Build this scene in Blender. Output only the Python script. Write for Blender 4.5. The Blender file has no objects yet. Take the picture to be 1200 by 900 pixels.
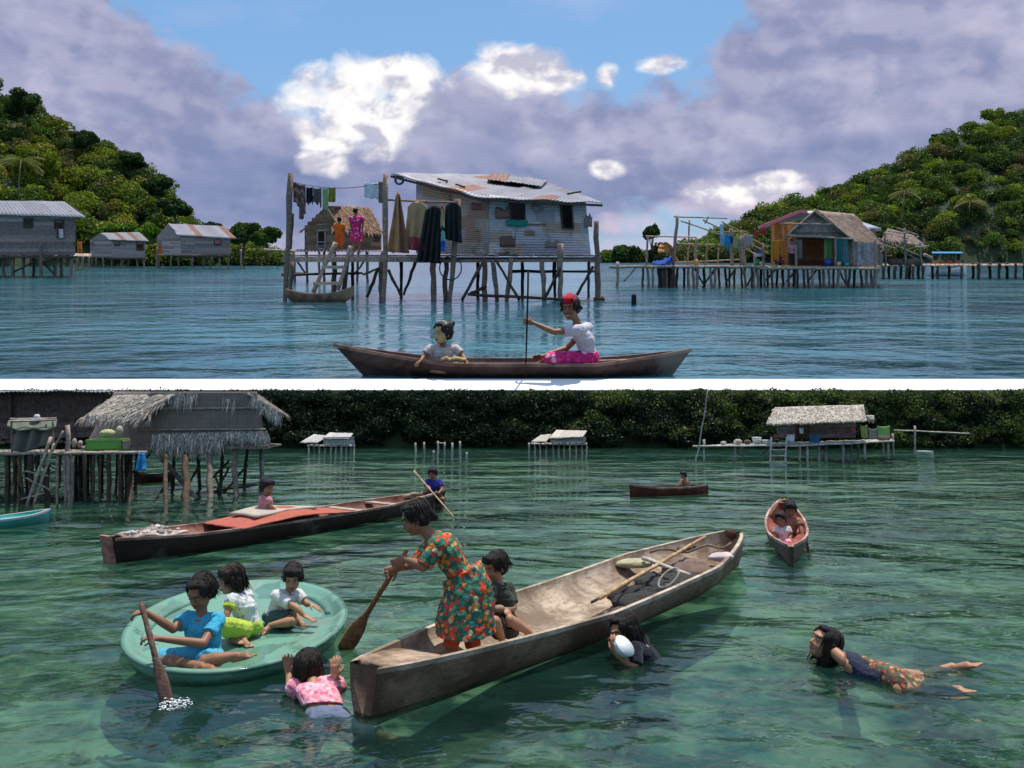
import bpy, math, random
import numpy as np
from mathutils import Vector, Matrix, noise as mn

# ------------------------------------------------------------------ camera, sky, sun, exposure
random.seed(7); RNG = np.random.default_rng(7)
FP, PX, PY = 1000.0, 600.0, 302.0          # focal length and principal point in reference pixels (1200 x 900)
CAMZ = 5.325                                # eye above the upper lagoon
H1, US = 1.3, CAMZ/1.3                      # upper place: eye height in its own metres, its scale
H2, TH = 2.2, math.atan((460-PY)/FP)        # lower place: eye height over the cove, slope of the cove
sc = bpy.context.scene
cam_d = bpy.data.cameras.new('camera'); cam = bpy.data.objects.new('camera', cam_d)
sc.collection.objects.link(cam); sc.camera = cam
cam.location = (0, 0, CAMZ); cam.rotation_euler = (math.radians(90), 0, 0)
cam_d.sensor_width = 36; cam_d.lens = 36*FP/1200; cam_d.shift_y = -(450-PY)/1200
cam_d.clip_start = .1; cam_d.clip_end = 20000
SUN_EL, SUN_DIR = 70, (0.16, 0.40)         # high sun, a little behind the scene
sunv = Vector((SUN_DIR[0], SUN_DIR[1], 0)).normalized()*math.cos(math.radians(SUN_EL)) + Vector((0,0,math.sin(math.radians(SUN_EL))))
sd = bpy.data.lights.new('sun', 'SUN'); sd.energy = 4.0; sd.angle = math.radians(.6); sd.color = (1, .95, .87)
so = bpy.data.objects.new('sun', sd); sc.collection.objects.link(so)
so.rotation_euler = sunv.to_track_quat('Z', 'Y').to_euler(); so.location = (0, 0, 60)
sc.view_settings.view_transform = 'Standard'; sc.view_settings.look = 'None'
sc.view_settings.exposure = 0.25; sc.view_settings.gamma = 1
sc.render.engine = 'CYCLES'
sc.cycles.max_bounces = 6; sc.cycles.transparent_max_bounces = 12; sc.cycles.use_denoising = True
sc.cycles.caustics_reflective = False; sc.cycles.caustics_refractive = False

# ------------------------------------------------------------------ node helpers
class NT:
    def __init__(s, tree): s.t = tree; s.n = tree.nodes; s.l = tree.links; s.n.clear()
    def add(s, typ, **kw):
        nd = s.n.new(typ)
        for k, v in kw.items(): setattr(nd, k, v)
        return nd
    def put(s, sock, v):
        if isinstance(v, bpy.types.NodeSocket): s.l.new(v, sock)
        elif isinstance(v, (tuple, list)) and len(v) == 3 and sock.type == 'RGBA': sock.default_value = (*v, 1)
        else: sock.default_value = v
    def m(s, op, a, b=None, c=None, clamp=False):
        nd = s.add('ShaderNodeMath', operation=op, use_clamp=clamp)
        s.put(nd.inputs[0], a)
        if b is not None: s.put(nd.inputs[1], b)
        if c is not None: s.put(nd.inputs[2], c)
        return nd.outputs[0]
    def mix(s, f, a, b, blend='MIX'):
        nd = s.add('ShaderNodeMix', data_type='RGBA', blend_type=blend)
        s.put(nd.inputs[0], f); s.put(nd.inputs[6], a); s.put(nd.inputs[7], b)
        return nd.outputs[2]
    def mrange(s, v, a, b, c=0., d=1., smooth=True):
        nd = s.add('ShaderNodeMapRange', interpolation_type='SMOOTHSTEP' if smooth else 'LINEAR')
        s.put(nd.inputs[0], v); s.put(nd.inputs[1], a); s.put(nd.inputs[2], b); s.put(nd.inputs[3], c); s.put(nd.inputs[4], d)
        return nd.outputs[0]
    def mapping(s, vec, scale=(1,1,1), loc=(0,0,0), rot=(0,0,0)):
        nd = s.add('ShaderNodeMapping'); s.put(nd.inputs[0], vec)
        nd.inputs[1].default_value = loc; nd.inputs[2].default_value = rot; nd.inputs[3].default_value = scale
        return nd.outputs[0]
    def noise(s, vec, scale, detail=4, rough=.55, dist=0., out=0):
        nd = s.add('ShaderNodeTexNoise'); s.put(nd.inputs['Vector'], vec)
        nd.inputs['Scale'].default_value = scale; nd.inputs['Detail'].default_value = detail
        nd.inputs['Roughness'].default_value = rough; nd.inputs['Distortion'].default_value = dist
        return nd.outputs[out]
    def vor(s, vec, scale, feature='F1', out='Distance', rnd=1.):
        nd = s.add('ShaderNodeTexVoronoi', feature=feature); s.put(nd.inputs['Vector'], vec)
        nd.inputs['Scale'].default_value = scale; nd.inputs['Randomness'].default_value = rnd
        return nd.outputs[out]
    def ramp(s, f, stops, interp='LINEAR'):
        nd = s.add('ShaderNodeValToRGB'); s.put(nd.inputs[0], f); r = nd.color_ramp; r.interpolation = interp
        while len(r.elements) < len(stops): r.elements.new(.5)
        for e, (p, c) in zip(r.elements, stops): e.position = p; e.color = (*c, 1)
        return nd.outputs[0]
    def bump(s, h, strength, dist, normal=None):
        nd = s.add('ShaderNodeBump'); s.put(nd.inputs['Height'], h)
        nd.inputs['Strength'].default_value = strength; nd.inputs['Distance'].default_value = dist
        if normal is not None: s.put(nd.inputs['Normal'], normal)
        return nd.outputs[0]
    def principled(s, col, rough=.8, normal=None, **kw):
        nd = s.add('ShaderNodeBsdfPrincipled'); s.put(nd.inputs['Base Color'], col); s.put(nd.inputs['Roughness'], rough)
        if normal is not None: s.put(nd.inputs['Normal'], normal)
        for k, v in kw.items(): s.put(nd.inputs[k.replace('_', ' ')], v)
        return nd.outputs[0]
    def out(s, sh, typ='ShaderNodeOutputMaterial'):
        o = s.add(typ); s.l.new(sh, o.inputs['Surface'])

# ------------------------------------------------------------------ world: sky texture + clouds by direction
w = bpy.data.worlds.new('World'); sc.world = w; w.use_nodes = True
n = NT(w.node_tree)
SKS = .1
tc = n.add('ShaderNodeTexCoord').outputs['Generated']
sky = n.add('ShaderNodeTexSky', sky_type='NISHITA', sun_disc=False)
sky.sun_elevation = math.radians(SUN_EL); sky.sun_rotation = math.atan2(SUN_DIR[0], SUN_DIR[1]); sky.air_density = 1.1; sky.dust_density = .8
sep = n.add('ShaderNodeSeparateXYZ'); n.put(sep.inputs[0], tc)
X, Y, Z = sep.outputs
az = n.m('ARCTAN2', X, Y); el = n.m('ARCSINE', n.m('MINIMUM', n.m('MAXIMUM', Z, -1.), 1.))
comb = n.add('ShaderNodeCombineXYZ'); n.put(comb.inputs[0], az); n.put(comb.inputs[1], n.m('MULTIPLY', el, 1.25)); ve = comb.outputs[0]
n1 = n.noise(ve, 5.5, 9, .52, .15); n2 = n.noise(n.mapping(ve, loc=(3.1, 1.7, .4)), 20, 8, .56, .35); n4 = n.noise(n.mapping(ve, (1,1.3,1), (1.1, 5.7, .4)), 9, 9, .55, .2); n3 = n.noise(n.mapping(ve, (1, 2.2, 1), (7, 2, 1)), 3.2, 6, .55)
def pa(px): return math.atan((px-PX)/FP)
def pe(py): return math.atan((PY-py)/FP)
def blob(px, py, rx, ry):
    a = n.m('DIVIDE', n.m('SUBTRACT', az, pa(px)), rx/FP); e = n.m('DIVIDE', n.m('SUBTRACT', el, pe(py)), ry/FP)
    return n.m('SUBTRACT', 1., n.m('ADD', n.m('MULTIPLY', a, a), n.m('MULTIPLY', e, e)))
def union(bs, k=.35):
    r = bs[0]
    for b in bs[1:]: r = n.m('SMOOTH_MAX', r, b, k)
    return r
grey = union([blob(*b) for b in [(30,130,130,110),(115,140,75,90),(195,195,140,120),(10,30,90,50),(300,230,170,105),(520,185,95,115),(600,190,130,128),(690,200,120,100),(800,170,110,95),(880,130,110,110),
    (1010,90,140,110),(960,20,90,60),(1150,70,200,160),(1000,200,330,75),(450,260,200,50)]])
n1c = n.m('SUBTRACT', n1, .5); n2c = n.m('SUBTRACT', n2, .5)
gm = n.m('ADD', grey, n.m('ADD', n.m('MULTIPLY', n1c, 2.6), n.m('MULTIPLY', n2c, 1.3)))
gmask = n.mrange(gm, .0, .5)
white = union([blob(*b) for b in [(395,112,58,42),(465,96,58,30),(392,150,42,34),(440,140,44,46),(378,195,30,16),(612,80,60,26),(655,95,30,18),(714,91,16,14),(775,78,34,12),(712,200,20,13),(860,226,60,15),(915,216,40,12)]], .2)
wm = n.m('ADD', white, n.m('ADD', n.m('MULTIPLY', n1c, 2.4), n.m('MULTIPLY', n2c, 3.2)))
wmask = n.mrange(wm, -.45, .85)
low = union([blob(*b) for b in [(860,232,75,22),(920,222,60,18),(800,245,40,14),(730,262,60,16),(820,290,200,16)]], .2)
lmask = n.m('MULTIPLY', n.mrange(n.m('ADD', low, n.m('ADD', n.m('MULTIPLY', n1c, 3.5), n.m('MULTIPLY', n2c, 3.))), -.2, 1.1), .75)
dark = union([blob(*b) for b in [(280,215,130,52),(250,240,190,50),(690,245,130,50),(600,230,200,45),(1000,190,160,28),(560,190,60,50)]], .3)
dmask = n.mrange(n.m('ADD', dark, n.m('MULTIPLY', n1c, 3.)), -.5, 1.2)
K = 1/SKS
def kc(c, g=1.): return tuple(v*K*g for v in c)
def emb(sc_, dt, off):
    a_ = n.noise(n.mapping(ve, (1,1.15,1), off), sc_, dt, .5, .25); b_ = n.noise(n.mapping(ve, (1,1.15,1), (off[0]+.012, off[1]+.03*6/sc_, off[2])), sc_, dt, .5, .25)
    return n.m('SUBTRACT', a_, b_)
eb = n.m('ADD', n.m('MULTIPLY', emb(6, 8, (2.1,.7,.4)), 2.2), n.m('MULTIPLY', emb(17, 7, (5.1,3.7,.4)), 1.6))  # lit and shaded puff sides put into the cloud colour by offset noise
relief = n.m('ADD', n.m('MULTIPLY', n.mrange(n4, .38, .64), .45), n.m('MULTIPLY', n.mrange(eb, -.30, .30), .55))
ccol = n.mix(relief, kc((.22,.25,.41)), kc((.45,.44,.58)))
ccol = n.mix(n.m('MULTIPLY', dmask, .6), ccol, kc((.12,.18,.36)))
# wisps in the blue
wisp = n.m('MULTIPLY', n.mrange(n3, .5, .72), .35)
base = n.mix(.62, sky.outputs[0], kc((.13,.34,.68)))
base = n.mix(wisp, base, kc((.5,.52,.68)))
# higher, unseen sky: broken cloud
hi = n.mrange(n.noise(tc, 3.2, 8, .6, .3), .44, .62)
hifac = n.m('MULTIPLY', hi, n.mrange(el, .27, .42))
c = n.mix(gmask, base, ccol)
c = n.mix(lmask, c, kc((.60,.52,.63)))
wl = n.mrange(n.m('ADD', n.m('MULTIPLY', eb, 1.5), n.m('ADD', n2, n.m('MULTIPLY', n4, .6))), .45, .98)
c = n.mix(wmask, c, n.mix(wl, kc((.46,.46,.57)), kc((.88,.85,.84))))
c = n.mix(hifac, c, kc((.62,.63,.7)))
c = n.mix(n.mrange(el, -.02, -.0), kc((.05,.09,.09)), c)
bg = n.add('ShaderNodeBackground'); n.put(bg.inputs[0], c); bg.inputs[1].default_value = SKS
n.out(bg.outputs[0], 'ShaderNodeOutputWorld')

# ------------------------------------------------------------------ frames
MU = Matrix.Diagonal((US, US, US, 1))
ev = Vector((0, math.cos(TH), -math.sin(TH))); nv = Vector((0, math.sin(TH), math.cos(TH)))
ML = Matrix.Translation(Vector((0, 0, CAMZ)) - H2*nv) @ Matrix.Rotation(-TH, 4, 'X')
MW = Matrix.Identity(4)
def U(px, py, Y): return Vector(((px-PX)/FP*Y, Y, H1-(py-PY)/FP*Y))
def UW(px, py, z=0.):
    Y = (H1-z)*FP/(py-PY); return Vector(((px-PX)/FP*Y, Y, z))
def UY(py, z=0.): return (H1-z)*FP/(py-PY)
def _dl(px, py):
    u, t = (px-PX)/FP, (py-PY)/FP
    return u, math.cos(TH)+t*math.sin(TH), math.sin(TH)-t*math.cos(TH)
def L(px, py, Y):
    x, y, z = _dl(px, py); return Vector((x/y*Y, Y, H2+z/y*Y))
def LW(px, py, z=0.):
    x, y, d = _dl(px, py); k = (z-H2)/d; return Vector((x*k, y*k, z))

# ------------------------------------------------------------------ mesh collecting
class MB:
    def __init__(s): s.v = []; s.f = []; s.c = []; s.sm = []
    def q(s, vs, fs, col=(1,1,1), smooth=False):
        b = len(s.v); s.v += [tuple(p) for p in vs]
        for f in fs: s.f.append(tuple(i+b for i in f))
        if callable(col): s.c += [col(i) for i in range(len(fs))]
        else: s.c += [col]*len(fs)
        s.sm += [smooth]*len(fs)
        return s
    def box(s, c, dx, dy, dz, col=(1,1,1)):
        """c centre; dx, dy, dz half-extent vectors (or floats)"""
        if not isinstance(dx, Vector): dx = Vector((dx,0,0))
        if not isinstance(dy, Vector): dy = Vector((0,dy,0))
        if not isinstance(dz, Vector): dz = Vector((0,0,dz))
        c = Vector(c)
        vs = [c+dx*a+dy*b+dz*d for d in (-1,1) for b in (-1,1) for a in (-1,1)]
        return s.q(vs, [(0,2,3,1),(4,5,7,6),(0,1,5,4),(2,6,7,3),(0,4,6,2),(1,3,7,5)], col)
    def beam(s, a, b, w, h, col=(1,1,1), up=Vector((0,0,1))):
        a = Vector(a); b = Vector(b); d = (b-a)/2; r = d.cross(up)
        if r.length < 1e-5: r = d.cross(Vector((0,1,0)))
        r.normalize(); u = r.cross(d).normalized()
        return s.box((a+b)/2, d, r*(w/2), u*(h/2), col)
    def tube(s, pts, rad, n=7, col=(1,1,1), wob=0., closed=False, flat=None):
        pts = [Vector(p) for p in pts]; m = len(pts)
        if not isinstance(rad, (list, tuple)): rad = [rad]*m
        vs = []; ref = None
        for i, p in enumerate(pts):
            a = pts[max(i-1,0)] if not closed else pts[i-1]; b = pts[min(i+1,m-1)] if not closed else pts[(i+1)%m]
            d = (b-a).normalized()
            if ref is None: ref = Vector((0,0,1)) if abs(d.z) < .9 else Vector((1,0,0))
            x = d.cross(ref).normalized(); y = x.cross(d).normalized(); ref = y
            for k in range(n):
                t = 2*math.pi*k/n; r = rad[i]*(1+random.uniform(-wob, wob))
                vs.append(p+x*math.cos(t)*r+y*math.sin(t)*r*(flat or 1))
        fs = []
        for i in range(m if closed else m-1):
            j = (i+1) % m
            for k in range(n): fs.append((i*n+k, i*n+(k+1)%n, j*n+(k+1)%n, j*n+k))
        if not closed: fs += [tuple(range(n-1,-1,-1)), tuple((m-1)*n+k for k in range(n))]
        return s.q(vs, fs, col, True)
    def stick(s, a, b, r=.05, r2=None, col=(1,1,1), seg=5, bend=.25, n=7):
        """a rough wooden pole, slightly crooked"""
        a = Vector(a); b = Vector(b); r2 = r if r2 is None else r2
        pts = []; rr = []
        for i in range(seg+1):
            t = i/seg; o = Vector([random.uniform(-1,1)*r*bend*(0 if i in (0,seg) else 1) for _ in range(3)])
            pts.append(a.lerp(b, t)+o); rr.append((r+(r2-r)*t)*random.uniform(.9,1.12))
        return s.tube(pts, rr, n, col, .1)
    def ell(s, c, a, b, d, col=(1,1,1), nu=12, nvv=8):
        c = Vector(c); vs = []; fs = []
        for i in range(nvv+1):
            ph = math.pi*i/nvv
            for k in range(nu):
                t = 2*math.pi*k/nu
                vs.append(c+a*math.sin(ph)*math.cos(t)+b*math.sin(ph)*math.sin(t)+d*math.cos(ph))
        for i in range(nvv):
            for k in range(nu): fs.append((i*nu+k, i*nu+(k+1)%nu, (i+1)*nu+(k+1)%nu, (i+1)*nu+k))
        return s.q(vs, fs, col, True)
    def grid(s, fn, nu, nw, th=.01, col=(1,1,1), hole=None, smooth=True):
        """a thick sheet following fn(u, v)"""
        P = [[Vector(fn(i/nu, j/nw)) for i in range(nu+1)] for j in range(nw+1)]
        N = []
        for j in range(nw+1):
            row = []
            for i in range(nu+1):
                a = P[j][min(i+1,nu)]-P[j][max(i-1,0)]; b = P[min(j+1,nw)][i]-P[max(j-1,0)][i]
                c = a.cross(b); row.append(c.normalized() if c.length > 1e-9 else Vector((0,0,1)))
            N.append(row)
        vs = []; W = nu+1; T = W*(nw+1)
        for sg in (.5, -.5):
            for j in range(nw+1):
                for i in range(nu+1): vs.append(P[j][i]+N[j][i]*(th*sg))
        fs = []; cols = []
        for j in range(nw):
            for i in range(nu):
                u, v = (i+.5)/nu, (j+.5)/nw
                if hole and hole(u, v): continue
                a, b, c, d = j*W+i, j*W+i+1, (j+1)*W+i+1, (j+1)*W+i
                cc = col(u, v) if callable(col) else col
                fs += [(a,b,c,d), (a+T,d+T,c+T,b+T)]; cols += [cc, cc]
                for (e0, e1, edge) in ((a,b,j==0),(b,c,i==nu-1),(c,d,j==nw-1),(d,a,i==0)):
                    if edge: fs.append((e1,e0,e0+T,e1+T)); cols.append(cc)
        return s.q(vs, fs, lambda k: cols[k], smooth)
    def build(s, name, mat, parent, origin=None, fr=None, **props):
        me = bpy.data.meshes.new(name)
        o = Vector((0,0,0)) if origin is None else Vector(origin)
        if parent is not None and origin is None: o = ORG[root_of(parent)]
        v = np.array([tuple(p) for p in s.v], dtype=np.float32) - np.array(tuple(o), dtype=np.float32)
        me.from_pydata(v.tolist(), [], s.f)
        ca = me.color_attributes.new('tint', 'FLOAT_COLOR', 'CORNER')
        cnt = [len(f) for f in s.f]
        arr = np.ones((sum(cnt), 4), dtype=np.float32)
        arr[:, :3] = np.repeat(np.array([c[:3] for c in s.c], dtype=np.float32), cnt, axis=0)
        ca.data.foreach_set('color', arr.ravel())
        me.polygons.foreach_set('use_smooth', s.sm)
        me.materials.append(mat); me.update()
        return place(name, me, parent, o, fr, **props)
ORG = {}
def root_of(o):
    while o.parent is not None: o = o.parent
    return o
def place(name, me, parent, o, fr, **props):
    ob = bpy.data.objects.new(name, me); sc.collection.objects.link(ob)
    if parent is not None: ob.parent = parent
    else:
        ob.matrix_world = (MW if fr is None else fr) @ Matrix.Translation(o); ORG[ob] = Vector(o)
    for k, v in props.items(): ob[k] = v
    return ob
def thing(name, label, cat, fr, origin, group=None):
    e = bpy.data.objects.new(name, None); sc.collection.objects.link(e); e.empty_display_size = .2
    e.matrix_world = fr @ Matrix.Translation(Vector(origin)); ORG[e] = Vector(origin)
    e['label'] = label; e['category'] = cat
    if group: e['group'] = group
    return e
def rc(c, a=.15):
    k = 1+random.uniform(-a, a); h = random.uniform(-a, a)*.12; return tuple(min(1, max(0, v*k*(1+h*s_))) for v, s_ in zip(c, (1, 0, -1)))

# ------------------------------------------------------------------ materials
MAT = {}
def mat(name, fn):
    m = bpy.data.materials.new(name); m.use_nodes = True; k = NT(m.node_tree); fn(k); MAT[name] = m; return m
def tint(k): return k.add('ShaderNodeAttribute', attribute_name='tint').outputs['Color']
def oc(k): return k.add('ShaderNodeTexCoord').outputs['Object']
def _wood(k):
    v = oc(k); a = k.noise(v, 9, 6, .65, .6); b = k.noise(k.mapping(v, (2,2,14)), 4, 5, .7)
    g = k.m('ADD', k.m('MULTIPLY', a, .5), k.m('MULTIPLY', b, .5))
    col = k.mix(k.mrange(g, .35, .65), k.mix(1., tint(k), (.50,.44,.40), 'MULTIPLY'), k.mix(1., tint(k), (1.35,1.3,1.25), 'MULTIPLY'))
    k.out(k.principled(col, .85, k.bump(g, .6, .02), Specular_IOR_Level=.25))
mat('wood', _wood)
def _metal(k):
    v = oc(k); a = k.noise(v, 2.2, 7, .65, .5); b = k.noise(k.mapping(v, (1,1,3), (4,2,1)), 5, 6, .7)
    rust = k.mrange(k.m('ADD', k.m('MULTIPLY', a, .65), k.m('MULTIPLY', b, .35)), .53, .66)
    col = k.mix(k.m('MULTIPLY', rust, .75), k.mix(k.mrange(b,.3,.7), k.mix(1., tint(k), (.72,.72,.75), 'MULTIPLY'), tint(k)), k.mix(b, (.10,.04,.025), (.27,.13,.07)))
    k.out(k.principled(col, k.mrange(rust, 0, 1, .5, .85), k.bump(b, .3, .02), Metallic=.15))
mat('metal', _metal)
def _cloth(k):
    v = oc(k); a = k.noise(v, 14, 5, .6, .8)
    col = k.mix(k.mrange(a, .3, .7), k.mix(1., tint(k), (.75,.75,.75), 'MULTIPLY'), tint(k))
    k.out(k.principled(col, .9, k.bump(a, .5, .025), Specular_IOR_Level=.15, Sheen_Weight=.1))
mat('cloth', _cloth)
def _thatch(k):
    v = oc(k); a = k.noise(v, 12, 5, .7)
    col = k.mix(k.mrange(a, .3, .7), k.mix(1., tint(k), (.6,.58,.55), 'MULTIPLY'), k.mix(1., tint(k), (1.25,1.22,1.2), 'MULTIPLY'))
    k.out(k.principled(col, .9, k.bump(a, .8, .03), Specular_IOR_Level=.2))
mat('thatch', _thatch)
def _leaf(k):
    d = k.add('ShaderNodeBsdfDiffuse'); t = k.add('ShaderNodeBsdfTranslucent'); c = tint(k)
    k.put(d.inputs[0], c); k.put(t.inputs[0], k.mix(1., c, (1.1,1.3,.5), 'MULTIPLY'))
    g = k.add('ShaderNodeBsdfGlossy'); g.inputs['Roughness'].default_value = .45; k.put(g.inputs[0], (.7,.75,.7))
    m1 = k.add('ShaderNodeMixShader'); m1.inputs[0].default_value = .3; k.l.new(d.outputs[0], m1.inputs[1]); k.l.new(t.outputs[0], m1.inputs[2])
    m2 = k.add('ShaderNodeMixShader'); m2.inputs[0].default_value = .015; k.l.new(m1.outputs[0], m2.inputs[1]); k.l.new(g.outputs[0], m2.inputs[2])
    k.out(m2.outputs[0])
mat('leaf', _leaf)
def _skin(k):
    v = oc(k); a = k.noise(v, 9, 4, .6)
    col = k.mix(k.mrange(a,.3,.7), k.mix(1., tint(k), (.85,.82,.8), 'MULTIPLY'), tint(k))
    k.out(k.principled(col, .5, k.bump(k.noise(v, 60, 3), .08, .004), Subsurface_Weight=.06, Subsurface_Radius=(.02,.008,.004), Specular_IOR_Level=.32))
mat('skin', _skin)
def _hair(k):
    v = oc(k); a = k.noise(k.mapping(v, (60,60,9)), 2.2, 4, .6, .3)
    col = k.mix(k.mrange(a,.35,.65), k.mix(1., tint(k), (.5,.5,.5), 'MULTIPLY'), k.mix(1., tint(k), (1.5,1.4,1.3), 'MULTIPLY'))
    k.out(k.principled(col, .48, k.bump(a, .9, .012), Specular_IOR_Level=.22))
mat('hair', _hair)
def _plastic(k):
    v = oc(k); a = k.noise(v, 3, 6, .65); b = k.noise(v, 25, 4, .6)
    col = k.mix(k.m('MULTIPLY', k.mrange(a,.45,.7), .45), tint(k), k.mix(1., tint(k), (.62,.6,.55), 'MULTIPLY'))
    k.out(k.principled(col, k.mrange(a,.3,.7,.3,.6), k.bump(b, .15, .01)))
mat('plastic', _plastic)
def _raft(k):
    v = oc(k); a = k.noise(v, 2.2, 7, .65, .6); b = k.noise(v, 30, 5, .7); p = k.noise(k.mapping(v, (.9,.6,1), (3,1,0)), 1.6, 4, .5, .4); sc_ = k.noise(k.mapping(v, (18,2,1), rot=(0,0,.6)), 3, 5, .8)
    pud = k.mrange(p, .53, .56)
    col = k.mix(k.m('MULTIPLY', k.mrange(a,.45,.68), .55), tint(k), (.14,.17,.11))
    col = k.mix(k.m('MULTIPLY', k.mrange(sc_,.62,.68), .45), col, (.40,.50,.43))
    col = k.mix(k.m('MULTIPLY', pud, .45), col, k.mix(1., tint(k), (.45,.5,.5), 'MULTIPLY'))
    k.out(k.principled(col, k.mrange(pud, 0, 1, .5, .06), k.bump(b, k.mrange(pud,0,1,.25,.0) if 0 else .12, .01)))
mat('raft_plastic', _raft)
def _hull(k):   # weathered dugout timber
    v = oc(k); a = k.noise(v, 1.7, 8, .68, .8); b = k.noise(k.mapping(v, (3,3,3)), 7, 8, .75, 1.2); s2 = k.noise(v, .9, 5, .6, .4)
    col = k.mix(k.mrange(a,.38,.62), k.mix(1., tint(k), (.42,.36,.31), 'MULTIPLY'), k.mix(1., tint(k), (1.15,1.12,1.08), 'MULTIPLY'))
    col = k.mix(k.m('MULTIPLY', k.mrange(b,.56,.7), .6), col, k.mix(1., tint(k), (.3,.24,.2), 'MULTIPLY'))
    gr = k.noise(k.mapping(v, (2.5,2.5,16), rot=(.1,.2,.7)), 3, 6, .7, .4)
    col = k.mix(k.m('MULTIPLY', k.mrange(gr,.50,.62), .55), col, k.mix(1., tint(k), (.35,.28,.22), 'MULTIPLY'))
    col = k.mix(k.m('MULTIPLY', k.mrange(s2,.56,.66), .4), col, (.33,.29,.24))
    k.out(k.principled(col, .72, k.bump(k.m('ADD', a, b), .55, .02), Specular_IOR_Level=.3))
mat('hull', _hull)
def _woven(k):
    v = oc(k); ck = k.add('ShaderNodeTexChecker'); k.put(ck.inputs[0], k.mapping(v, (1,1,1), rot=(0,math.radians(45),0))); ck.inputs['Scale'].default_value = 14
    a = k.noise(v, 5, 6, .7)
    h = k.m('ADD', k.m('MULTIPLY', ck.outputs['Fac'], .10), k.m('MULTIPLY', a, 1.1))
    col = k.mix(k.mrange(h,.2,1.1), k.mix(1., tint(k), (.72,.69,.66), 'MULTIPLY'), k.mix(1., tint(k), (1.2,1.18,1.15), 'MULTIPLY'))
    k.out(k.principled(col, .9, k.bump(h, .6, .02), Specular_IOR_Level=.2))
mat('woven', _woven)
def floral(name, stops, scale, ground):
    def f(k):
        v = k.mapping(oc(k), (1,1,1)); nd = k.add('ShaderNodeTexVoronoi', feature='F1'); k.put(nd.inputs['Vector'], v); nd.inputs['Scale'].default_value = scale
        cs = k.add('ShaderNodeSeparateColor'); k.l.new(nd.outputs['Color'], cs.inputs[0])
        col = k.ramp(cs.outputs[0], stops, 'CONSTANT')
        col = k.mix(k.mrange(nd.outputs['Distance'], .5, .6), col, ground)
        col = k.mix(k.m('MULTIPLY', k.mrange(k.vor(v, scale*3.1), .1, .3, 1, 0), .4), col, (.55,.5,.38))
        a = k.noise(v, 12, 4, .6, .6)
        k.out(k.principled(col, .85, k.bump(a, .6, .03), Specular_IOR_Level=.15))
    return mat(name, f)
floral('floral_dress', [(0,(.62,.07,.03)),(.28,(.70,.22,.03)),(.45,(.05,.22,.12)),(.62,(.55,.06,.05)),(.75,(.60,.45,.25)),(.87,(.03,.16,.14))], 24, (.04,.11,.07))
floral('floral_wet', [(0,(.45,.10,.05)),(.3,(.10,.13,.08)),(.5,(.40,.28,.12)),(.75,(.30,.05,.05))], 30, (.10,.08,.05))
floral('pink_print', [(0,(.75,.22,.30)),(.5,(.85,.48,.52)),(.8,(.62,.14,.2))], 30, (.80,.36,.42))
floral('magenta_print', [(0,(.55,.02,.15)),(.4,(.75,.05,.25)),(.7,(.75,.45,.5)),(.85,(.10,.02,.15))], 18, (.62,.03,.18))
floral('white_print', [(0,(.62,.62,.60)),(.6,(.34,.38,.38)),(.8,(.66,.66,.64))], 30, (.68,.68,.66))
def _net(k):
    v = oc(k); a = k.vor(v, 34, 'DISTANCE_TO_EDGE'); b = k.noise(v, 6, 6, .7)
    h = k.m('ADD', k.mrange(a, 0, .12), b)
    col = k.mix(k.mrange(a,.02,.14), k.mix(1., tint(k), (1.5,1.5,1.45), 'MULTIPLY'), k.mix(1., tint(k), (.45,.45,.45), 'MULTIPLY'))
    k.out(k.principled(col, .9, k.bump(h, 1., .03)))
mat('net', _net)
def _soil(k):
    v = oc(k); a = k.noise(v, .6, 8, .65)
    k.out(k.principled(k.mix(k.mrange(a,.35,.65), (.016,.03,.009), (.03,.048,.015)), .95))
mat('soil', _soil)
def _divider(k):
    v = oc(k); a = k.noise(v, .8, 8, .65)
    k.out(k.principled(k.mix(k.mrange(a,.3,.7), (.80,.80,.79), (.86,.86,.85)), .8))
mat('divider_white', _divider)
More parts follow.
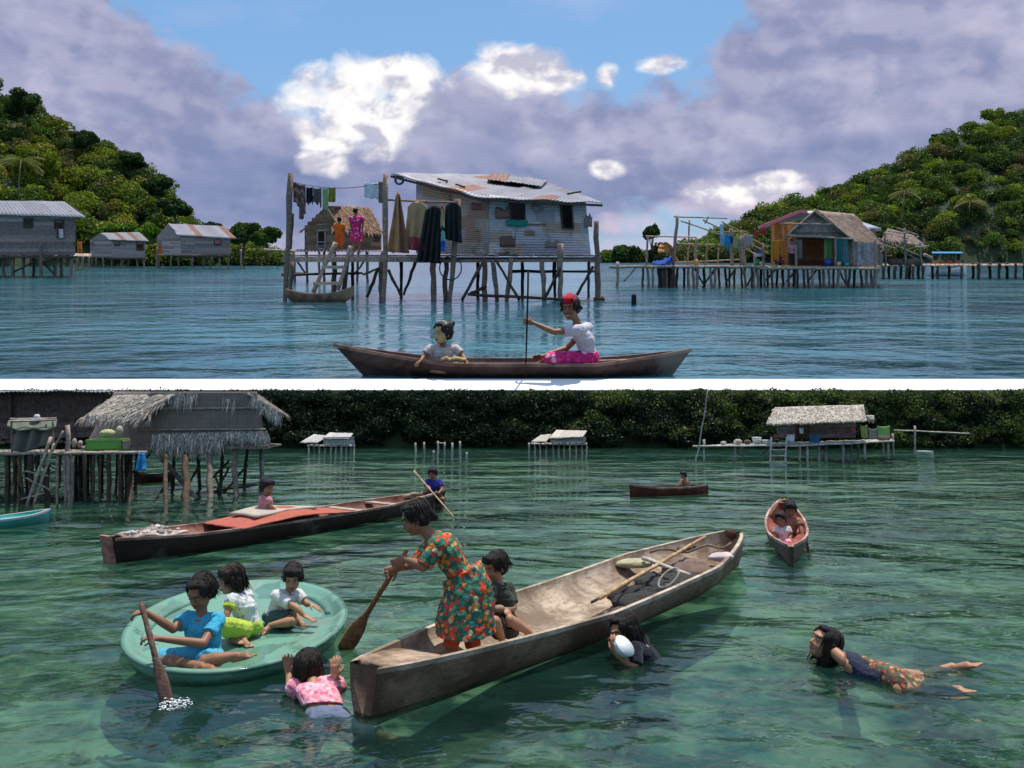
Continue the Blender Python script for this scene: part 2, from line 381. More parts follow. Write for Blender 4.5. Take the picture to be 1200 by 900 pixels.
def water(name, deep, light, glossr, patch_scale, wave, see, tintc, bump_s, ang=.0, F0=.02, octs=((.35, 2.0), (1., 1.), (2.7, .38), (7.5, .13), (20., .035))):
    def f(k):
        v = oc(k)
        h = None
        for i_, (fq, am) in enumerate(octs):
            q = k.m('MULTIPLY', k.noise(k.mapping(v, (wave*fq*.62, wave*fq, 1), (i_*7.3, i_*3.1, 0), rot=(0,0,ang*(1 if i_%2 else -.6)+.12*i_)), 1., 2.5, .5, .5), am)
            h = q if h is None else k.m('ADD', h, q)
        nrm = k.bump(h, 1., bump_s)
        pt = k.noise(k.mapping(v, (patch_scale*.6, patch_scale, 1), (2,7,0)), 1., 5, .55, .5)
        body = k.mix(k.mrange(pt, .36, .66), deep, light)
        df = k.add('ShaderNodeBsdfDiffuse'); k.put(df.inputs[0], body); k.put(df.inputs['Normal'], nrm)
        inner = df.outputs[0]
        if see > 0:
            tr = k.add('ShaderNodeBsdfRefraction'); k.put(tr.inputs[0], tintc); tr.inputs['IOR'].default_value = 1.12; tr.inputs['Roughness'].default_value = .03; k.put(tr.inputs['Normal'], nrm)
            tp = k.add('ShaderNodeBsdfTransparent'); k.put(tp.inputs[0], tintc)
            mm = k.add('ShaderNodeMixShader'); mm.inputs[0].default_value = .65; k.l.new(tr.outputs[0], mm.inputs[1]); k.l.new(tp.outputs[0], mm.inputs[2])
            m0 = k.add('ShaderNodeMixShader'); m0.inputs[0].default_value = see; k.l.new(inner, m0.inputs[1]); k.l.new(mm.outputs[0], m0.inputs[2]); inner = m0.outputs[0]
        gl = k.add('ShaderNodeBsdfGlossy'); gl.inputs['Roughness'].default_value = glossr; k.put(gl.inputs['Normal'], nrm); k.put(gl.inputs[0], (1,1,1))
        fr = k.add('ShaderNodeFresnel'); fr.inputs[0].default_value = 1.33; k.put(fr.inputs['Normal'], nrm)
        m = k.add('ShaderNodeMixShader'); k.put(m.inputs[0], k.m('MINIMUM', fr.outputs[0], F0)); k.l.new(inner, m.inputs[1]); k.l.new(gl.outputs[0], m.inputs[2])
        k.out(m.outputs[0])
    return mat(name, f)
water('water_upper', (.018,.078,.115), (.045,.175,.21), .04, .12, 1.0, 0, (1,1,1), .46, F0=.9)
water('water_lower', (.008,.032,.026), (.030,.105,.08), .015, .5, 1.0, .68, (.66,.94,.84), .12, ang=.35, F0=.8, octs=((.3, 2.3), (.8, 1.25), (2.0, .46), (5.5, .11), (15., .02)))
def _bed(k):
    v = oc(k); a = k.noise(k.mapping(v, (.45,.6,1)), 1., 6, .6, 1.2); b = k.noise(v, 2.2, 6, .62, 1.6)
    c = k.vor(k.mapping(k.mix(.25, v, k.noise(v, 1.5, 3, .5, 0, 1)), (1,1,1)), 2.3, 'SMOOTH_F1')
    g = k.m('ADD', k.m('MULTIPLY', a, .62), k.m('MULTIPLY', b, .38))
    far = k.add('ShaderNodeSeparateXYZ'); k.put(far.inputs[0], v)
    col = k.mix(k.mrange(g, .43, .58), (.02,.055,.04), (.60,.66,.44))
    col = k.mix(k.m('MULTIPLY', k.mrange(c, .25, .6), .5), col, (.04,.11,.08))
    k.out(k.principled(col, .95, k.bump(g, .5, .2)))
mat('seabed', _bed)
# ------------------------------------------------------------------ foliage
LEAF_Q = np.array([(-.5,-.25,0),(.5,-.35,.12),(.55,.3,-.05),(-.45,.35,.1)])
def leaf_cloud(centres, radii, cols, per, size, squash=.8, seed=1, dome=True):
    """arrays of small leaf quads on lumpy crown shells"""
    g = np.random.default_rng(seed); V = []; C = []
    for (c, r, col) in zip(centres, radii, cols):
        m = max(8, int(per*(r/np.mean(radii))**2))
        d = g.normal(size=(m, 3)); d /= np.linalg.norm(d, axis=1)[:, None]
        if dome: d[:, 2] = np.abs(d[:, 2])*np.where(g.random(m) < .82, 1, -.6)
        nl = 7; ld = g.normal(size=(nl, 3)); ld /= np.linalg.norm(ld, axis=1)[:, None]
        lump = np.max(d@ld.T, axis=1); rr = r*(.62+.42*np.clip((lump-.55)/.45, 0, 1))*(g.random(m)**.25)
        p = np.array(c)+d*rr[:, None]*np.array([1, 1, squash])
        nrm = d*.9+g.normal(size=(m, 3))*.8; nrm /= np.linalg.norm(nrm, axis=1)[:, None]
        a = np.cross(nrm, g.normal(size=(m, 3))); a /= np.linalg.norm(a, axis=1)[:, None]; b = np.cross(nrm, a)
        s = size*(.55+g.random(m)*.9)
        q = p[:, None, :]+s[:, None, None]*(LEAF_Q[None, :, 0:1]*a[:, None, :]+LEAF_Q[None, :, 1:2]*b[:, None, :]+LEAF_Q[None, :, 2:3]*nrm[:, None, :])
        V.append(q.reshape(-1, 3)); t = (.6+.8*g.random(m))*(.7+.6*g.random())
        cc = np.array(col)[None, :]*t[:, None]*(1+.25*(g.random((m, 1))-.5)*np.array([[1.5, .4, .2]]))
        C.append(cc)
    return np.concatenate(V), np.concatenate(C)
def build_leaves(name, V, C, parent, fr, origin, mt='leaf', **props):
    o = np.array(tuple(origin)); V = V-o; m = len(V)//4
    me = bpy.data.meshes.new(name); me.vertices.add(len(V)); me.vertices.foreach_set('co', V.astype(np.float32).ravel())
    me.loops.add(len(V)); me.loops.foreach_set('vertex_index', np.arange(len(V), dtype=np.int32))
    me.polygons.add(m); me.polygons.foreach_set('loop_start', np.arange(0, len(V), 4, dtype=np.int32)); me.polygons.foreach_set('loop_total', np.full(m, 4, dtype=np.int32))
    me.update(calc_edges=True); ca = me.color_attributes.new('tint', 'FLOAT_COLOR', 'CORNER')
    arr = np.ones((len(V), 4), dtype=np.float32); arr[:, :3] = np.repeat(np.clip(C, 0, 1), 4, axis=0); ca.data.foreach_set('color', arr.ravel())
    me.materials.append(MAT[mt]); me.validate()
    return place(name, me, parent, Vector(origin), fr, **props)
def tree(fr, base, h, r, col, label, group=None, lean=0., size=None, name='tree', per=520, nsub=7, thin=1., squash=.75, cat='tree'):
    t = thing(name, label, cat, fr, base, group); base = Vector(base); m = MB()
    top = base+Vector((lean*h, 0, h*.72))
    m.tube([base-Vector((0,0,.3)), base.lerp(top, .4)+Vector((.03*h,0,0)), top], [h*.035*thin, h*.025*thin, h*.01*thin], 7, (.12,.09,.07))
    cs = []; rs = []
    for i in range(nsub):
        a = 2*math.pi*i/nsub+random.random(); q = random.uniform(.2, .75)*r
        c = base+Vector((lean*h+math.cos(a)*q, math.sin(a)*q, h-r*.75+random.uniform(-.45,.35)*r)); cs.append(tuple(c)); rs.append(r*random.uniform(.42,.62))
        m.tube([base.lerp(top, .35+.06*i), base.lerp(top, .6).lerp(c, .5), c], [h*.014*thin, h*.01*thin, h*.004*thin], 5, (.12,.09,.07))
    m.build('trunk', MAT['wood'], t)
    V, C = leaf_cloud(cs, rs, [rc(col, .2) for _ in cs], per, size or r*.11, squash, seed=random.randint(0, 9**6), dome=False)
    build_leaves('crown', V, C, t, fr, base); return t
def palm(fr, base, h, r, label, col=(.10,.12,.03), group=None):
    t = thing('palm_tree', label, 'palm tree', fr, base, group); base = Vector(base); top = base+Vector((.05*h, 0, h))
    MB().tube([base, base.lerp(top,.5)+Vector((-.02*h,0,0)), top], [h*.02, h*.016, h*.013], 7, (.22,.19,.15)).build('trunk', MAT['wood'], t)
    m = MB()
    for i in range(16):
        a = i*2.4; up = random.uniform(-.1, .8)
        d = Vector((math.cos(a), math.sin(a), 0)); pts = [top+d*r*s+Vector((0,0,r*(up*s-.55*s*s))) for s in (0,.3,.6,.85,1)]
        sd = d.cross(Vector((0,0,1)))
        for sgn in (1,-1):
            for j in range(14):
                s = .12+j*.063; i0 = min(3, int(s*4)); p = pts[i0].lerp(pts[i0+1], min(1, s*4-i0)); l = r*.3*(1-abs(s-.5))
                m.q([p, p+d*r*.05, p+sd*sgn*l+d*l*.5+Vector((0,0,-l*.5))], [(0,1,2)], rc(col,.3))
    m.build('crown', MAT['leaf'], t); return t

# ------------------------------------------------------------------ the setting: water, beds, hills
def sheet(name, x0, x1, y0, y1, z, mt, fr, **p):
    m = MB(); m.q([(x0,y0,z),(x1,y0,z),(x1,y1,z),(x0,y1,z)], [(0,1,2,3)]); return m.build(name, MAT[mt], None, (0,0,0), fr, **p)
YS_L = LW(600, 524)[1]
dividerY = 37.5
sheet('lagoon_water', -900, 900, dividerY/US+.002, 3500, 0, 'water_upper', MU, kind='structure')
sheet('cove_water', -70, 70, -25, YS_L+1.5, 0, 'water_lower', ML, kind='structure')
sheet('cove_bed', -70, 70, -25, YS_L+1.5, -.5, 'seabed', ML, kind='structure')
WF = 36.4; zt, zb = -.004, CAMZ-(457-PY)/FP*WF        # added white divider strip, sloped so the sun brightens it
m = MB(); vs = [(x, y, z) for x in (-80., 80.) for (y, z) in ((WF,zb),(dividerY,zt),(dividerY+.3,zt),(dividerY+.3,zb-.6),(WF,zb-.6))]
m.q(vs, [(0,1,6,5),(1,2,7,6),(2,3,8,7),(3,4,9,8),(4,0,5,9),(4,3,2,1,0),(5,6,7,8,9)], (1,1,1)); w_ = m.build('white_divider', MAT['divider_white'], None, (0, WF, zb))
w_['label'] = 'long straight sloping white strip added as a divider between the upper lagoon and the forested cove below'; w_['category'] = 'divider strip'
def interp(pts, x):
    if x <= pts[0][0]: return pts[0][1]
    for (a, b), (c, d) in zip(pts, pts[1:]):
        if x <= c: return b+(d-b)*(x-a)/(c-a)
    return pts[-1][1]
def fan(name, fr, conv, px0, px1, npx, prof, Ys, Yr, z0=-.4, lowering=0., q_pow=.75, nq=14, back=.35):
    """hill as a fan of profiles: prof(px) = crest height at the ridge"""
    def pt(px, q):
        ys, yr = (Ys(px), Yr(px)); Y = ys+(yr-ys)*q; zc = prof(px, yr)
        z = z0+(zc-z0)*(max(q,0)**q_pow) if q <= 1 else z0+(zc-z0)*max(0, 1-(q-1)*1.5)
        x = (px-PX)/FP*Y if conv is None else conv(px, Y)
        return Vector((x, Y, z))
    m = MB(); vs = []; fs = []
    qs = [i/nq for i in range(nq+1)]+[1.15, 1.35, 1.7]
    for i in range(npx+1):
        px = px0+(px1-px0)*i/npx
        for q in qs: vs.append(pt(px, q))
    W = len(qs)
    for i in range(npx):
        for j in range(W-1): fs.append((i*W+j, (i+1)*W+j, (i+1)*W+j+1, i*W+j+1))
    m.q(vs, fs, (1,1,1), True); m.build(name, MAT['soil'], None, (0, Ys(600), 0), fr, kind='structure')
    return pt
# left hill of the lagoon
LH = [(-260,60),(-100,70),(-20,92),(12,106),(30,118),(60,142),(100,158),(150,185),(190,212),(210,240),(235,260),(262,268),(300,286),(340,301)]
RH = [(690,303),(712,301),(740,296),(780,290),(820,284),(860,262),(900,240),(940,228),(1000,207),(1050,188),(1100,158),(1160,134),(1200,128),(1300,110),(1450,105)]
G1, G2, G3, G4, G5 = (.085,.13,.022), (.17,.20,.022), (.045,.075,.02), (.22,.21,.03), (.14,.12,.045)
hl = fan('left_hill', MU, None, -260, 338, 40, lambda px, yr: H1+(PY-interp(LH, px)-3)/FP*yr-1.6, lambda px: 122+.06*max(0,px), lambda px: 150+max(0,200-px)*.1)
cs = []; rs = []; cl = []
for i in range(900):
    px = random.uniform(-240, 332); q = random.random()**.85; p = hl(px, q); r = random.choice([1.,1.4,1.9,2.6,3.1])*random.uniform(.85,1.15)*(1 if px < 215 else .75)
    lim = (p.z)  # crowns sit into the slope
    cs.append((p.x, p.y, p.z+r*.35)); rs.append(r); cl.append(random.choice([G1,G1,G2,G2,G3,G3,G4,G5]))
V, C = leaf_cloud(cs, rs, cl, 330, .31, .85, 3)
build_leaves('hillside_forest', V, C, None, MU, (hl(60,.2)), kind='stuff', label='dense green jungle covering the hill on the left')
hr = fan('right_hill', MU, None, 690, 1450, 44, lambda px, yr: max(.3, H1+(PY-interp(RH, px))/FP*yr-3.2), lambda px: 225., lambda px: 235+max(0, px-780)*.16)
cs = []; rs = []; cl = []
for i in range(1700):
    px = random.uniform(706, 1420); q = random.random()**.9; p = hr(px, q); r = random.choice([1.4,1.9,2.5,3.2,4.0])*random.uniform(.85,1.15)*(.7 if px < 800 else 1)
    cs.append((p.x, p.y, p.z+r*.35)); rs.append(r); cl.append(random.choice([G1,G1,G2,G3,G3,G5,G2,(.055,.085,.02)]))
V, C = leaf_cloud(cs, rs, cl, 210, .46, .85, 5)
build_leaves('hillside_forest', V, C, None, MU, (hr(900,.2)), kind='stuff', label='dense green jungle covering the hill on the right')
# single trees that stand out on the hills
T = [(28,112,150,6,4,G3,'dark broad tree on the crest at the upper left corner of the hill'),
     (45,175,138,7,4.4,(.14,.17,.012),'bright yellow-green tree near the left end of the wooded hill'),
     (98,158,150,6,3.4,G3,'tall dark tree on the skyline of the left hill above the small huts'),
     (152,184,150,6,3.6,G3,'dark spreading tree on the skyline at the steep end of the left hill'),
     (185,214,140,6,3.0,(.022,.045,.014),'dark tree standing where the left hill drops steeply'),
     (205,240,132,5.5,2.6,(.018,.04,.012),'narrow dark tree at the foot of the steep end of the left hill'),
     (165,262,124,6,3.2,(.10,.17,.015),'lime green bushy tree behind the hut with the red striped roof'),
     (132,268,126,5,3.0,(.085,.15,.015),'light green tree behind the small shed on stilts'),
     (285,262,130,6,3.6,G3,'large dark round tree at the end of the shore left of the tall pole'),
     (312,272,128,5,2.6,G1,'mid green tree beside the large dark tree at the end of the left shore'),
     (252,268,126,4,2.2,(.05,.08,.03),'small olive tree on the low shore behind the hut with the red striped roof')]
for (px, pyt, Y, h, r, c, lab) in T:
    top = U(px, pyt-8, Y); tree(MU, (top.x, Y, top.z-h), h, r*.8, c, lab, size=.32, per=620, group=None)
palm(MU, (U(22,235,128)), 6.2, 3.2, 'grey trunked palm at the far left above the big plank hut', (.13,.14,.05))
palm(MU, (U(1058,262,236)), 9, 4, 'tall palm rising from the jungle behind the ruined frame', (.12,.13,.04))
palm(MU, (U(1135,270,236)), 8, 4, 'pale palm low on the right hill near the blue awning', (.13,.13,.05))
for (px, pyt, h, r, c, lab) in [(764,266,9,2.0,G3,'slender dark conifer-like tree on the tip of the right shore'),
     (735,285,5.5,3.8,G3,'round dark mangrove at the water on the tip of the right shore'),
     (775,284,6,4.4,(.03,.055,.02),'broad dark mangrove behind the pole frame'),
     (722,294,3.2,2.2,G1,'smallest mangrove at the outer tip of the right shore'),
     (1162,126,7,4,G2,'olive tree crowning the top of the right hill'),
     (1105,156,7,3.8,G3,'dark tree on the skyline of the right hill')]:
    Yt = 224 if px < 900 else 330 if px < 1130 else 332
    if px > 900: Yt = 235+(px-780)*.16
    top = U(px, pyt, Yt); tree(MU, (top.x, Yt, top.z-h), h, r, c, lab, size=.6, per=300, nsub=4 if r < 2.5 else 7, squash=1.6 if r < 2.1 else .75)
# wooded bank of the cove
topL = Vector((0, WF-.05, zb)); mi = ML.inverted()
tl = mi @ topL
def bank_pt(px, q):
    Y = YS_L+(tl.y-YS_L)*q; return Vector((_dl(px,480)[0]/_dl(px,480)[1]*Y, Y, -.1+(tl.z+.1)*q))
m = MB(); vs = []; fs = []
for i in range(61):
    for q in (0,.2,.4,.6,.8,1.,1.06): vs.append(bank_pt(-500+2200*i/60, q)-Vector((0,0,.12)))
for i in range(60):
    for j in range(6): fs.append((i*7+j, (i+1)*7+j, (i+1)*7+j+1, i*7+j+1))
m.q(vs, fs, smooth=True); m.build('cove_bank', MAT['soil'], None, (0,YS_L,0), ML, kind='structure')
cs = []; rs = []; cl = []
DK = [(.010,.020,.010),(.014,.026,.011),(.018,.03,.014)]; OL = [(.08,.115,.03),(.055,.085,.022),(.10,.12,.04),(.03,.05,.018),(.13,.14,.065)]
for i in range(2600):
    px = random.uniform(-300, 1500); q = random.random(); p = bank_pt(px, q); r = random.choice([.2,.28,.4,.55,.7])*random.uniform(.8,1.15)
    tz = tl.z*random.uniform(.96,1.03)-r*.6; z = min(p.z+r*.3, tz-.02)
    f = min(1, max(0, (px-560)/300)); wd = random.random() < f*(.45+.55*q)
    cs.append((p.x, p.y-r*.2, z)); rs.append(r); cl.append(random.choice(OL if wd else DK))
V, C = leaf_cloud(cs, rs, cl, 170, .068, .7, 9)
build_leaves('shore_forest', V, C, None, ML, (0,YS_L,0), kind='stuff', label='dark wooded bank closing the cove below the white divider strip')
# ------------------------------------------------------------------ building helpers
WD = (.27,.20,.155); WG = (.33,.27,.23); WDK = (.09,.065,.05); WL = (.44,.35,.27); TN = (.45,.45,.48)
def quad(bl, br, tr_, tl_): 
    return lambda u, v: (bl.lerp(br, u)).lerp(tl_.lerp(tr_, u), v)
def board_wall(m, bl, br, tr_, tl_, n, col, holes=(), ulim=None, vertical=False, th=.03, gap=.02):
    """overlapping weathered boards filling a wall quad; holes are (u0,u1,v0,v1)"""
    f = quad(bl, br, tr_, tl_); nrm = (br-bl).cross(tl_-bl).normalized()
    for i in range(n):
        a0, a1 = i/n, (i+1)/n; mid = (a0+a1)/2
        segs = [(0., 1.)] if ulim is None else [ulim(mid)]
        for (u0, u1, v0, v1) in holes:
            lo, hi, s0, s1 = (v0, v1, u0, u1) if not vertical else (u0, u1, v0, v1)
            if lo < mid < hi:
                ns = []
                for (p, q) in segs:
                    if s0 > p: ns.append((p, min(q, s0)))
                    if s1 < q: ns.append((max(p, s1), q))
                segs = [x for x in ns if x[1]-x[0] > .005]
        for (p, q) in segs:
            cuts = [p]+sorted(random.uniform(p, q) for _ in range(1 if q-p > .4 and random.random() < .6 else 0))+[q]
            for c0, c1 in zip(cuts, cuts[1:]):
                if c1-c0 < .01: continue
                o = nrm*(th*random.uniform(-.4,.4)); j = random.uniform(0, gap)/n*3
                g = (lambda u, v: f(u, v)) if not vertical else (lambda u, v: f(v, u))
                P = [g(c0, a0+j), g(c1-.002, a0+j*random.random()), g(c1-.002, a1), g(c0, a1)]
                vs = [p_+o+nrm*th/2 for p_ in P]+[p_+o-nrm*th/2 for p_ in P]
                m.q(vs, [(0,1,2,3),(7,6,5,4),(0,4,5,1),(1,5,6,2),(2,6,7,3),(3,7,4,0)], rc(col, .38))
def shade(r, col, a=.8, b=1.12):
    k = r.uniform(a, b); return tuple(c*k for c in col)
def roof_sheet(m, bl, br, tr_, tl_, col, rust=(.24,.10,.06), nsheet=6, rows=2, amp=.015, ridges=40, sag=.05, th=.02, seed=0, rprob=.15):
    f = quad(bl, br, tr_, tl_); nrm = (br-bl).cross(tl_-bl).normalized()
    if nrm.z < 0: nrm = -nrm
    r = random.Random(seed); cc = [[(rust if r.random() < rprob else shade(r, col)) for _ in range(nsheet)] for _ in range(rows)]
    off = [[r.uniform(-.5,.5) for _ in range(nsheet)] for _ in range(rows)]
    def fn(u, v):
        i = min(nsheet-1, int(u*nsheet)); j = min(rows-1, int(v*rows))
        return f(u, v)+nrm*(amp*math.sin(u*ridges*2*math.pi)+sag*(mn.noise(Vector((u*5, v*3, seed)))+.3*off[j][i]))
    m.grid(fn, ridges*4, rows*5, th, lambda u, v: cc[min(rows-1,int(v*rows))][min(nsheet-1,int(u*nsheet))], smooth=True)
def corr_wall(m, bl, br, tr_, tl_, holes=(), ridge=.1, amp=.014, nu=36, seed=1, cols=None):
    f = quad(bl, br, tr_, tl_); nrm = (br-bl).cross(tl_-bl).normalized(); H = (tl_-bl).length; nr = H/ridge
    r = random.Random(seed); cols = cols or [(.52,.48,.50),(.60,.55,.56),(.42,.38,.41),(.64,.56,.53),(.50,.36,.26),(.55,.50,.50)]
    P = [[r.choice(cols) for _ in range(14)] for _ in range(12)]; sh = [r.random() for _ in range(12)]
    def tl(u, v):
        j = int(v*4.999); i = int((u+sh[j]*.2)*5) % 14; return P[j][i]
    def fn(u, v):
        j = int(v*4.999)
        return f(u, v)+nrm*(amp*math.sin(v*nr*2*math.pi+.5*mn.noise(Vector((u*4, v*2, seed))))+.03*mn.noise(Vector((u*5, v*4, seed+5)))+.012*sh[j])
    m.grid(fn, nu, int(nr*6), .012, tl, hole=lambda u, v: any(a < u < b and c < v < d for a, b, c, d in holes))
def thatch(m, bl, br, tr_, tl_, rows, per, length, col, th=.05, spread=.25, w=.03, droop=.35, base=True):
    """rows of hanging fronds over a sloping sheet; v runs eave (0) to ridge (1)"""
    f = quad(bl, br, tr_, tl_); nrm = (br-bl).cross(tl_-bl).normalized()
    if nrm.z < 0: nrm = -nrm
    if base: m.grid(lambda u, v: f(u, v)+nrm*.03*mn.noise(Vector((u*9, v*9, 1))), 12, 6, th, rc(col, .05))
    dn = ((bl+br)-(tl_+tr_)).normalized(); sd = (br-bl).normalized()
    for j in range(rows):
        for i in range(per):
            u = random.random(); v = (j+random.uniform(.1,.9))/rows; p = f(u, v)+nrm*(th*.6+.02*random.random())
            l = length*random.uniform(.5,1.25); d = (dn+sd*random.gauss(0,spread)).normalized()
            g = Vector((0,0,-droop*l*random.random()))
            s = d.cross(nrm).normalized()*w*random.uniform(.5,1.3); c = rc(col,.4)
            q1 = p+d*l*.6+nrm*.02*random.random(); q2 = p+d*l+g
            m.q([p-s*.5, p+s*.5, q1+s*.5, q1-s*.5, q2], [(0,1,2,3),(3,2,4)], c)
def window(t, m4, depth=.06, w=.07, col=WDK):
    """frame round a hole given its four corners"""
    m = MB(); nrm = (m4[1]-m4[0]).cross(m4[3]-m4[0]).normalized()
    for a, b in zip(m4, m4[1:]+m4[:1]): m.beam(a, b, w, depth, rc(col,.2), up=nrm)
    return m.build('window_frame', MAT['wood'], t)
def stilts(t, lst, col=WD, r=.06, name='stilt'):
    for a, b in lst:
        MB().stick(a, b, r*random.uniform(.85,1.15), r*random.uniform(.7,1), rc(col,.25), 6, .3).build(name, MAT['wood'], t)
def deck_boards(m, bl, br, fr_, fl, n, col, th=.04):
    f = quad(bl, br, fr_, fl)
    for i in range(n):
        a0, a1 = (i+.06)/n, (i+.94)/n; e0, e1 = random.uniform(-.02,.02), random.uniform(-.02,.02)
        P = [f(a0, e0), f(a1, e0), f(a1, 1+e1), f(a0, 1+e1)]; z = Vector((0,0,random.uniform(-.01,.01)))
        vs = [p+z for p in P]+[p+z-Vector((0,0,th)) for p in P]
        m.q(vs, [(0,1,2,3),(7,6,5,4),(0,4,5,1),(1,5,6,2),(2,6,7,3),(3,7,4,0)], rc(col,.25))
def cloth_hang(fr, name, label, cat, tl_, tr_, drop, col, mt='cloth', folds=3, amp=.03, hemw=1., group=None, ragged=0., stripes=None, sway=0.):
    m = MB(); sd = (tr_-tl_); nrm = sd.cross(Vector((0,0,1))).normalized()
    ph = random.random()*6
    def fn(u, v):
        d = drop*(1+ragged*mn.noise(Vector((u*6, ph, 3.3))))
        uu = .5+(u-.5)*(1+(hemw-1)*v)
        return tl_.lerp(tr_, uu)+Vector((0,0,-d*v-.03*math.sin(u*math.pi)))+nrm*(amp*(.3+v)*math.sin(u*folds*2*math.pi+ph)+amp*mn.noise(Vector((u*3,v*3,ph))))+sd.normalized()*sway*v*v
    def cf(u, v):
        if stripes: return stripes[int(v*len(stripes)*.999)]
        return col
    m.grid(fn, 20, 14, .02, cf)
    o = m.build(name, MAT[mt], None, tl_, fr); o['label'] = label; o['category'] = cat
    if group: o['group'] = group
    return o
def solo(m, name, mt, fr, origin, label, cat, group=None):
    o = m.build(name, MAT[mt], None, origin, fr); o['label'] = label; o['category'] = cat
    if group: o['group'] = group
    return o

# ================================================================== UPPER PLACE
# ---- big tin house on stilts
YH = UY(352)                                        # 26 m
t = thing('stilt_house', 'big rusty corrugated tin house on stilts in the middle of the lagoon', 'house', MU, U(600,352,YH))
YC = YH+.3
C0b, C0t = U(573,299,YC), U(573,229,YC)             # corner nearest the camera
Lb, Lt = U(488,297,YC+2.4), U(488,211,YC+2.4)
Rb, Rt = U(692,299,YC+1.2), U(686,237,YC+1.2)
m = MB(); corr_wall(m, Lb, C0b, C0t, Lt, ridge=.085, seed=4, nu=30, cols=[(.50,.44,.40),(.48,.33,.23),(.44,.42,.45),(.55,.48,.40)]); m.build('wall', MAT['metal'], t, label='rust brown side wall of horizontal tin sheets')
# front wall with its two windows
fw, fh = 692-573, 70.
def uh(x0, x1, y0, y1): return ((x0-573)/116, (x1-573)/116, (299-y1)/66, (299-y0)/66)
hw1, hw2 = uh(597,614,236,259), uh(658,671,238,267)
m = MB(); corr_wall(m, C0b, Rb, Rt, C0t, holes=[hw1, hw2], ridge=.085, nu=116, seed=9); m.build('wall', MAT['metal'], t, label='grey blue front wall of horizontal tin sheets')
f = quad(C0b, Rb, Rt, C0t)
BL2, BR2 = Lb+Vector((.25,3.6,0)), Rb+Vector((.1,3.0,0))
m = MB(); up = Vector((0,0,1.45))
m.grid(quad(BR2, Rb, Rt, BR2+up+Vector((0,0,.4))), 8, 20, .02, (.3,.3,.34)); m.grid(quad(Lb, BL2, BL2+up+Vector((0,0,.9)), Lt), 8, 20, .02, (.3,.3,.34)); m.grid(quad(BL2, BR2, BR2+up+Vector((0,0,.4)), BL2+up+Vector((0,0,.9))), 8, 20, .02, (.3,.3,.34))
m.build('wall', MAT['metal'], t, label='plain tin back and end walls')
for h in (hw1, hw2):
    cr = [f(h[0],h[2]), f(h[1],h[2]), f(h[1],h[3]), f(h[0],h[3])]
    cr = [c-Vector((0,.03,0)) for c in cr]; window(t, cr, w=.05)
g0 = f(hw1[0]-.03, hw1[2])-Vector((0,.06,0)); g1 = f(hw1[1]+.03, hw1[2])-Vector((0,.06,0))
MB().grid(lambda u, v: g0.lerp(g1, u)+Vector((0,-.03*v,-.19*v+.01*math.sin(u*9))), 8, 3, .02, (.02,.26,.20)).build('window_board', MAT['cloth'], t, label='green sill board under the left window')
m = MB()
for (x0, x1, y0, y1, c) in [(586,604,277,289,(.15,.07,.05)),(581,597,244,256,(.22,.10,.07)),(615,627,270,276,(.30,.17,.10)),(640,660,282,290,(.25,.20,.17)),(686,694,252,266,(.22,.17,.14)),(552,571,238,246,(.20,.07,.06)),(601,640,262,264,(.2,.1,.08))]:
    a = U(x0,y1,YC-.05+(.0 if x0 < 573 else (x0-573)/119*1.2)); b = U(x1,y1,YC-.05+(x1-573)/119*1.2 if x1 > 573 else YC+.3)
    if x0 < 573: a = U(x0,y1,YC+.55-.06); b = U(x1,y1,YC+.1-.06)
    hgt = (y1-y0)/FP*YC; m = MB()
    m.grid(lambda u, v: a.lerp(b, u)+Vector((0,.005*math.sin(u*9),hgt*v*(1+.5*mn.noise(Vector((u*4,1,x0))))-.1*hgt*mn.noise(Vector((u*6,3,x0))))), 14, 4, .008, c); m.build('rust_patch', MAT['metal'], t)
# roof: single slope, high at the back left
R = [U(458,204,YC+2.3), U(566,232,YC-.6), U(706,238,YC+.9), U(690,231,YC+4.6), U(575,205,YC+6.0)]
m = MB()
roof_sheet(m, R[0], R[1], U(640,214,YC+5.4), R[4], (.26,.25,.28), nsheet=5, rows=3, ridges=26, sag=.07, seed=3, rprob=.1)
roof_sheet(m, R[1]+Vector((-.02,0,.015)), R[2], R[3]+Vector((0,0,.0)), U(640,214,YC+5.4)+Vector((0,0,.03)), (.28,.27,.30), nsheet=5, rows=3, ridges=30, sag=.06, seed=6, rprob=.05)
a, b, c_, d_ = U(571,213,YC+3.0), U(634,221,YC+3.0), U(642,214,YC+5.2), U(576,205,YC+5.6); lift = Vector((0,0,.09))
roof_sheet(m, a+lift, b+lift, c_+lift, d_+lift, (.25,.24,.26), nsheet=3, rows=2, ridges=14, sag=.07, seed=8, rprob=.3)
rf = m.build('roof', MAT['metal'], t)
m = MB()
for (p, q) in [(R[0],R[1]),(R[1],R[2]),(R[0],R[4])]: m.beam(p-Vector((0,-.08,.07)), q-Vector((0,-.08,.07)), .07, .07, WDK)
m.build('rafter', MAT['wood'], rf)
for k in range(7):
    u = random.random(); p = R[1].lerp(R[2], u) if k % 2 else R[0].lerp(R[1], u)
    m2 = MB(); p = p+Vector((0, (dy_ := random.uniform(.6,1.8)), .10+.19*dy_)); m2.stick(p, p+Vector((random.uniform(-.5,.5), random.uniform(-.3,.3), .08)), .035, .03, WDK)
    if k < 3: m2.build('roof_pole', MAT['wood'], rf)
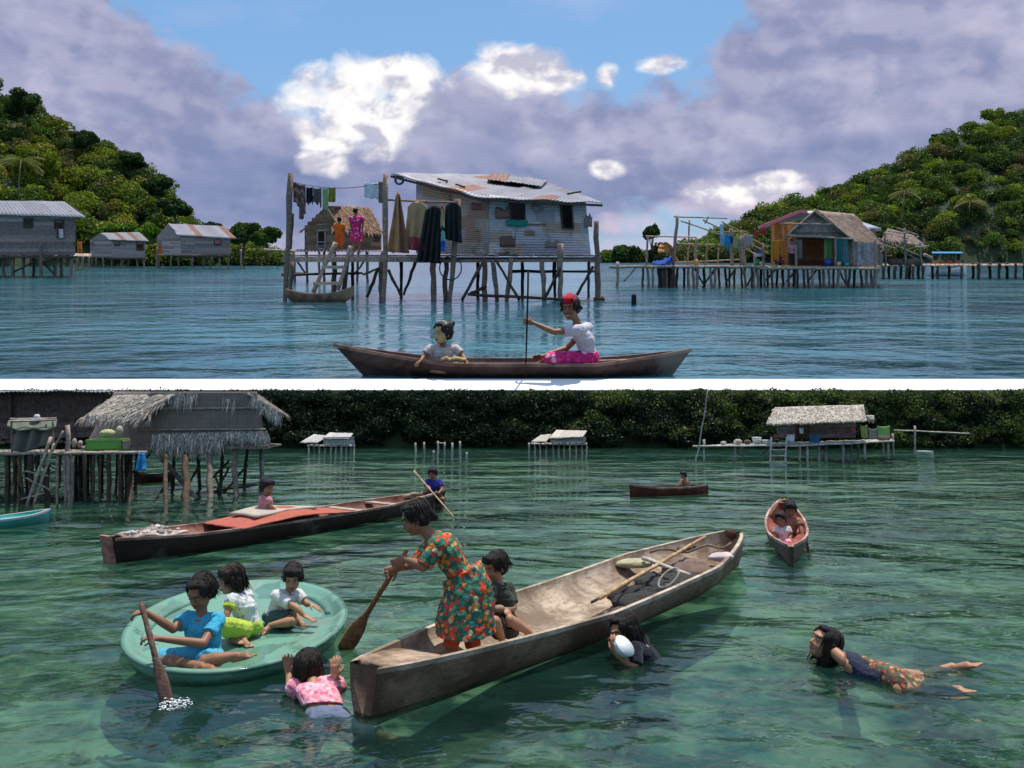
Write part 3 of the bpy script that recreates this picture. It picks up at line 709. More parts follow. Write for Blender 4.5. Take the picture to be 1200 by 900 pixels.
# deck
m = MB(); F0, F1 = U(333,297,YH+.1), U(706,302,YH+.5); B1 = F1+Vector((0,5.5,.0)); B0 = F0+Vector((.6,4.2,.0))
zd = F0.z
for q in (F0, F1, B0, B1): q.z = 1.385
deck_boards(m, F0, F1, B1, B0, 64, WG); m.build('deck', MAT['wood'], t)
a = U(330,304,YH); b = U(489,304,YH); m = MB(); m.beam(a, b, .08, .16, WL)
m.build('beam', MAT['wood'], t, label='pale front beam under the drying deck')
m = MB(); m.beam(U(487,306,YH), U(705,305,YH+.4), .09, .1, WD); m.build('beam', MAT['wood'], t)
m = MB(); m.beam(U(487,303,YH+2.4), U(705,303,YH+2.8), .09, .1, WD); m.build('beam', MAT['wood'], t)
m = MB(); m.stick(U(309,293,YH+1.2), U(345,295,YH+1.2), .05, .05, WL); m.build('beam', MAT['wood'], t, label='pale pole end poking out at the left')
def px_line(x0,y0,x1,y1,dy=0., Yb=YH): return (U(x0,y0,Yb+dy), U(x1,y1,Yb+dy))
st = [px_line(341,203,333,356,-.15), px_line(452,204,450,357,-.15), px_line(536,233,526,353,-.15), px_line(699,259,701,354,.1), px_line(657,285,657,352,.1),
      px_line(447,306,446,350,.5), px_line(508,305,508,352,.5), px_line(523,305,521,350,1.), px_line(568,304,568,351,.4), px_line(577,304,585,353,.1), px_line(599,303,592,354,.1),
      px_line(635,304,639,351,.3), px_line(341,305,340,345,2.), px_line(391,303,391,335,3.)]
stilts(t, [(a, b-Vector((0,0,.5))) for a, b in st], WD, .085)
stilts(t, [px_line(444,314,430,348,.3), px_line(455,316,471,349,.2), px_line(487,306,473,346,.6), px_line(568,303,541,352,-.1), px_line(580,303,609,352,-.1), px_line(657,314,638,350,0), px_line(695,312,676,346,.6), px_line(570,335,550,345,.3)], WDK, .05, 'brace')
stilts(t, [px_line(548,345,706,354,-.1), px_line(330,322,425,320,2.6), px_line(600,318,700,318,3.), px_line(343,250,340,292,-.1)], WDK, .05, 'rail')
stilts(t, [(U(x,305,YH+3.2), U(x,328,YH+3.2)+Vector((0,0,-.9))) for x in (413,470,560,612,650,690)], WDK, .06)
MB().stick(U(697,352,YH+.05), U(708,350,YH+.05), .09, .09, WDK).build('rail', MAT['wood'], t, label='short thick log end at the foot of the right pole')
# rail for mats
MB().stick(U(452,234,YH-.05), U(541,238,YH+.0), .035, .03, WD).build('hanging_rail', MAT['wood'], t)
# ladder
t2 = thing('ladder', 'short pole ladder leaning from the drying deck down to the moored dugout', 'ladder', MU, U(385,340,YH-.5))
for a, b in [px_line(393,284,367,343,-.45), px_line(411,288,396,340,-.45)]: MB().stick(a, b, .06, .06, WL).build('rail', MAT['wood'], t2)
for y, x0, x1 in ((304,383,407),(313,377,405),(332,367,399)): MB().beam(U(x0,y,YH-.5), U(x1,y,YH-.5), .07, .09, rc(WL)).build('rung', MAT['wood'], t2)
MB().stick(U(408,300,YH-.3), U(402,348,YH-.3), .07, .07, WDK).build('support_post', MAT['wood'], t2)
# clothes line and laundry
ca_, cb_ = U(341,213,YH-.12), U(452,214,YH-.12)
solo(MB().tube([ca_.lerp(cb_, i/12)+Vector((0,0,-.18*math.sin(math.pi*i/12))) for i in range(13)], .012, 5, (.1,.1,.12)), 'clothes_line', 'plastic', MU, ca_, 'thin washing line strung between the two tall poles of the drying deck', 'clothes line')
Yl = YH-.12
def hang(name, lab, cat, x0, x1, y0, y1, col, y0b=None, **k):
    a = U(x0, y0, Yl); b = U(x1, y0b or y0, Yl); return cloth_hang(MU, name, lab, cat, a, b, (y1-y0)/FP*Yl, col, **k)
br_, dk_ = (.24,.13,.11), (.12,.06,.06)
hang('towel', 'rust brown striped cloth at the left end of the washing line', 'cloth', 343.5, 358, 213, 240, br_, 217, folds=2, stripes=[br_,dk_,br_,(.35,.22,.18),dk_,br_,dk_,br_,(.35,.22,.18),dk_], amp=.04, ragged=.5)
hang('trouser_leg', 'narrow brown cloth hanging lowest on the left of the washing line', 'cloth', 351, 356, 236, 256, (.22,.12,.11), folds=1)
hang('black_shirt', 'black shirt on the washing line beside the striped cloth', 'shirt', 359, 366.5, 219, 237, (.015,.015,.02), folds=1.5, ragged=.3)
hang('grey_shorts', 'grey brown shorts pegged on the washing line between black and green cloths', 'shorts', 367, 376.5, 220, 239, (.13,.10,.10), folds=2, ragged=.4)
hang('green_towel', 'long pale green towel on the washing line', 'towel', 378, 384.5, 220, 245, (.30,.42,.16), folds=1, amp=.02)
hang('olive_towel', 'short olive yellow towel on the washing line', 'towel', 385, 393, 219, 236, (.28,.25,.03), folds=1.5)
hang('white_shirt', 'white shirt pegged near the right end of the washing line', 'shirt', 427, 443, 214, 232, (.72,.72,.75), folds=1.5, ragged=.15)
hang('brown_cloth', 'brown rag hanging against the second tall pole', 'cloth', 443.5, 450, 212, 237, (.25,.16,.12), folds=1)
def mat_hang(name, lab, x0, x1, xb0, xb1, y0, y1, y1b, d, colf, mt='cloth', folds=2, amp=.06):
    m = MB(); Ym = YH-.3+d
    def fn(u, v):
        x = (x0+(x1-x0)*u)*(1-v)+(xb0+(xb1-xb0)*u)*v; y = y0+((y1+(y1b-y1)*u)-y0)*v+6*(1-v)*(2*u-1)**2
        p = U(x, y, Ym); return p+Vector((0, amp*(.4+v)*math.sin(u*folds*2*math.pi+x0)+.05*mn.noise(Vector((u*4,v*4,x0))), 0))
    m.grid(fn, 26, 22, .03, colf); return solo(m, name, mt, MU, U(x0,y1,Ym), lab, 'mat' if 'mat' in lab else 'cloth')
mat_hang('blanket', 'tan and rust blanket draped in a peak beside the second tall pole', 464, 469, 454, 480, 225, 295, 297, .0, lambda u, v: (.52,.26,.11) if (u < .55) else (.28,.13,.07))
mat_hang('blanket', 'tan blanket with a red lower corner draped beside the black nets', 478, 500, 474, 500, 236, 292, 295, .05, lambda u, v: (.50,.32,.17) if v < .72 or u < .25 else (.40,.08,.09))
mat_hang('fishing_net', 'large black fishing net hung over the rail in front of the tin house', 499, 519, 488, 515, 241, 306, 309, -.1, lambda u, v: (.018,.018,.02), 'net', 4, .08)
mat_hang('fishing_net', 'second black net hanging right of the colourful strip', 522, 540, 521, 541, 237, 280, 285, -.1, lambda u, v: (.018,.018,.022), 'net', 3, .06)
stp = [(.45,.06,.08),(.40,.35,.12),(.45,.35,.2),(.5,.45,.25),(.02,.02,.03),(.2,.5,.45),(.25,.5,.4),(.02,.12,.5),(.02,.2,.6)]
mat_hang('striped_strip', 'narrow colourful strip of cloth ending in blue between the black nets', 516.5, 520, 517, 522, 240, 294, 294, -.2, lambda u, v: stp[min(8,int(v*9))], folds=.5, amp=.01)
a = U(528,314,YH-.35); solo(MB().tube([a+Vector((math.cos(k/20*2*math.pi)*.33, .02*math.sin(k), math.sin(k/20*2*math.pi)*.36)) for k in range(20)], .022, 6, (.03,.03,.035), closed=True), 'hose_ring', 'plastic', MU, a, 'large ring of black hose hanging below the deck edge', 'hose')
a = U(468,211,YC+1.6); solo(MB().tube([a+Vector((math.cos(k/16*2*math.pi)*.13, 0, math.sin(k/16*2*math.pi)*.13)) for k in range(16)], .04, 7, (.02,.025,.03), closed=True), 'rubber_ring', 'plastic', MU, a, 'small dark rubber ring hung under the raised roof corner', 'ring')
m = MB()
for k in range(26):
    x = random.uniform(563,604); p = U(x, 297-random.random()*2, YH+.4); p.z = 1.42+random.random()*.1; s = random.uniform(.04,.09)
    m.ell(p, Vector((s,0,0)), Vector((0,s,0)), Vector((s*.3,0,s*.7)), rc((.62,.55,.45),.2), 7, 5)
solo(m, 'shell_pile', 'hull', MU, U(583,298,YH+.4), 'row of pale shells drying on the deck under the left window', 'shells')
a = U(482,292,YH+.3); solo(MB().ell(U(461,292,YH+.6), Vector((.1,0,0)), Vector((0,.1,0)), Vector((0,0,.13)), (.35,.5,.6)), 'water_jug', 'plastic', MU, U(461,296,YH+.6), 'small pale blue jug behind the tan blanket', 'jug')
# moored dugout under the ladder
def canoe(fr, A, B, width, fns, th=.05, name='dugout_canoe', label='', col=(.3,.22,.15), inner=None, mt='hull', n=36, seats=(), group=None, cat='canoe', rim=None, origin=None, inner_mt=None, rake=None):
    """hull between two water points; fns: half-width w(t) 0..1, sheer z(t), keel z(t)"""
    wf, zf, kf = fns; A = Vector(A); B = Vector(B); A.z = B.z = 0; ax = (B-A); side = ax.cross(Vector((0,0,1))).normalized()
    nc = 8; t = thing(name, label, cat, fr, A.lerp(B, .5), group)
    def ring(tt, ins, lift=0.):
        w_ = max(.012, wf(tt)*width/2-ins); zg, zk = zf(tt), (max(kf(tt)+ins*1.2, .022) if ins else kf(tt))
        zk = min(zk, zg-.02); out = []
        for k in range(-nc, nc+1):
            s = k/nc; x = math.copysign(abs(s)**.75, s) if s else 0
            fz = (1-math.cos(abs(x)*math.pi/2))**.85; out.append(A+ax*tt+side*(w_*math.sin(x*math.pi/2))+Vector((0,0,zk+(zg-zk)*fz))+(ax.normalized()*rake(tt)*fz if rake else Vector((0,0,0))))
        return out
    def shell(ins, rev, ends):
        vs = []; fs = []
        for i in range(n+1): vs += ring(i/n if not ins else .012+.976*i/n, ins)
        W = 2*nc+1
        for i in range(n):
            for k in range(W-1):
                q = (i*W+k, i*W+k+1, (i+1)*W+k+1, (i+1)*W+k); fs.append(q[::-1] if rev else q)
        if ends: fs += [tuple(range(W)), tuple(range(n*W, (n+1)*W))[::-1]]
        return vs, fs
    m = MB(); m.q(*shell(0, False, True), (lambda i: col) if not callable(col) else col, True); m.build('hull', MAT[mt], t)
    m = MB(); m.q(*shell(th, True, True), inner or tuple(min(1,c*1.4) for c in (col if not callable(col) else (.3,.25,.2))), True); m.build('hull_lining', MAT[inner_mt or mt], t)
    m = MB()
    for k in (-1, 1):
        P = []
        for i in range(n+1):
            r0 = ring(i/n, 0); r1 = ring(.012+.976*i/n, th); e = -1 if k > 0 else 0
            P.append((r0[e], r1[e]))
        vs = []; fs = []
        for a_, b_ in P: vs += [a_+Vector((0,0,.004)), b_+Vector((0,0,.004)), a_+Vector((0,0,-.03)), b_+Vector((0,0,-.03))]
        for i in range(n): j = i*4; fs += [(j,j+4,j+5,j+1),(j,j+2,j+6,j+4),(j+1,j+5,j+7,j+3)]
        m.q(vs, fs, rim or (.45,.38,.30))
    m.build('gunwale', MAT[mt], t)
    for tt, d in seats:
        w_ = wf(tt)*width/2-th*.5; c = A+ax*tt; c.z = zf(tt)-d
        MB().beam(c-side*w_, c+side*w_, .16, .03, (.4,.34,.28)).build('thwart', MAT['wood'], t)
    return t, lambda tt, s=0., z=0.: A+ax*tt+side*s*wf(tt)*width/2+Vector((0,0,z))
ell_w = lambda p: (lambda t_: max(.03, 1-abs(2*t_-1)**p))
Ym = YH-.9
canoe(MU, U(334,356,Ym), U(415,356,Ym), .5, (lambda t_: max(.1, 1-abs(2*t_-.95)**2.2), lambda t_: .20+.20*abs(2*t_-1)**2.2+.08*t_, lambda t_: -.1+.3*abs(2*t_-1)**4), label='short weathered dugout moored under the pole ladder', col=(.30,.20,.12), rim=(.4,.28,.18))

# ---- brown hut with palm roof behind
YB = 46.
t = thing('thatched_hut', 'brown board hut with a palm leaf gable roof behind the drying deck', 'hut', MU, U(400,325,YB))
def B(x, y, d=0.): return U(x, y, YB+d)
m = MB(); board_wall(m, B(358,292), B(392,293), B(392,262), B(358,264), 7, (.28,.18,.11), holes=[((372-358)/34,(381-358)/34,.05,.78)])
board_wall(m, B(358,264), B(392,262), B(392,243), B(358,243), 5, (.26,.16,.10), ulim=lambda v: (max(0,.72*v), 1.))
m.build('wall', MAT['wood'], t, label='gable end wall with the door')
m = MB(); board_wall(m, B(392,293), B(447,293,1.5), B(447,270,1.5), B(392,268), 5, (.30,.20,.13), holes=[((437-392)/55,(445-392)/55,.45,.85)]); m.build('wall', MAT['wood'], t, label='long side wall with a small window')
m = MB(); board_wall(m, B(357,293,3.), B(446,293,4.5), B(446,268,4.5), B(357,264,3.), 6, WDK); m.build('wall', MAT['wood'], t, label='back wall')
m = MB(); thatch(m, B(388,270,-.4), B(449,274,1.2), B(433,243,2.4), B(382,241,1.0), 8, 110, .35, (.26,.16,.10), w=.05); m.build('roof', MAT['thatch'], t)
m = MB(); thatch(m, B(352,273,.4), B(352,270,3.5), B(420,243,3.2), B(383,241,-.2), 6, 50, .3, (.22,.14,.10), w=.05); m.build('roof', MAT['thatch'], t, label='roof slope facing left')
for p in [(382,242,400,270),(400,243,424,272),(413,243,446,272)]: MB().stick(B(p[0],p[1],-.5 if p[0]<390 else .6), B(p[2],p[3],-.5), .04, .04, (.42,.30,.2)).build('roof_pole', MAT['wood'], t)
window(t, [B(372,291,-.05), B(381,291,-.05), B(381,270,-.05), B(372,270,-.05)], col=(.42,.38,.34))
m = MB(); deck_boards(m, B(335,294), B(455,294), B(455,292,3), B(335,292,3), 30, WD); m.build('deck', MAT['wood'], t)
stilts(t, [(B(x,295,d), B(x+random.uniform(-2,2),330,d)+Vector((0,0,-.3))) for x, d in ((344,0),(359,.2),(374,.1),(392,.2),(413,0),(430,.3),(448,.1),(380,2.5),(420,2.5))], WD, .075)
stilts(t, [(B(344,300), B(359,322)), (B(430,302), B(415,322)), (B(335,321,-.2), B(425,320,-.2)), (B(425,322,-.2), B(450,312,-.2))], WDK, .06, 'brace')

# ---- plank huts on the left shore
def plank_hut(label, Yb, wall_l, wall_f, roof, posts, holes_f=(), holes_l=(), gable=None, deck=True, roofcol=(.27,.27,.30), wall=(.35,.27,.25), rp=.12, seedr=1, side_d=3.):
    """wall_f = (x0,x1,yb,yt) front; wall_l = (x0,yb,yt) its far left edge receding by side_d"""
    x0, x1, yb, yt, yt2 = wall_f
    t = thing('plank_hut', label, 'hut', MU, U((x0+x1)/2, yb+20, Yb)); nb = 12
    bl, br, tr_, tl_ = U(x0,yb,Yb), U(x1,yb,Yb), U(x1,yt2,Yb), U(x0,yt,Yb)
    hf = [((a-x0)/(x1-x0),(b-x0)/(x1-x0),(yb-d)/(yb-yt),(yb-c)/(yb-yt)) for a,b,c,d in holes_f]
    m = MB(); board_wall(m, bl, br, tr_, tl_, nb, wall, holes=hf); m.build('wall', MAT['wood'], t)
    for a,b,c,d in holes_f: window(t, [U(a,d,Yb-.05), U(b,d,Yb-.05), U(b,c,Yb-.05), U(a,c,Yb-.05)], w=.06)
    back = Vector((((x1-PX)/FP)*side_d-.35, side_d, 0))
    if wall_l:
        lx, lyb, lyt = wall_l; l0, l1 = U(lx,lyb,Yb+side_d*.6), U(lx,lyt,Yb+side_d*.6)
        hl_ = [((a-lx)/(x0-lx),(b-lx)/(x0-lx),(yb-d)/(yb-yt),(yb-c)/(yb-yt)) for a,b,c,d in holes_l]
        m = MB(); board_wall(m, l0, bl, tl_, l1, nb, tuple(c*1.1 for c in wall), holes=hl_)
        if gable:
            gx, gy = gable[:2]; gp = U(gx, gy, Yb+side_d*.3)
            vs = [l1, tl_, gp]; nn = Vector((0,.04,0)); m.q([*vs, *[p+nn for p in vs]], [(0,1,2),(5,4,3),(0,3,4,1),(1,4,5,2),(2,5,3,0)], wall)
        m.build('wall', MAT['wood'], t, label='gable end wall')
        m = MB(); board_wall(m, br+back, l0+back*.6, l1+back*.6, tr_+back, 6, wall); board_wall(m, br, br+back, tr_+back, tr_, 6, wall); m.build('wall', MAT['wood'], t, label='back and right walls')
    else:
        m = MB(); board_wall(m, br, br+back, tr_+back, tr_, 6, wall); board_wall(m, br+back, bl+back, tl_+back, tr_+back, 6, wall); m.build('wall', MAT['wood'], t, label='back and right walls')
    (ax_, ay, bx, by, cx, cy, dx, dy) = roof   # eave left, eave right, ridge right, ridge left
    rise = side_d*.55
    m = MB(); roof_sheet(m, U(ax_,ay,Yb-.35), U(bx,by,Yb-.35), U(cx,cy,Yb+rise), U(dx,dy,Yb+rise), roofcol, nsheet=9, rows=1, ridges=30, sag=.04, seed=seedr, rprob=rp); rf = m.build('roof', MAT['metal'], t)
    m = MB(); e1 = U(dx,dy,Yb+rise); e2 = U(cx,cy,Yb+rise); bk = Vector((0,side_d*.7,-(ay-dy)/FP*Yb)); 
    bk0 = (U(gable[2],gable[3],Yb+side_d*.7)-e1) if gable and len(gable) > 2 else bk+Vector((-.3,0,0))
    roof_sheet(m, e1+bk0, e2+bk, e2, e1, roofcol, nsheet=6, rows=1, ridges=20, sag=.03, seed=seedr+3, rprob=.3); m.build('roof', MAT['metal'], t, label='far slope of the roof')
    m = MB(); f0 = bl+Vector((-.3,-.25,-.04)); f1 = br+Vector((.3,-.25,-.04)); deck_boards(m, f0, f1, f1+back*1.1, f0+back*1.1, 24, WD)
    m.beam(f0-Vector((0,0,.1)), f1-Vector((0,0,.1)), .12, .12, WDK); m.build('deck', MAT['wood'], t)
    stilts(t, [(U(x,y,Yb+d), U(x+random.uniform(-1.5,1.5),yy,Yb+d)-Vector((0,0,.4))) for x,y,yy,d in posts], WD, .11)
    return t
t = plank_hut('largest grey plank hut on stilts at the far left under the wooded hill', UY(325), None, (-40,88,299,251,253), (-45,250,101,255,75,236,-45,235),
    [(15,299,326,0),(28,299,326,.6),(40,299,326,3),(48,286,326,-.3),(65,299,325,1),(84,299,325,0),(-20,299,326,0),(4,299,326,.4),(72,299,318,3)], [(28,38,256,266),(64,74,258,268)], rp=.0, seedr=2, side_d=4.5)
stilts(t, [(U(45,312,UY(325)), U(66,302,UY(325))), (U(14,320,UY(325)), U(46,304,UY(325))), (U(48,304,UY(325)),U(64,322,UY(325)))], WDK, .07, 'brace')
cloth_hang(MU, 'white_shirt', 'white shirt hanging below the right window of the largest plank hut', 'shirt', U(69,268,UY(325)-.2), U(74,268,UY(325)-.2), .6, (.65,.62,.62), folds=1)
cloth_hang(MU, 'dark_red_cloth', 'dark red cloth hanging beside the white shirt on the largest plank hut', 'cloth', U(66,268,UY(325)-.2), U(68.6,268,UY(325)-.2), .6, (.2,.07,.06), folds=1)
plank_hut('small pale plank shed on stilts between the two larger huts on the left', 108., (106,301,281), (131,170,302,281,283), (128,281,175,283,163,272,118,273),
    [(x,301,312,d) for x,d in ((108,1),(113,.6),(121,.3),(131,0),(142,0),(150,1),(160,0),(168,0))], [(134,140,283,288),(160,168,284,293)], [(106.8,110.5,284,295)], gable=(118,273,101,281), roofcol=(.28,.27,.28), rp=.2, seedr=5, side_d=4)
plank_hut('plank hut on stilts with rust red stripes in its tin roof by the left shore', 98., (184,299,277), (212,270,299,277,280), (208,276,278,280,262,265,197,262),
    [(x,299,314,d) for x,d in ((186,1),(201,.3),(209,0),(226,0),(239,0),(246,1),(257,0),(268,0))]+[(184,290,314,.8),(282,292,314,0)], [(251,258,281,287)], [(184.9,190,278,291)], gable=(197,262,184,277), roofcol=(.28,.28,.32), wall=(.36,.28,.26), rp=.28, seedr=11, side_d=4.5)
cloth_hang(MU, 'orange_cloth', 'orange cloth in the doorway of the hut with the red striped roof', 'cloth', U(184,291,97.), U(190.5,291,97.), .55, (.60,.14,.02), folds=1.5)
cloth_hang(MU, 'pink_shirt', 'small pink shirt hung in the window of the hut with the red striped roof', 'shirt', U(252,281,97.8), U(258,281,97.8), .45, (.55,.15,.18), folds=1)
t = thing('walkway', 'short plank walkway between the largest plank hut and the small shed', 'walkway', MU, U(97,300,88.))
m = MB(); deck_boards(m, U(86,300,84.), U(107,300,100.), U(107,297,102.), U(86,297,88.), 14, WL); m.build('deck', MAT['wood'], t)
stilts(t, [(U(x,300,86.+k*2.5), U(x,314,86.+k*2.5)-Vector((0,0,.5))) for k, x in enumerate((90,97,104))], WD, .1)
t = thing('hanging_coverall', 'bright orange coverall hanging above the walkway on the left', 'coverall', MU, U(94,297,88.))
m = MB(); m.grid(lambda u, v: U(91+5*u, 283.5+9*v, 88.)+Vector((0,.15*math.sin(u*6),0)), 8, 8, .12, (.8,.20,.02)); m.build('coverall_body', MAT['cloth'], t)
m = MB(); m.grid(lambda u, v: U(91.5+2*u, 292.5+4*v, 88.)+Vector((0,.1*math.sin(u*6),0)), 4, 4, .12, (.7,.16,.02)); m.build('coverall_leg', MAT['cloth'], t)
m = MB(); m.grid(lambda u, v: U(94+2*u, 292.5+4*v, 88.)+Vector((0,.1*math.sin(u*6),0)), 4, 4, .12, (.7,.16,.02)); m.build('coverall_leg', MAT['cloth'], t)

# ---- right hand village: long pole platform, thatched hut, red-edged house
YR = UY(337)
def Rr(x, y, d=0.): return U(x, y, YR+d)
t = thing('pole_platform', 'long rickety pole platform running to the thatched hut on the right', 'platform', MU, Rr(860,337))
zp = Rr(800,312).z
def Rz(x, z, d=0.): return Vector(((x-PX)/FP*(YR+d), YR+d, z))
m = MB(); deck_boards(m, Rz(716,zp), Rz(1031,zp), Rz(1031,zp,6.5), Rz(760,zp,4.0), 90, WL); m.build('deck', MAT['wood'], t)
m = MB(); m.stick(Rz(714,zp-.03,-.1), Rz(900,zp-.03,-.1), .06, .06, WG, 14); m.stick(Rz(890,zp-.08,-.1), Rz(1030,zp-.1,-.1), .07, .06, WL, 10); m.build('beam', MAT['wood'], t)
ps = [(722,318,-.0,.3)]
for i in range(46):
    x = 752+i*6.1+random.uniform(-1.5,1.5); d = random.choice([0,0,.3,1.5,3.])
    a = Rz(x, zp-.05, d); b = a+Vector((random.uniform(-.12,.12), 0, -zp-.5)); stilts(t, [(a, b)], random.choice([WD,WDK,WG]), .06)
stilts(t, [(Rz(724,zp+.2,-.05), Rz(723,-.5,-.05)), (Rz(1027,zp,-.05), Rz(1025,-.4,-.05)), (Rz(1031,zp), Rz(1018,-.1,.2))], WG, .07)
for i in range(9):
    x = 790+i*24; stilts(t, [(Rz(x, zp-.1, .1), Rz(x+random.choice([-1,1])*random.uniform(8,16), random.uniform(-.1,.3), .2))], WDK, .045, 'brace')
stilts(t, [(Rz(745,zp-.05,-.1), Rz(731,.25,-.1))], WG, .035, 'brace')
for i, x in enumerate((775,779,783,787)): MB().stick(Rz(x,zp-.02,.4), Rz(x+.5,-.5,.4), .13, .13, WG if i%2 else WDK, n=9).build('stilt', MAT['wood'], t, label='one of four fat posts bundled under the orange tarp')
# bare pole frame
t = thing('pole_scaffold', 'bare leaning frame of thin poles standing on the left half of the pole platform', 'scaffold', MU, Rz(800,zp,.5))
for p in [(794,253,789,311,.3,.075),(759,278,758,311,.3,.05),(816,278,815,311,.6,.06),(808,258,806,311,2.,.04),(829,276,827,311,2.,.04),(842,290,841,311,2.,.04),(857,268,858,311,.6,.08),(870,276,872,311,.8,.1),(885,300,884,311,.6,.06),(894,285,896,338,-.1,.05),(884,296,884,338,-.1,.035),(867,278,868,311,.1,.05)]:
    MB().stick(Rr(p[0],p[1],p[4]), Rr(p[2],p[3],p[4]), p[5], p[5], rc(WG,.3)).build('pole', MAT['wood'], t)
for p in [(757,277,817,278,.3),(792,286,870,287,.4),(790,254,852,256,.3),(798,259,848,276,.3),(824,258,848,270,.6),(846,260,868,271,.6),(838,272,874,271,.8),(868,272,900,290,.6),(845,275,890,300,.4),(830,254,826,262,.4),(876,284,900,296,.5),(780,308,872,304,2.5)]:
    MB().stick(Rr(p[0],p[1],p[4]), Rr(p[2],p[3],p[4]+.6), .035, .03, rc(WL,.3)).build('crossbar', MAT['wood'], t)
MB().stick(Rr(790,312,-.15), Rr(790,346,-.15), .07, .06, WDK).build('pole', MAT['wood'], t)
def rcloth(name, lab, cat, x0, x1, y0, y1, col, d=.3, **k): return cloth_hang(MU, name, lab, cat, Rr(x0,y0,d), Rr(x1,y0,d), (y1-y0)/FP*(YR+d), col, **k)
rcloth('pale_towel', 'pale blue towel hanging highest on the bare pole frame', 'towel', 844, 848, 262, 276, (.5,.62,.65), folds=1)
rcloth('light_blue_shirt', 'light blue shirt hanging under the pale towel on the pole frame', 'shirt', 844, 849, 274, 286, (.25,.42,.62), d=.2, folds=1)
rcloth('cyan_shirt', 'cyan shirt with ragged hem on the pole frame', 'shirt', 849.5, 855.5, 274, 292, (.02,.30,.50), folds=1.5, ragged=.3)
rcloth('navy_cloth', 'dark navy cloth next to the cyan shirt', 'cloth', 854, 859, 276, 284, (.01,.05,.28), d=.4, folds=1)
rcloth('yellow_green_cloth', 'yellow green cloth hanging right of the navy cloth', 'cloth', 860, 865, 277, 290, (.35,.40,.20), folds=1)
rcloth('green_cloth', 'sage green cloth hanging low between thick poles', 'cloth', 862.5, 867, 284, 296, (.14,.22,.10), d=.5, folds=1)
rcloth('patched_cloth', 'pale patched cloth over the slanting poles left of the orange curtain', 'cloth', 872, 882, 275, 288, (.42,.36,.34), ragged=.7, folds=2)
rcloth('red_cloth', 'small red cloth on top of the heap of poles', 'cloth', 883, 889, 271, 276, (.55,.03,.04), folds=1)
rcloth('dark_red_cloth', 'dark red cloth hanging beneath the left end of the pink roof edge', 'cloth', 892, 898, 267, 275, (.40,.04,.05), folds=1.5)
# tarps
m = MB(); m.grid(lambda u, v: Rr(772+15*u+10*v*u-1*v, 288-4*math.sin(u*3.1)+(8+12*u)*v, .2+1.1*v*(u-.4))+Vector((0,.12*mn.noise(Vector((u*4,v*4,2))),.08*mn.noise(Vector((u*5,v*5,8))))), 16, 12, .03, lambda u, v: (.62,.28,.09)); solo(m, 'orange_tarp', 'cloth', MU, Rz(785,zp), 'crumpled orange tarp thrown over a pole at the left of the platform', 'tarp')
m = MB(); m.grid(lambda u, v: Rr(765+23*u, 310-(3+9*u**2)*(1-v), -.1+.9*(1-v))+Vector((0,.08*mn.noise(Vector((u*5,v*4,7))),.1*mn.noise(Vector((u*7,v*5,4))))), 16, 10, .03, (.01,.06,.35)); solo(m, 'blue_tarp', 'cloth', MU, Rz(775,zp), 'rumpled blue tarp lying below the orange tarp', 'tarp')
solo(MB().ell(Rr(815.5,307.5,.3), Vector((.13,0,0)), Vector((0,.13,0)), Vector((0,0,.15)), (.65,.35,.12)), 'orange_bundle', 'cloth', MU, Rz(815,zp,.3), 'small orange bundle at the foot of a frame pole', 'bundle')
def tub(name, lab, cat, p, r, h, col, fr=MU, top=1.15):
    m = MB(); m.tube([p, p+Vector((0,0,h))], [r, r*top], 12, col); m.tube([p+Vector((0,0,h*.94)), p+Vector((0,0,h*1.04))], [r*top*1.08]*2, 12, rc(col,.1)); return solo(m, name, 'plastic', fr, p, lab, cat)
tub('green_bucket', 'green bucket on the platform left of the orange curtain', 'bucket', Rz(887,zp+.01,.3), .1, .28, (.02,.25,.08))
tub('cream_bucket', 'cream bucket beside the green bucket on the platform', 'bucket', Rz(892,zp+.01,.25), .1, .2, (.55,.5,.3))
tub('white_basin', 'white basin hung on a pole above the green bucket', 'basin', Rz(888.5,zp+.42,.2), .14, .12, (.6,.62,.65))
tub('blue_bowl', 'small dark blue bowl stacked in the white basin', 'bowl', Rz(888.5,zp+.55,.2), .1, .1, (.02,.06,.4))
tub('blue_drum', 'blue drum standing in the dark doorway of the thatched hut', 'drum', Rz(971,zp+.01,.5), .16, .3, (.02,.08,.35))
tub('cream_jar', 'cream jar at the foot of the teal curtain', 'jar', Rz(983,zp+.01,.1), .08, .18, (.6,.5,.35))
tub('teal_bucket', 'teal bucket at the right foot of the teal curtain', 'bucket', Rz(992,zp+.01,.1), .1, .14, (.03,.35,.42))
tub('green_pail', 'pale green pail beside the person in red', 'pail', Rz(910,zp+.01,.3), .09, .16, (.35,.5,.3))
# black stump
solo(MB().tube([UW(743,357)-Vector((0,0,.4)), UW(743,357)+Vector((0,0,.25)), UW(743,357)+Vector((0,0,.29))], [.075,.07,.06], 9, (.02,.02,.02), .05), 'mooring_stump', 'wood', MU, UW(743,357), 'short black stump sticking out of the lagoon right of the tin house', 'stump')
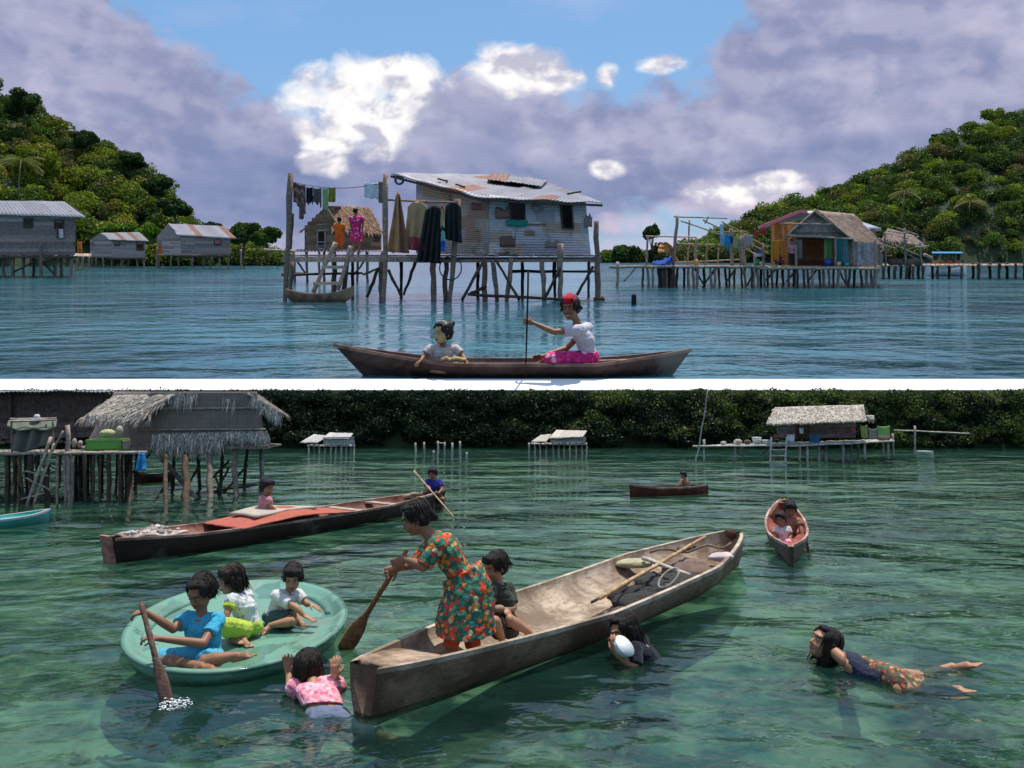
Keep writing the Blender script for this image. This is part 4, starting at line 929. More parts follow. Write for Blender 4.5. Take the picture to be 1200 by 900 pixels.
# thatched hut
t = thing('thatched_hut', 'thatched hut with a wide dark opening and coloured curtains on the right platform', 'hut', MU, Rz(970,zp,1))
m = MB()
def boards(x0,x1,yb,yt,d,n,col,vert=True,d2=None): board_wall(m, Rr(x0,yb,d), Rr(x1,yb,d if d2 is None else d2), Rr(x1,yt,d if d2 is None else d2), Rr(x0,yt,d), n, col, vertical=vert)
boards(1001,1027,311,284,.5,7,(.34,.33,.36)); m.build('wall', MAT['wood'], t, label='grey plank front wall at the right')
m = MB(); boards(994,1001,310,283,.5,3,(.30,.22,.17)); m.build('wall', MAT['wood'], t, label='narrow brown panel')
m = MB(); board_wall(m, Rr(921,278,.4), Rr(998,279,.4), Rr(998,248,.4), Rr(921,248,.4), 9, (.30,.25,.23), ulim=lambda v: (.02+.43*v, 1-.53*v)); m.build('gable', MAT['wood'], t)
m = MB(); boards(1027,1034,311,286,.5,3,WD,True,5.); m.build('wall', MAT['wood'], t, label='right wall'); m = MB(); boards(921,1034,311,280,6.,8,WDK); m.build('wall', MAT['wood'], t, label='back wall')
m = MB(); thatch(m, Rr(999,281,.1), Rr(1035,288,4.5), Rr(1000,251,5.5), Rr(953,247,.2), 10, 120, .4, (.34,.26,.21), w=.05); m.build('roof', MAT['thatch'], t)
m = MB(); thatch(m, Rr(921,277,.1), Rr(935,277,5.), Rr(1000,252,5.5), Rr(954,247,.1), 6, 60, .35, (.28,.22,.18), w=.05); m.build('roof', MAT['thatch'], t, label='roof slope facing left')
for p in [(919,279,956,246,.0),(957,246,1000,282,.0),(915,262,973,263,-.1),(925,276,1000,280,-.1)]: MB().stick(Rr(p[0],p[1],p[4]), Rr(p[2],p[3],p[4]), .04, .04, WG).build('roof_pole', MAT['wood'], t)
for x in (933,979,1000,1026): MB().stick(Rr(x,279 if x != 933 else 288,.2), Rr(x,313 if x != 933 else 336,.2), .055, .05, WG).build('post', MAT['wood'], t)
def cur(name, lab, x0, x1, y0, y1, col, d=.25, mt='cloth', **k): return cloth_hang(MU, name, lab, 'curtain', Rr(x0,y0,d), Rr(x1,y0,d), (y1-y0)/FP*(YR+d), col, mt=mt, **k)
cur('orange_curtain', 'orange curtain left of the dark opening of the thatched hut', 904, 913, 281, 306, (.62,.24,.03), folds=3)
cur('orange_curtain', 'second orange curtain right beside the first and slightly shorter', 914, 921, 281, 301, (.55,.19,.03), folds=2)
cur('flowered_curtain', 'green flowered curtain inside the opening of the thatched hut', 966, 976, 279, 303, (.22,.40,.14), folds=2, d=.8)
cur('teal_curtain', 'teal curtain at the right of the dark opening', 980.5, 987, 278, 308, (.01,.22,.24), folds=3)
cur('teal_curtain', 'paler blue green cloth beside the teal curtain', 988, 994, 278, 309, (.08,.30,.34), folds=2, d=.3)
cur('white_curtain', 'white cloth hanging behind the standing person in pink', 923, 931, 281, 296, (.6,.56,.58), folds=2, d=.6)
cur('grey_curtain', 'grey brown cloth at the left edge of the dark opening', 932, 940, 280, 303, (.22,.22,.20), folds=2, d=.5)
# house behind with pink roof edge
t = thing('board_house', 'orange walled house with a pink edged roof behind the thatched hut', 'house', MU, Rz(950,zp,4))
m = MB(); board_wall(m, Rr(904,311,3.5), Rr(935,311,3.5), Rr(935,258,3.5), Rr(904,262,3.5), 10, (.50,.26,.10), vertical=True); m.build('wall', MAT['wood'], t)
m = MB(); board_wall(m, Rr(935,311,3.5), Rr(1026,311,7.5), Rr(1026,268,7.5), Rr(935,262,3.5), 8, (.36,.22,.12)); m.build('wall', MAT['wood'], t, label='long side wall')
m = MB(); roof_sheet(m, Rr(1010,270,5.5), Rr(1032,267,9.), Rr(968,248,8.5), Rr(938,247,3.2), (.55,.56,.64), nsheet=6, rows=2, ridges=20, rprob=0, seed=2); m.build('roof', MAT['metal'], t)
m = MB(); roof_sheet(m, Rr(889,266,3.2), Rr(905,266,8.), Rr(968,248,8.5), Rr(936,247,3.2), (.45,.20,.22), nsheet=4, rows=1, ridges=14, rprob=0, seed=3); m.build('roof', MAT['metal'], t, label='reddish left slope')
for a, b in [((889,267,3.1),(937,248,3.1)),((937,248,3.1),(946,248,3.1)),((1003,272,5.4),(1032,268.5,8.8))]: MB().beam(Rr(*a), Rr(*b), .08, .14, (.55,.16,.22)).build('fascia', MAT['plastic'], t)
# ruined frame at its right and farther jetty
t = thing('ruined_shelter', 'collapsed shelter of sticks and thatch right of the thatched hut', 'shelter', MU, Rz(1055,zp,2))
m = MB()
for k in range(46):
    x = random.uniform(1030,1082); y = 266+(x-1030)*.45*random.random()+random.uniform(0,26); p = Rr(x, y, random.uniform(1,4)); q = p+Vector((random.uniform(-1,1), random.uniform(-.4,.4), random.uniform(-.6,.35)))
    if k < 16: MB().stick(p, q, .03, .025, rc(WG,.35)).build('stick', MAT['wood'], t)
m = MB(); thatch(m, Rr(1033,281,1.5), Rr(1086,290,2.2), Rr(1070,276,3.5), Rr(1040,268,3.5), 4, 70, .35, (.24,.19,.16), w=.05, droop=.6); m.build('roof', MAT['thatch'], t)
for a, b in [((1037,272),(1038,312)),((1060,268),(1061,312)),((1078,284),(1080,312)),((1030,280),(1078,300))]: MB().stick(Rr(*a,1.5), Rr(*b,1.8), .05, .045, WG).build('post', MAT['wood'], t)
m = MB(); 
for k in range(7): m.ell(Rr(1045+k*5, 307, 2.)+Vector((0,0,.05*math.sin(k*3))), Vector((.22,0,0)), Vector((0,.2,0)), Vector((0,0,.16)), rc((.16,.12,.1),.4), 8, 6)
m.build('debris', MAT['cloth'], t)
YJ = 52.
t = thing('pole_jetty', 'farther low jetty on dark posts running out of frame at the right', 'jetty', MU, U(1110,327,YJ))
m = MB(); deck_boards(m, U(1020,311,YJ), U(1260,311,YJ), U(1260,309,YJ+3), U(1020,309,YJ+3), 44, WD); m.build('deck', MAT['wood'], t)
stilts(t, [(U(x,308 if x > 1130 else 311,YJ+d), U(x+random.uniform(-1,1),329,YJ+d)-Vector((0,0,.4))) for x, d in [(1035,0),(1042,2),(1049,0),(1056,1),(1063,0),(1066,2),(1070,0),(1076,1),(1082,0),(1092,2),(1099,0),(1112,1),(1127,0),(1140,2),(1147,0),(1160,1),(1171,0),(1180,2),(1190,0),(1200,1)]], WDK, .09)
t, _ = canoe(MU, U(1085,322,60.), U(1133,322,60.), 1.3, (ell_w(3), lambda t_: .45+.35*abs(2*t_-1)**2, lambda t_: -.1), name='awning_boat', label='white boat with a light blue awning moored behind the far jetty', col=(.62,.62,.62), mt='plastic', cat='boat')
for x in (1093,1101,1120,1126): MB().stick(U(x,309,60.), U(x,296,60.), .035, .035, WL).build('awning_post', MAT['wood'], t)
m = MB(); m.grid(lambda u, v: U(1092+36*u, 297-1.5*v, 59.6+1.4*v), 10, 4, .06, (.08,.30,.52)); m.build('awning', MAT['cloth'], t)
for i, (x, c) in enumerate([(1097,(.6,.25,.03)),(1104,(.55,.12,.05)),(1113,(.6,.10,.04)),(1122,(.55,.14,.08))]):
    p = U(x,310,59.8); solo(MB().ell(p+Vector((0,0,.1)), Vector((.22,0,0)), Vector((0,.2,0)), Vector((0,0,.2)), c, 9, 6), ['yellow_sack','red_bundle','orange_sack','pink_bundle'][i], 'cloth', MU, p, ['yellow orange sack at the left end under the blue awning','red bundle second from the left under the blue awning','bright orange red sack in the middle under the blue awning','pinkish bundle at the right end under the blue awning'][i], 'sack')
MB_ = MB().stick(U(1083,298,58.), U(1092,302,58.), .12, .1, (.5,.3,.25)); solo(MB_, 'fender_log', 'wood', MU, U(1085,302,58.), 'pinkish log propped at the left end of the awning boat', 'log')
# single poles in the water
for (x, y0, y1, lab) in [(286,301,313,'thin stake in the water just right of the hut with red roof stripes'),(325,304,312,'single thin stake standing alone in the lagoon left of the tall pole')]:
    a, b = U(x,y0,100.), U(x,y1+2,100.); solo(MB().stick(a, b, .07, .06, WDK), 'stake', 'wood', MU, b, lab, 'stake')
# ================================================================== LOWER PLACE (the cove)
def lst(a, b, r, col=WD, seg=6, n=7, name=None, t=None):
    return MB().stick(a, b, r, r*.9, rc(col,.25), seg, .35, n)
# ---- palm hut on stilts at the left
YK = LW(300,578)[1]
def K(x, y, d=0.): return L(x, y, YK+d)
t = thing('palm_hut', 'grey palm thatch hut with woven walls on stilts at the left of the cove', 'hut', ML, LW(240,578))
GT = (.36,.31,.27); GD = (.23,.195,.17)
m = MB(); f_ = quad(K(165,527), K(312,525), K(300,459), K(178,459)); m.grid(f_, 40, 26, .04, GD); m.build('wall', MAT['woven'], t, label='woven grey front wall')
m = MB(); m.grid(quad(K(100,524,2.2), K(165,527), K(178,459), K(135,459,2.2)), 14, 16, .04, GD); m.build('wall', MAT['woven'], t, label='woven left wall'); m = MB(); m.grid(quad(K(312,525), K(312,524,2.5), K(300,459,2.5), K(300,459)), 10, 16, .04, GD); m.build('wall', MAT['woven'], t, label='woven right wall')
for y in (478,503): MB().stick(K(168,y+1,-.05), K(311,y,-.05), .022, .02, GT, 8).build('batten', MAT['wood'], t)
m = MB(); thatch(m, K(98,491,-.2), K(172,490,-.3), K(205,463,-.2), K(138,464,.6), 9, 140, .28, (.42,.38,.33), w=.022, spread=.35); m.build('roof', MAT['thatch'], t, label='shaggy left slope of the roof')
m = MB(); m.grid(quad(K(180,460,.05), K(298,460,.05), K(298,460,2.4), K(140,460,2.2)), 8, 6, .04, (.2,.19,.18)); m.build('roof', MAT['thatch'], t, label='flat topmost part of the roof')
m = MB(); thatch(m, K(330,486,.3), K(330,484,2.2), K(296,460,2.2), K(290,461,-.2), 9, 60, .3, (.42,.38,.33), w=.022, spread=.35); m.build('roof', MAT['thatch'], t, label='right slope of the roof')
def fringe(t, x0, x1, y0, y1, n, length, col, d=-.12, w=.016, name='thatch_fringe', spread=.22, yv=4, lab=None):
    m = MB()
    for i in range(n):
        x = random.uniform(x0, x1); y = y0+(y1-y0)*(x-x0)/max(1,(x1-x0))+random.uniform(-yv,yv); p = K(x, y, d-random.random()*.08)
        l = length*random.uniform(.4,1.3); dr = Vector((random.gauss(0,spread), random.gauss(-.1,.12), -1)).normalized(); c = rc(col,.45)
        q = p+dr*l*.55; e = q+(dr+Vector((random.gauss(0,.25),0,-.1))).normalized()*l*.45; s = Vector((w*random.uniform(.5,1.3),0,0))
        m.q([p-s*.5, p+s*.5, q+s*.5, q-s*.5, e], [(0,1,2,3),(3,2,4)], c)
    return m.build(name, MAT['thatch'], t, **({'label': lab} if lab else {}))
fringe(t, 178, 314, 512, 508, 900, .24, (.44,.41,.37), lab='ragged fringe along the foot of the front wall', spread=.5)
fringe(t, 182, 262, 520, 516, 380, .34, (.42,.39,.35), lab='long fronds hanging below the floor', spread=.35)
fringe(t, 192, 232, 463, 463, 120, .30, (.50,.48,.44), lab='fronds hanging from the gable', spread=.12)
fringe(t, 262, 276, 468, 470, 14, .35, (.50,.46,.40), lab='a few long dry fronds on the front wall', spread=.1)
fringe(t, 100, 176, 489, 491, 260, .18, (.40,.37,.34), lab='drooping edge of the left roof slope', d=-.25)
fringe(t, 294, 329, 463, 489, 170, .24, (.48,.46,.42), lab='drooping edge of the right roof slope', d=-.15)
m = MB(); z_ = K(200,527).z
for q0, q1 in (((100,526),(315,524)),): m.beam(K(*q0,-.1), K(*q1,-.1), .09, .07, GD)
deck_boards(m, K(98,525), K(316,523), K(330,520,2.8), K(90,522,2.8), 40, GD); m.build('deck', MAT['wood'], t)
def Kst(x0, y0, x1, y1, r=.05, d=0., col=GD, name='stilt', ex=.4):
    a = K(x0,y0,d); b = LW(x1,y1) if name == 'stilt' else K(x1,y1,d)
    if name == 'stilt': b = b-Vector((0,0,ex)); b.y = a.y if abs(b.y-a.y) > 3 else b.y
    lst(a, b, r, col).build(name, MAT['wood'], t)
for x0, x1, yb, r, c in [(178,178,600,.055,GD),(194,196,592,.05,WDK),(218,220,590,.075,WDK),(247,247,584,.07,GD),(275,277,582,.055,GD),(307,307,572,.06,GT),(152,153,588,.07,WDK),(160,160,572,.04,WDK),(232,236,572,.045,WDK),(262,258,566,.045,WDK),(290,286,564,.04,WDK),(204,203,570,.04,WDK)]:
    Kst(x0, 524, x1, yb, r, 0 if yb > 575 else 1.6, c)
for p in [(232,548,212,584),(250,560,268,540),(262,592,252,555),(268,548,246,590),(290,545,262,578),(200,560,180,590),(150,560,176,532),(212,582,300,568)]: Kst(p[0],p[1],p[2],p[3],.028,.3,WDK,'brace')
# ---- big plank house farther left
t = thing('plank_house', 'big dark plank house partly hidden behind the palm hut at the left edge', 'house', ML, K(60,512,3))
m = MB(); board_wall(m, K(-60,515,3.2), K(124,512,3.2), K(124,459,3.2), K(-60,459,3.2), 9, (.135,.10,.09)); board_wall(m, K(124,512,3.2), K(120,510,6), K(120,459,6), K(124,459,3.2), 9, (.12,.09,.08)); m.build('wall', MAT['wood'], t)
for x in (12,118): MB().beam(K(x,515,3.1), K(x,460,3.1), .08, .08, WDK).build('corner_post', MAT['wood'], t)
m = MB(); roof_sheet(m, K(-70,459,2.8), K(134,459,2.8), K(130,459,6.5), K(-70,459,6.5), (.3,.3,.32), nsheet=6); m.build('roof', MAT['metal'], t)
m = MB(); deck_boards(m, K(-70,519,2.4), K(128,517,2.4), K(128,516,5.5), K(-70,516,5.5), 26, WDK); m.build('deck', MAT['wood'], t)
for x in (-40,-10,18,45,70,96,120): lst(K(x,517,3.), K(x,565,3.)-Vector((0,0,.7)), .06, WDK).build('stilt', MAT['wood'], t)
# ---- front landing with its bamboo legs
t = thing('drying_landing', 'cluttered stick landing on bamboo legs in front of the plank house', 'landing', ML, LW(60,600))
dl = YK-1.4
def D(x, y, d=0.): return L(x, y, dl+d)
m = MB(); deck_boards(m, D(-20,531), D(166,530), K(162,526,.6), K(-20,527,.6), 30, GD); m.stick(D(-20,532,-.05), D(172,530,-.05), .035, .03, GT, 10); m.build('deck', MAT['wood'], t)
bp = [(22,530,30,606,.03,WDK),(36,530,36,606,.055,WDK),(75,535,78,606,.03,GT),(79,498,82,604,.045,GT),(86,534,84,606,.035,GD),(54,531,56,600,.06,WDK),(68,531,66,600,.03,GT),(110,532,108,598,.035,WDK),(128,532,128,600,.045,WDK),(140,531,141,592,.035,WDK),(98,532,101,596,.03,WDK),(118,532,116,590,.025,WDK),(8,530,8,602,.04,WDK)]
for x0,y0,x1,y1,r,c in bp: lst(D(x0,y0), D(x1,y1+8), r, c, 7).build('stilt', MAT['wood'], t)
for x0,y0,x1,y1,r,c in [(60,512,29,598,.034,(.48,.42,.34)),(64,520,38,597,.028,(.46,.40,.33)),(52,545,74,505,.025,(.42,.37,.3)),(30,560,60,575,.02,GT),(24,585,52,578,.02,(.42,.36,.3)),(30,552,56,558,.02,GT)]: lst(D(x0,y0,-.15), D(x1,y1,-.15), r, c, 7).build('bamboo_pole', MAT['wood'], t)
for k in range(22):
    x = random.uniform(20,150); y = random.uniform(540,590); lst(D(x,y,random.uniform(0,1.4)), D(x+random.uniform(-22,22), y+random.uniform(-16,16), random.uniform(0,1.4)), .016, WDK, 4, 5).build('brace', MAT['wood'], t)
for k in range(20):
    x = random.uniform(10,160); lst(D(x,532,random.uniform(.8,2.2)), D(x+random.uniform(-3,3),600,random.uniform(.8,2.2)), .03, WDK, 4, 6).build('stilt', MAT['wood'], t)
# things on the landing
m = MB(); m.grid(lambda u, v: D(10+56*u-2*v, 493-3*math.sin(u*3.1)+ (14*math.sin(u*3.14)+16*(.5+.5*math.sin(u*9))*.4)*max(0,(v-.35)) + 4*v, -.1+.6*(1-v))+Vector((0,.04*math.sin(u*14),0)), 26, 12, .02, (.15,.16,.12)); solo(m, 'drab_tarp', 'cloth', ML, D(38,497), 'drab green tarp sagging over the table frame at the left edge', 'tarp')
t = thing('stick_table', 'stick table frame carrying the drab tarp and the white hat at the left edge', 'table', ML, D(38,530))
for x in (14,62): lst(D(x,494), D(x,530), .025, WD).build('leg', MAT['wood'], t); lst(D(x,492,.55), D(x,527,.55), .025, WD).build('leg', MAT['wood'], t)
MB().stick(D(12,494,-.03), D(66,492,-.03), .022, .02, GT).build('tabletop_rail', MAT['wood'], t); MB().stick(D(12,491,.55), D(66,490,.55), .022, .02, GT).build('tabletop_rail', MAT['wood'], t)
m = MB(); m.grid(lambda u, v: D(13+44*u, 501+25*v+4*math.sin(u*5), .05)+Vector((0,.08*math.sin(u*17+v*3),0)), 26, 12, .02, (.20,.19,.16)); solo(m, 'grey_sacking', 'cloth', ML, D(36,530), 'crumpled grey sacking hanging below the drab tarp', 'sacking')
t = thing('sun_hat', 'white floppy hat lying on the drab tarp', 'hat', ML, D(43,491))
c = D(43,491,.2); MB().tube([c, c+Vector((0,0,.008))], [.12,.115], 14, (.55,.53,.50)).build('brim', MAT['cloth'], t); MB().tube([c+Vector((0,0,.005)), c+Vector((0,0,.06)), c+Vector((0,0,.09)), c+Vector((0,0,.1))], [.065,.06,.045,.01], 14, (.62,.60,.57)).build('crown', MAT['cloth'], t)
t = thing('plastic_crate', 'bright green crate standing on the landing beside the palm hut', 'crate', ML, D(120,528,.1))
a, b = D(100,528,.1), D(139,527,.1); dep = Vector((.05,.35,0)); H = Vector((0,0,.205)); g_ = (.10,.30,.035)
m = MB(); m.grid(quad(a,b,b+H,a+H), 10, 5, .015, lambda u, v: rc(g_,.05)); m.grid(quad(b,b+dep,b+dep+H,b+H), 6, 5, .015, g_); m.grid(quad(a+dep,a,a+H,a+dep+H), 6, 5, .015, g_); m.grid(quad(b+dep,a+dep,a+dep+H,b+dep+H), 6, 5, .015, g_); m.grid(quad(a,b,b+dep,a+dep), 4, 4, .015, g_); m.build('crate_body', MAT['plastic'], t)
m = MB(); P = [a+H,b+H,b+dep+H,a+dep+H]
for p, q in zip(P, P[1:]+P[:1]): m.beam(p, q, .03, .035, (.16,.40,.06))
m.build('rim', MAT['plastic'], t)
m = MB(); m.ell(D(126,508,.25), Vector((.17,0,0)), Vector((0,.12,0)), Vector((0,0,.09)), (.50,.47,.22), 14, 8); m.ell(D(140,505,.3), Vector((.07,0,0)), Vector((0,.08,0)), Vector((0,0,.11)), (.45,.42,.28), 10, 7); solo(m, 'yellow_bundle', 'cloth', ML, D(130,512,.25), 'pale yellow bundle lying on the green crate', 'bundle')
m = MB(); m.ell(D(94,520,.2), Vector((.05,0,0)), Vector((0,.06,0)), Vector((0,0,.07)), (.45,.32,.25)); m.ell(D(87,519,.25), Vector((.05,0,0)), Vector((0,.06,0)), Vector((0,0,.1)), (.35,.33,.30)); solo(m, 'cloth_bundle', 'cloth', ML, D(90,527,.2), 'pinkish grey rags left of the green crate', 'rags')
cloth_hang(ML, 'blue_bag', 'bright blue plastic bag hanging under the palm hut deck', 'bag', D(163,530,-.1), D(170,530,-.1), .34, (.03,.26,.55), mt='plastic', folds=1.5, hemw=1.6, ragged=.25)
MB_ = cloth_hang(ML, 'tan_sack', 'tan sack against the post right of the green crate', 'sack', D(142,515,.2), D(152,515,.2), .16, (.30,.24,.20), folds=1.2)
# teal boat at the left edge
canoe(ML, LW(-40,622), LW(58,612), .55, (ell_w(2.2), lambda t_: .15+.08*t_**3, lambda t_: -.12+.1*t_**3), label='teal boat end poking in at the left edge under the landing', col=(.04,.28,.25), rim=(.45,.50,.46), mt='plastic')
# distant reddish boat seen between the stilts
canoe(ML, LW(160,566), LW(205,564), .5, (ell_w(3), lambda t_: .18+.1*abs(2*t_-1)**2, lambda t_: -.05), label='small reddish boat far off between the palm hut stilts', col=(.25,.07,.05), rim=(.4,.3,.25))

# ---- far huts
def far_hut(label, x0, x1, yb, yt, yr, ybase, roofpx, posts, col=(.40,.39,.37), rc_=(.52,.50,.46), d=1.2, wallx=None):
    Yf = LW((x0+x1)/2, ybase)[1]; J = lambda x, y, dd=0.: L(x, y, Yf+dd)
    t = thing('far_hut', label, 'hut', ML, LW((x0+x1)/2, ybase)); w0, w1 = wallx or (x0, x1)
    m = MB(); board_wall(m, J(w0,yb), J(w1,yb), J(w1,yt), J(w0,yt), 6, col); board_wall(m, J(w1,yb), J(w1-1,yb,d), J(w1-1,yt,d), J(w1,yt), 4, col); board_wall(m, J(w1,yb,d), J(w0,yb,d), J(w0,yt,d), J(w1,yt,d), 4, col); m.build('wall', MAT['wood'], t)
    for (a, b, c_, d_) in roofpx:
        m = MB(); roof_sheet(m, J(*a), J(*b), J(*c_), J(*d_), rc_, nsheet=4, rows=1, ridges=10, amp=.006, sag=.02, rprob=0); m.build('roof', MAT['cloth'], t)
    m = MB(); deck_boards(m, J(x0,yb+1,-.05), J(x1,yb+1,-.05), J(x1,yb,d), J(x0,yb,d), 16, col); m.build('deck', MAT['wood'], t)
    for x in posts: lst(J(x,yb,random.uniform(0,.5)), J(x+random.uniform(-.8,.8),ybase+6,0), .035, rc_).build('stilt', MAT['wood'], t)
    return t, J
far_hut('distant grey double roofed hut right of the palm hut', 360, 416, 521, 512, 506, 531, [((351,519,-.1),(372,519,-.1),(384,511,.5),(368,509,.6)),((378,514,-.1),(409,514,-.1),(414,508,1.),(386,507,1.))], (362,368,374,381,388,394,400,406,411,415), wallx=(379,415))
far_hut('distant pale hut with a sagging platform in the middle of the far shore', 622, 688, 519, 512, 503, 531, [((643,514,-.15),(683,512,-.1),(688,505,.9),(652,504,.9)),((622,518,-.2),(640,518,-.2),(646,509,.3),(634,510,.3))], (620,627,633,640,648,655,661,668,675,682,687), rc_=(.56,.50,.42), wallx=(645,686))
t = thing('stake_group', 'abandoned house posts standing in the water between the two distant huts', 'house posts', ML, LW(515,540))
for x, yt, yb in [(487,519,531),(497,518,534),(508,528,535),(513,517,541),(521,518,538),(530,519,542),(539,517,542),(547,530,536)]:
    a = LW(x, yb); lst(L(x,yt,a.y), a-Vector((0,0,.3)), .035, (.45,.42,.38)).build('stilt', MAT['wood'], t)
a = L(513,519,LW(515,541)[1]); MB().stick(a, L(521,519.5,a.y), .02, .02, (.4,.36,.3)).build('crossbar', MAT['wood'], t)
# big far hut at the right
YZ = LW(960,541)[1]
def Jz(x, y, d=0.): return L(x, y, YZ+d)
t = thing('far_hut', 'pale thatched hut with a ladder on a long platform at the right far shore', 'hut', ML, LW(960,541))
m = MB(); thatch(m, Jz(898,498,-.2), Jz(1015,494,-.2), Jz(1012,475,1.2), Jz(908,478,1.2), 8, 130, .16, (.46,.42,.36), w=.03, spread=.4); m.build('roof', MAT['thatch'], t)
m = MB(); thatch(m, Jz(1014,492,1.), Jz(1024,492,.9), Jz(1024,487,1.), Jz(1010,487,1.), 3, 20, .12, (.55,.52,.44), w=.03); m.build('roof', MAT['thatch'], t, label='small lean-to roof at the right')
m = MB(); board_wall(m, Jz(911,513,.3), Jz(932,513,.3), Jz(932,492,.3), Jz(911,492,.3), 5, (.30,.24,.22)); m.build('wall', MAT['wood'], t, label='left front wall'); m = MB(); board_wall(m, Jz(950,513,.3), Jz(1003,513,.3), Jz(1003,492,.3), Jz(950,492,.3), 5, (.26,.17,.15)); m.build('wall', MAT['wood'], t)
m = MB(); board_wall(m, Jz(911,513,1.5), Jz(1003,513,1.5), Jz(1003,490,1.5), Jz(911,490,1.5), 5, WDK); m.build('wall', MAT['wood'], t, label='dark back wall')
m = MB(); deck_boards(m, Jz(815,523,-.1), Jz(1048,516,-.1), Jz(1048,514,1.6), Jz(840,521,1.), 60, (.45,.43,.40)); m.stick(Jz(812,523,-.15), Jz(925,522,-.15), .03, .03, (.5,.48,.44), 8); m.stick(Jz(920,523,-.15), Jz(1048,517,-.15), .03, .03, (.5,.48,.44), 8); m.build('deck', MAT['wood'], t)
for x, y0, y1, d in [(825,515,548,0),(861,517,546,0),(937,523,541,0),(946,523,543,0),(960,523,540,.2),(968,523,540,.4),(988,520,541,0),(997,520,540,.8),(1006,520,534,1.),(1013,518,534,0),(1035,517,530,.8),(1041,517,534,0),(870,522,534,1),(905,522,536,1),(1046,508,533,.2)]:
    lst(Jz(x,y0,d), Jz(x+random.uniform(-1,1),y1+4,d), .04, (.46,.43,.38)).build('stilt', MAT['wood'], t)
for x0,y0,x1,y1 in [(970,523,962,540),(985,522,992,541),(1003,520,1010,532),(860,523,868,534),(905,523,890,534),(930,523,946,536)]: lst(Jz(x0,y0,.2), Jz(x1,y1,.2), .025, WD).build('brace', MAT['wood'], t)
t = thing('ladder', 'white pole ladder standing in the water below the far thatched hut', 'ladder', ML, LW(912,547))
for a, b in [((904,512),(902,549)),((922,512),(920,549))]: MB().stick(Jz(*a,-.2), Jz(*b,-.2), .03, .03, (.62,.60,.56)).build('rail', MAT['wood'], t)
for y in (520,527,534,541): MB().stick(Jz(903,y,-.2), Jz(921,y,-.2), .02, .02, (.60,.58,.54)).build('rung', MAT['wood'], t)
def zb(name, lab, cat, x, y, rx, rz, col, d=.1, mt='cloth'):
    p = Jz(x, y, d); solo(MB().ell(p+Vector((0,0,rz)), Vector((rx,0,0)), Vector((0,rx*.8,0)), Vector((0,0,rz)), rc(col,.05), 9, 6), name, mt, ML, p, lab, cat)
zb('pale_bundle','pale bundle at the left end of the far platform','bundle',848,522,.10,.07,(.45,.42,.38)); zb('blue_rag','light blue rag on the far platform edge','rag',856,524,.07,.04,(.20,.35,.5),.0)
zb('tan_bundle','tan bundle beside the blue rag on the far platform','bundle',865,521,.14,.09,(.45,.38,.30)); zb('dark_bundle','dark brown bundle left of the white bucket on the far platform','bundle',876,521,.12,.08,(.14,.09,.08))
tub('white_bucket','white bucket standing on the far platform','bucket',Jz(887,520,.1),.13,.2,(.62,.62,.60),ML); tub('white_basin','low white basin right of the white bucket','basin',Jz(898,521,.1),.15,.14,(.58,.56,.52),ML)
zb('red_rag','red rag on the railing left of the far hut door','rag',909,513,.07,.05,(.45,.10,.08)); tub('green_bucket','green bucket by the far hut door','bucket',Jz(919,521,.05),.08,.12,(.05,.25,.15),ML); tub('white_drum','white drum in front of the far hut wall','drum',Jz(927,520,.1),.11,.28,(.65,.65,.63),ML)
def zc(name, lab, cat, x0, x1, y0, y1, col, d=-.05, **k): cloth_hang(ML, name, lab, cat, Jz(x0,y0,d), Jz(x1,y0,d), (y1-y0)/FP*YZ, col, amp=.02, **k)
zc('blue_cloth','dark blue cloth hanging in front of the far hut doorway','cloth',948,961,508,522,(.04,.12,.22)); zc('white_towel','small white towel hanging in the far hut doorway','towel',937,941,501,507,(.7,.7,.7))
zc('yellow_cloth','yellow green cloth hanging at the right end of the far hut','cloth',1008,1016,498,512,(.42,.42,.14)); zc('green_cloth','bright green cloth with a red hem right of the far hut','cloth',1028,1042,499,515,(.30,.50,.14), stripes=[(.30,.52,.14)]*6+[(.55,.52,.4),(.55,.15,.1),(.55,.15,.1)])
zc('red_cloth','small red and white cloth hanging at the corner of the far hut','cloth',998,1002,501,506,(.5,.1,.1)); zc('grey_cloth','grey cloth hanging between the yellow and the green cloths','cloth',1018,1027,502,513,(.32,.31,.27))
t = thing('drying_rail', 'long horizontal pole on a forked post right of the far hut', 'drying rail', ML, Jz(1072,535))
MB().stick(Jz(1048,504,.2), Jz(1136,508,.6), .025, .02, (.50,.48,.42), 9).build('rail', MAT['wood'], t); lst(Jz(1072,499,.2), Jz(1072,536,.2), .035, (.42,.38,.32)).build('post', MAT['wood'], t)
a = LW(812,545); solo(MB().stick(a-Vector((0,0,.4)), L(830,455,a.y), .03, .015, (.42,.42,.38), 9, .8), 'bamboo_pole', 'wood', ML, a, 'tall thin bamboo pole standing in the water left of the far platform', 'pole')
canoe(ML, LW(1074,532), LW(1094,533), .4, (ell_w(3), lambda t_: .12, lambda t_: -.04), label='tiny white boat floating near the far drying rail', col=(.55,.56,.54), rim=(.6,.6,.58), mt='plastic', th=.03)

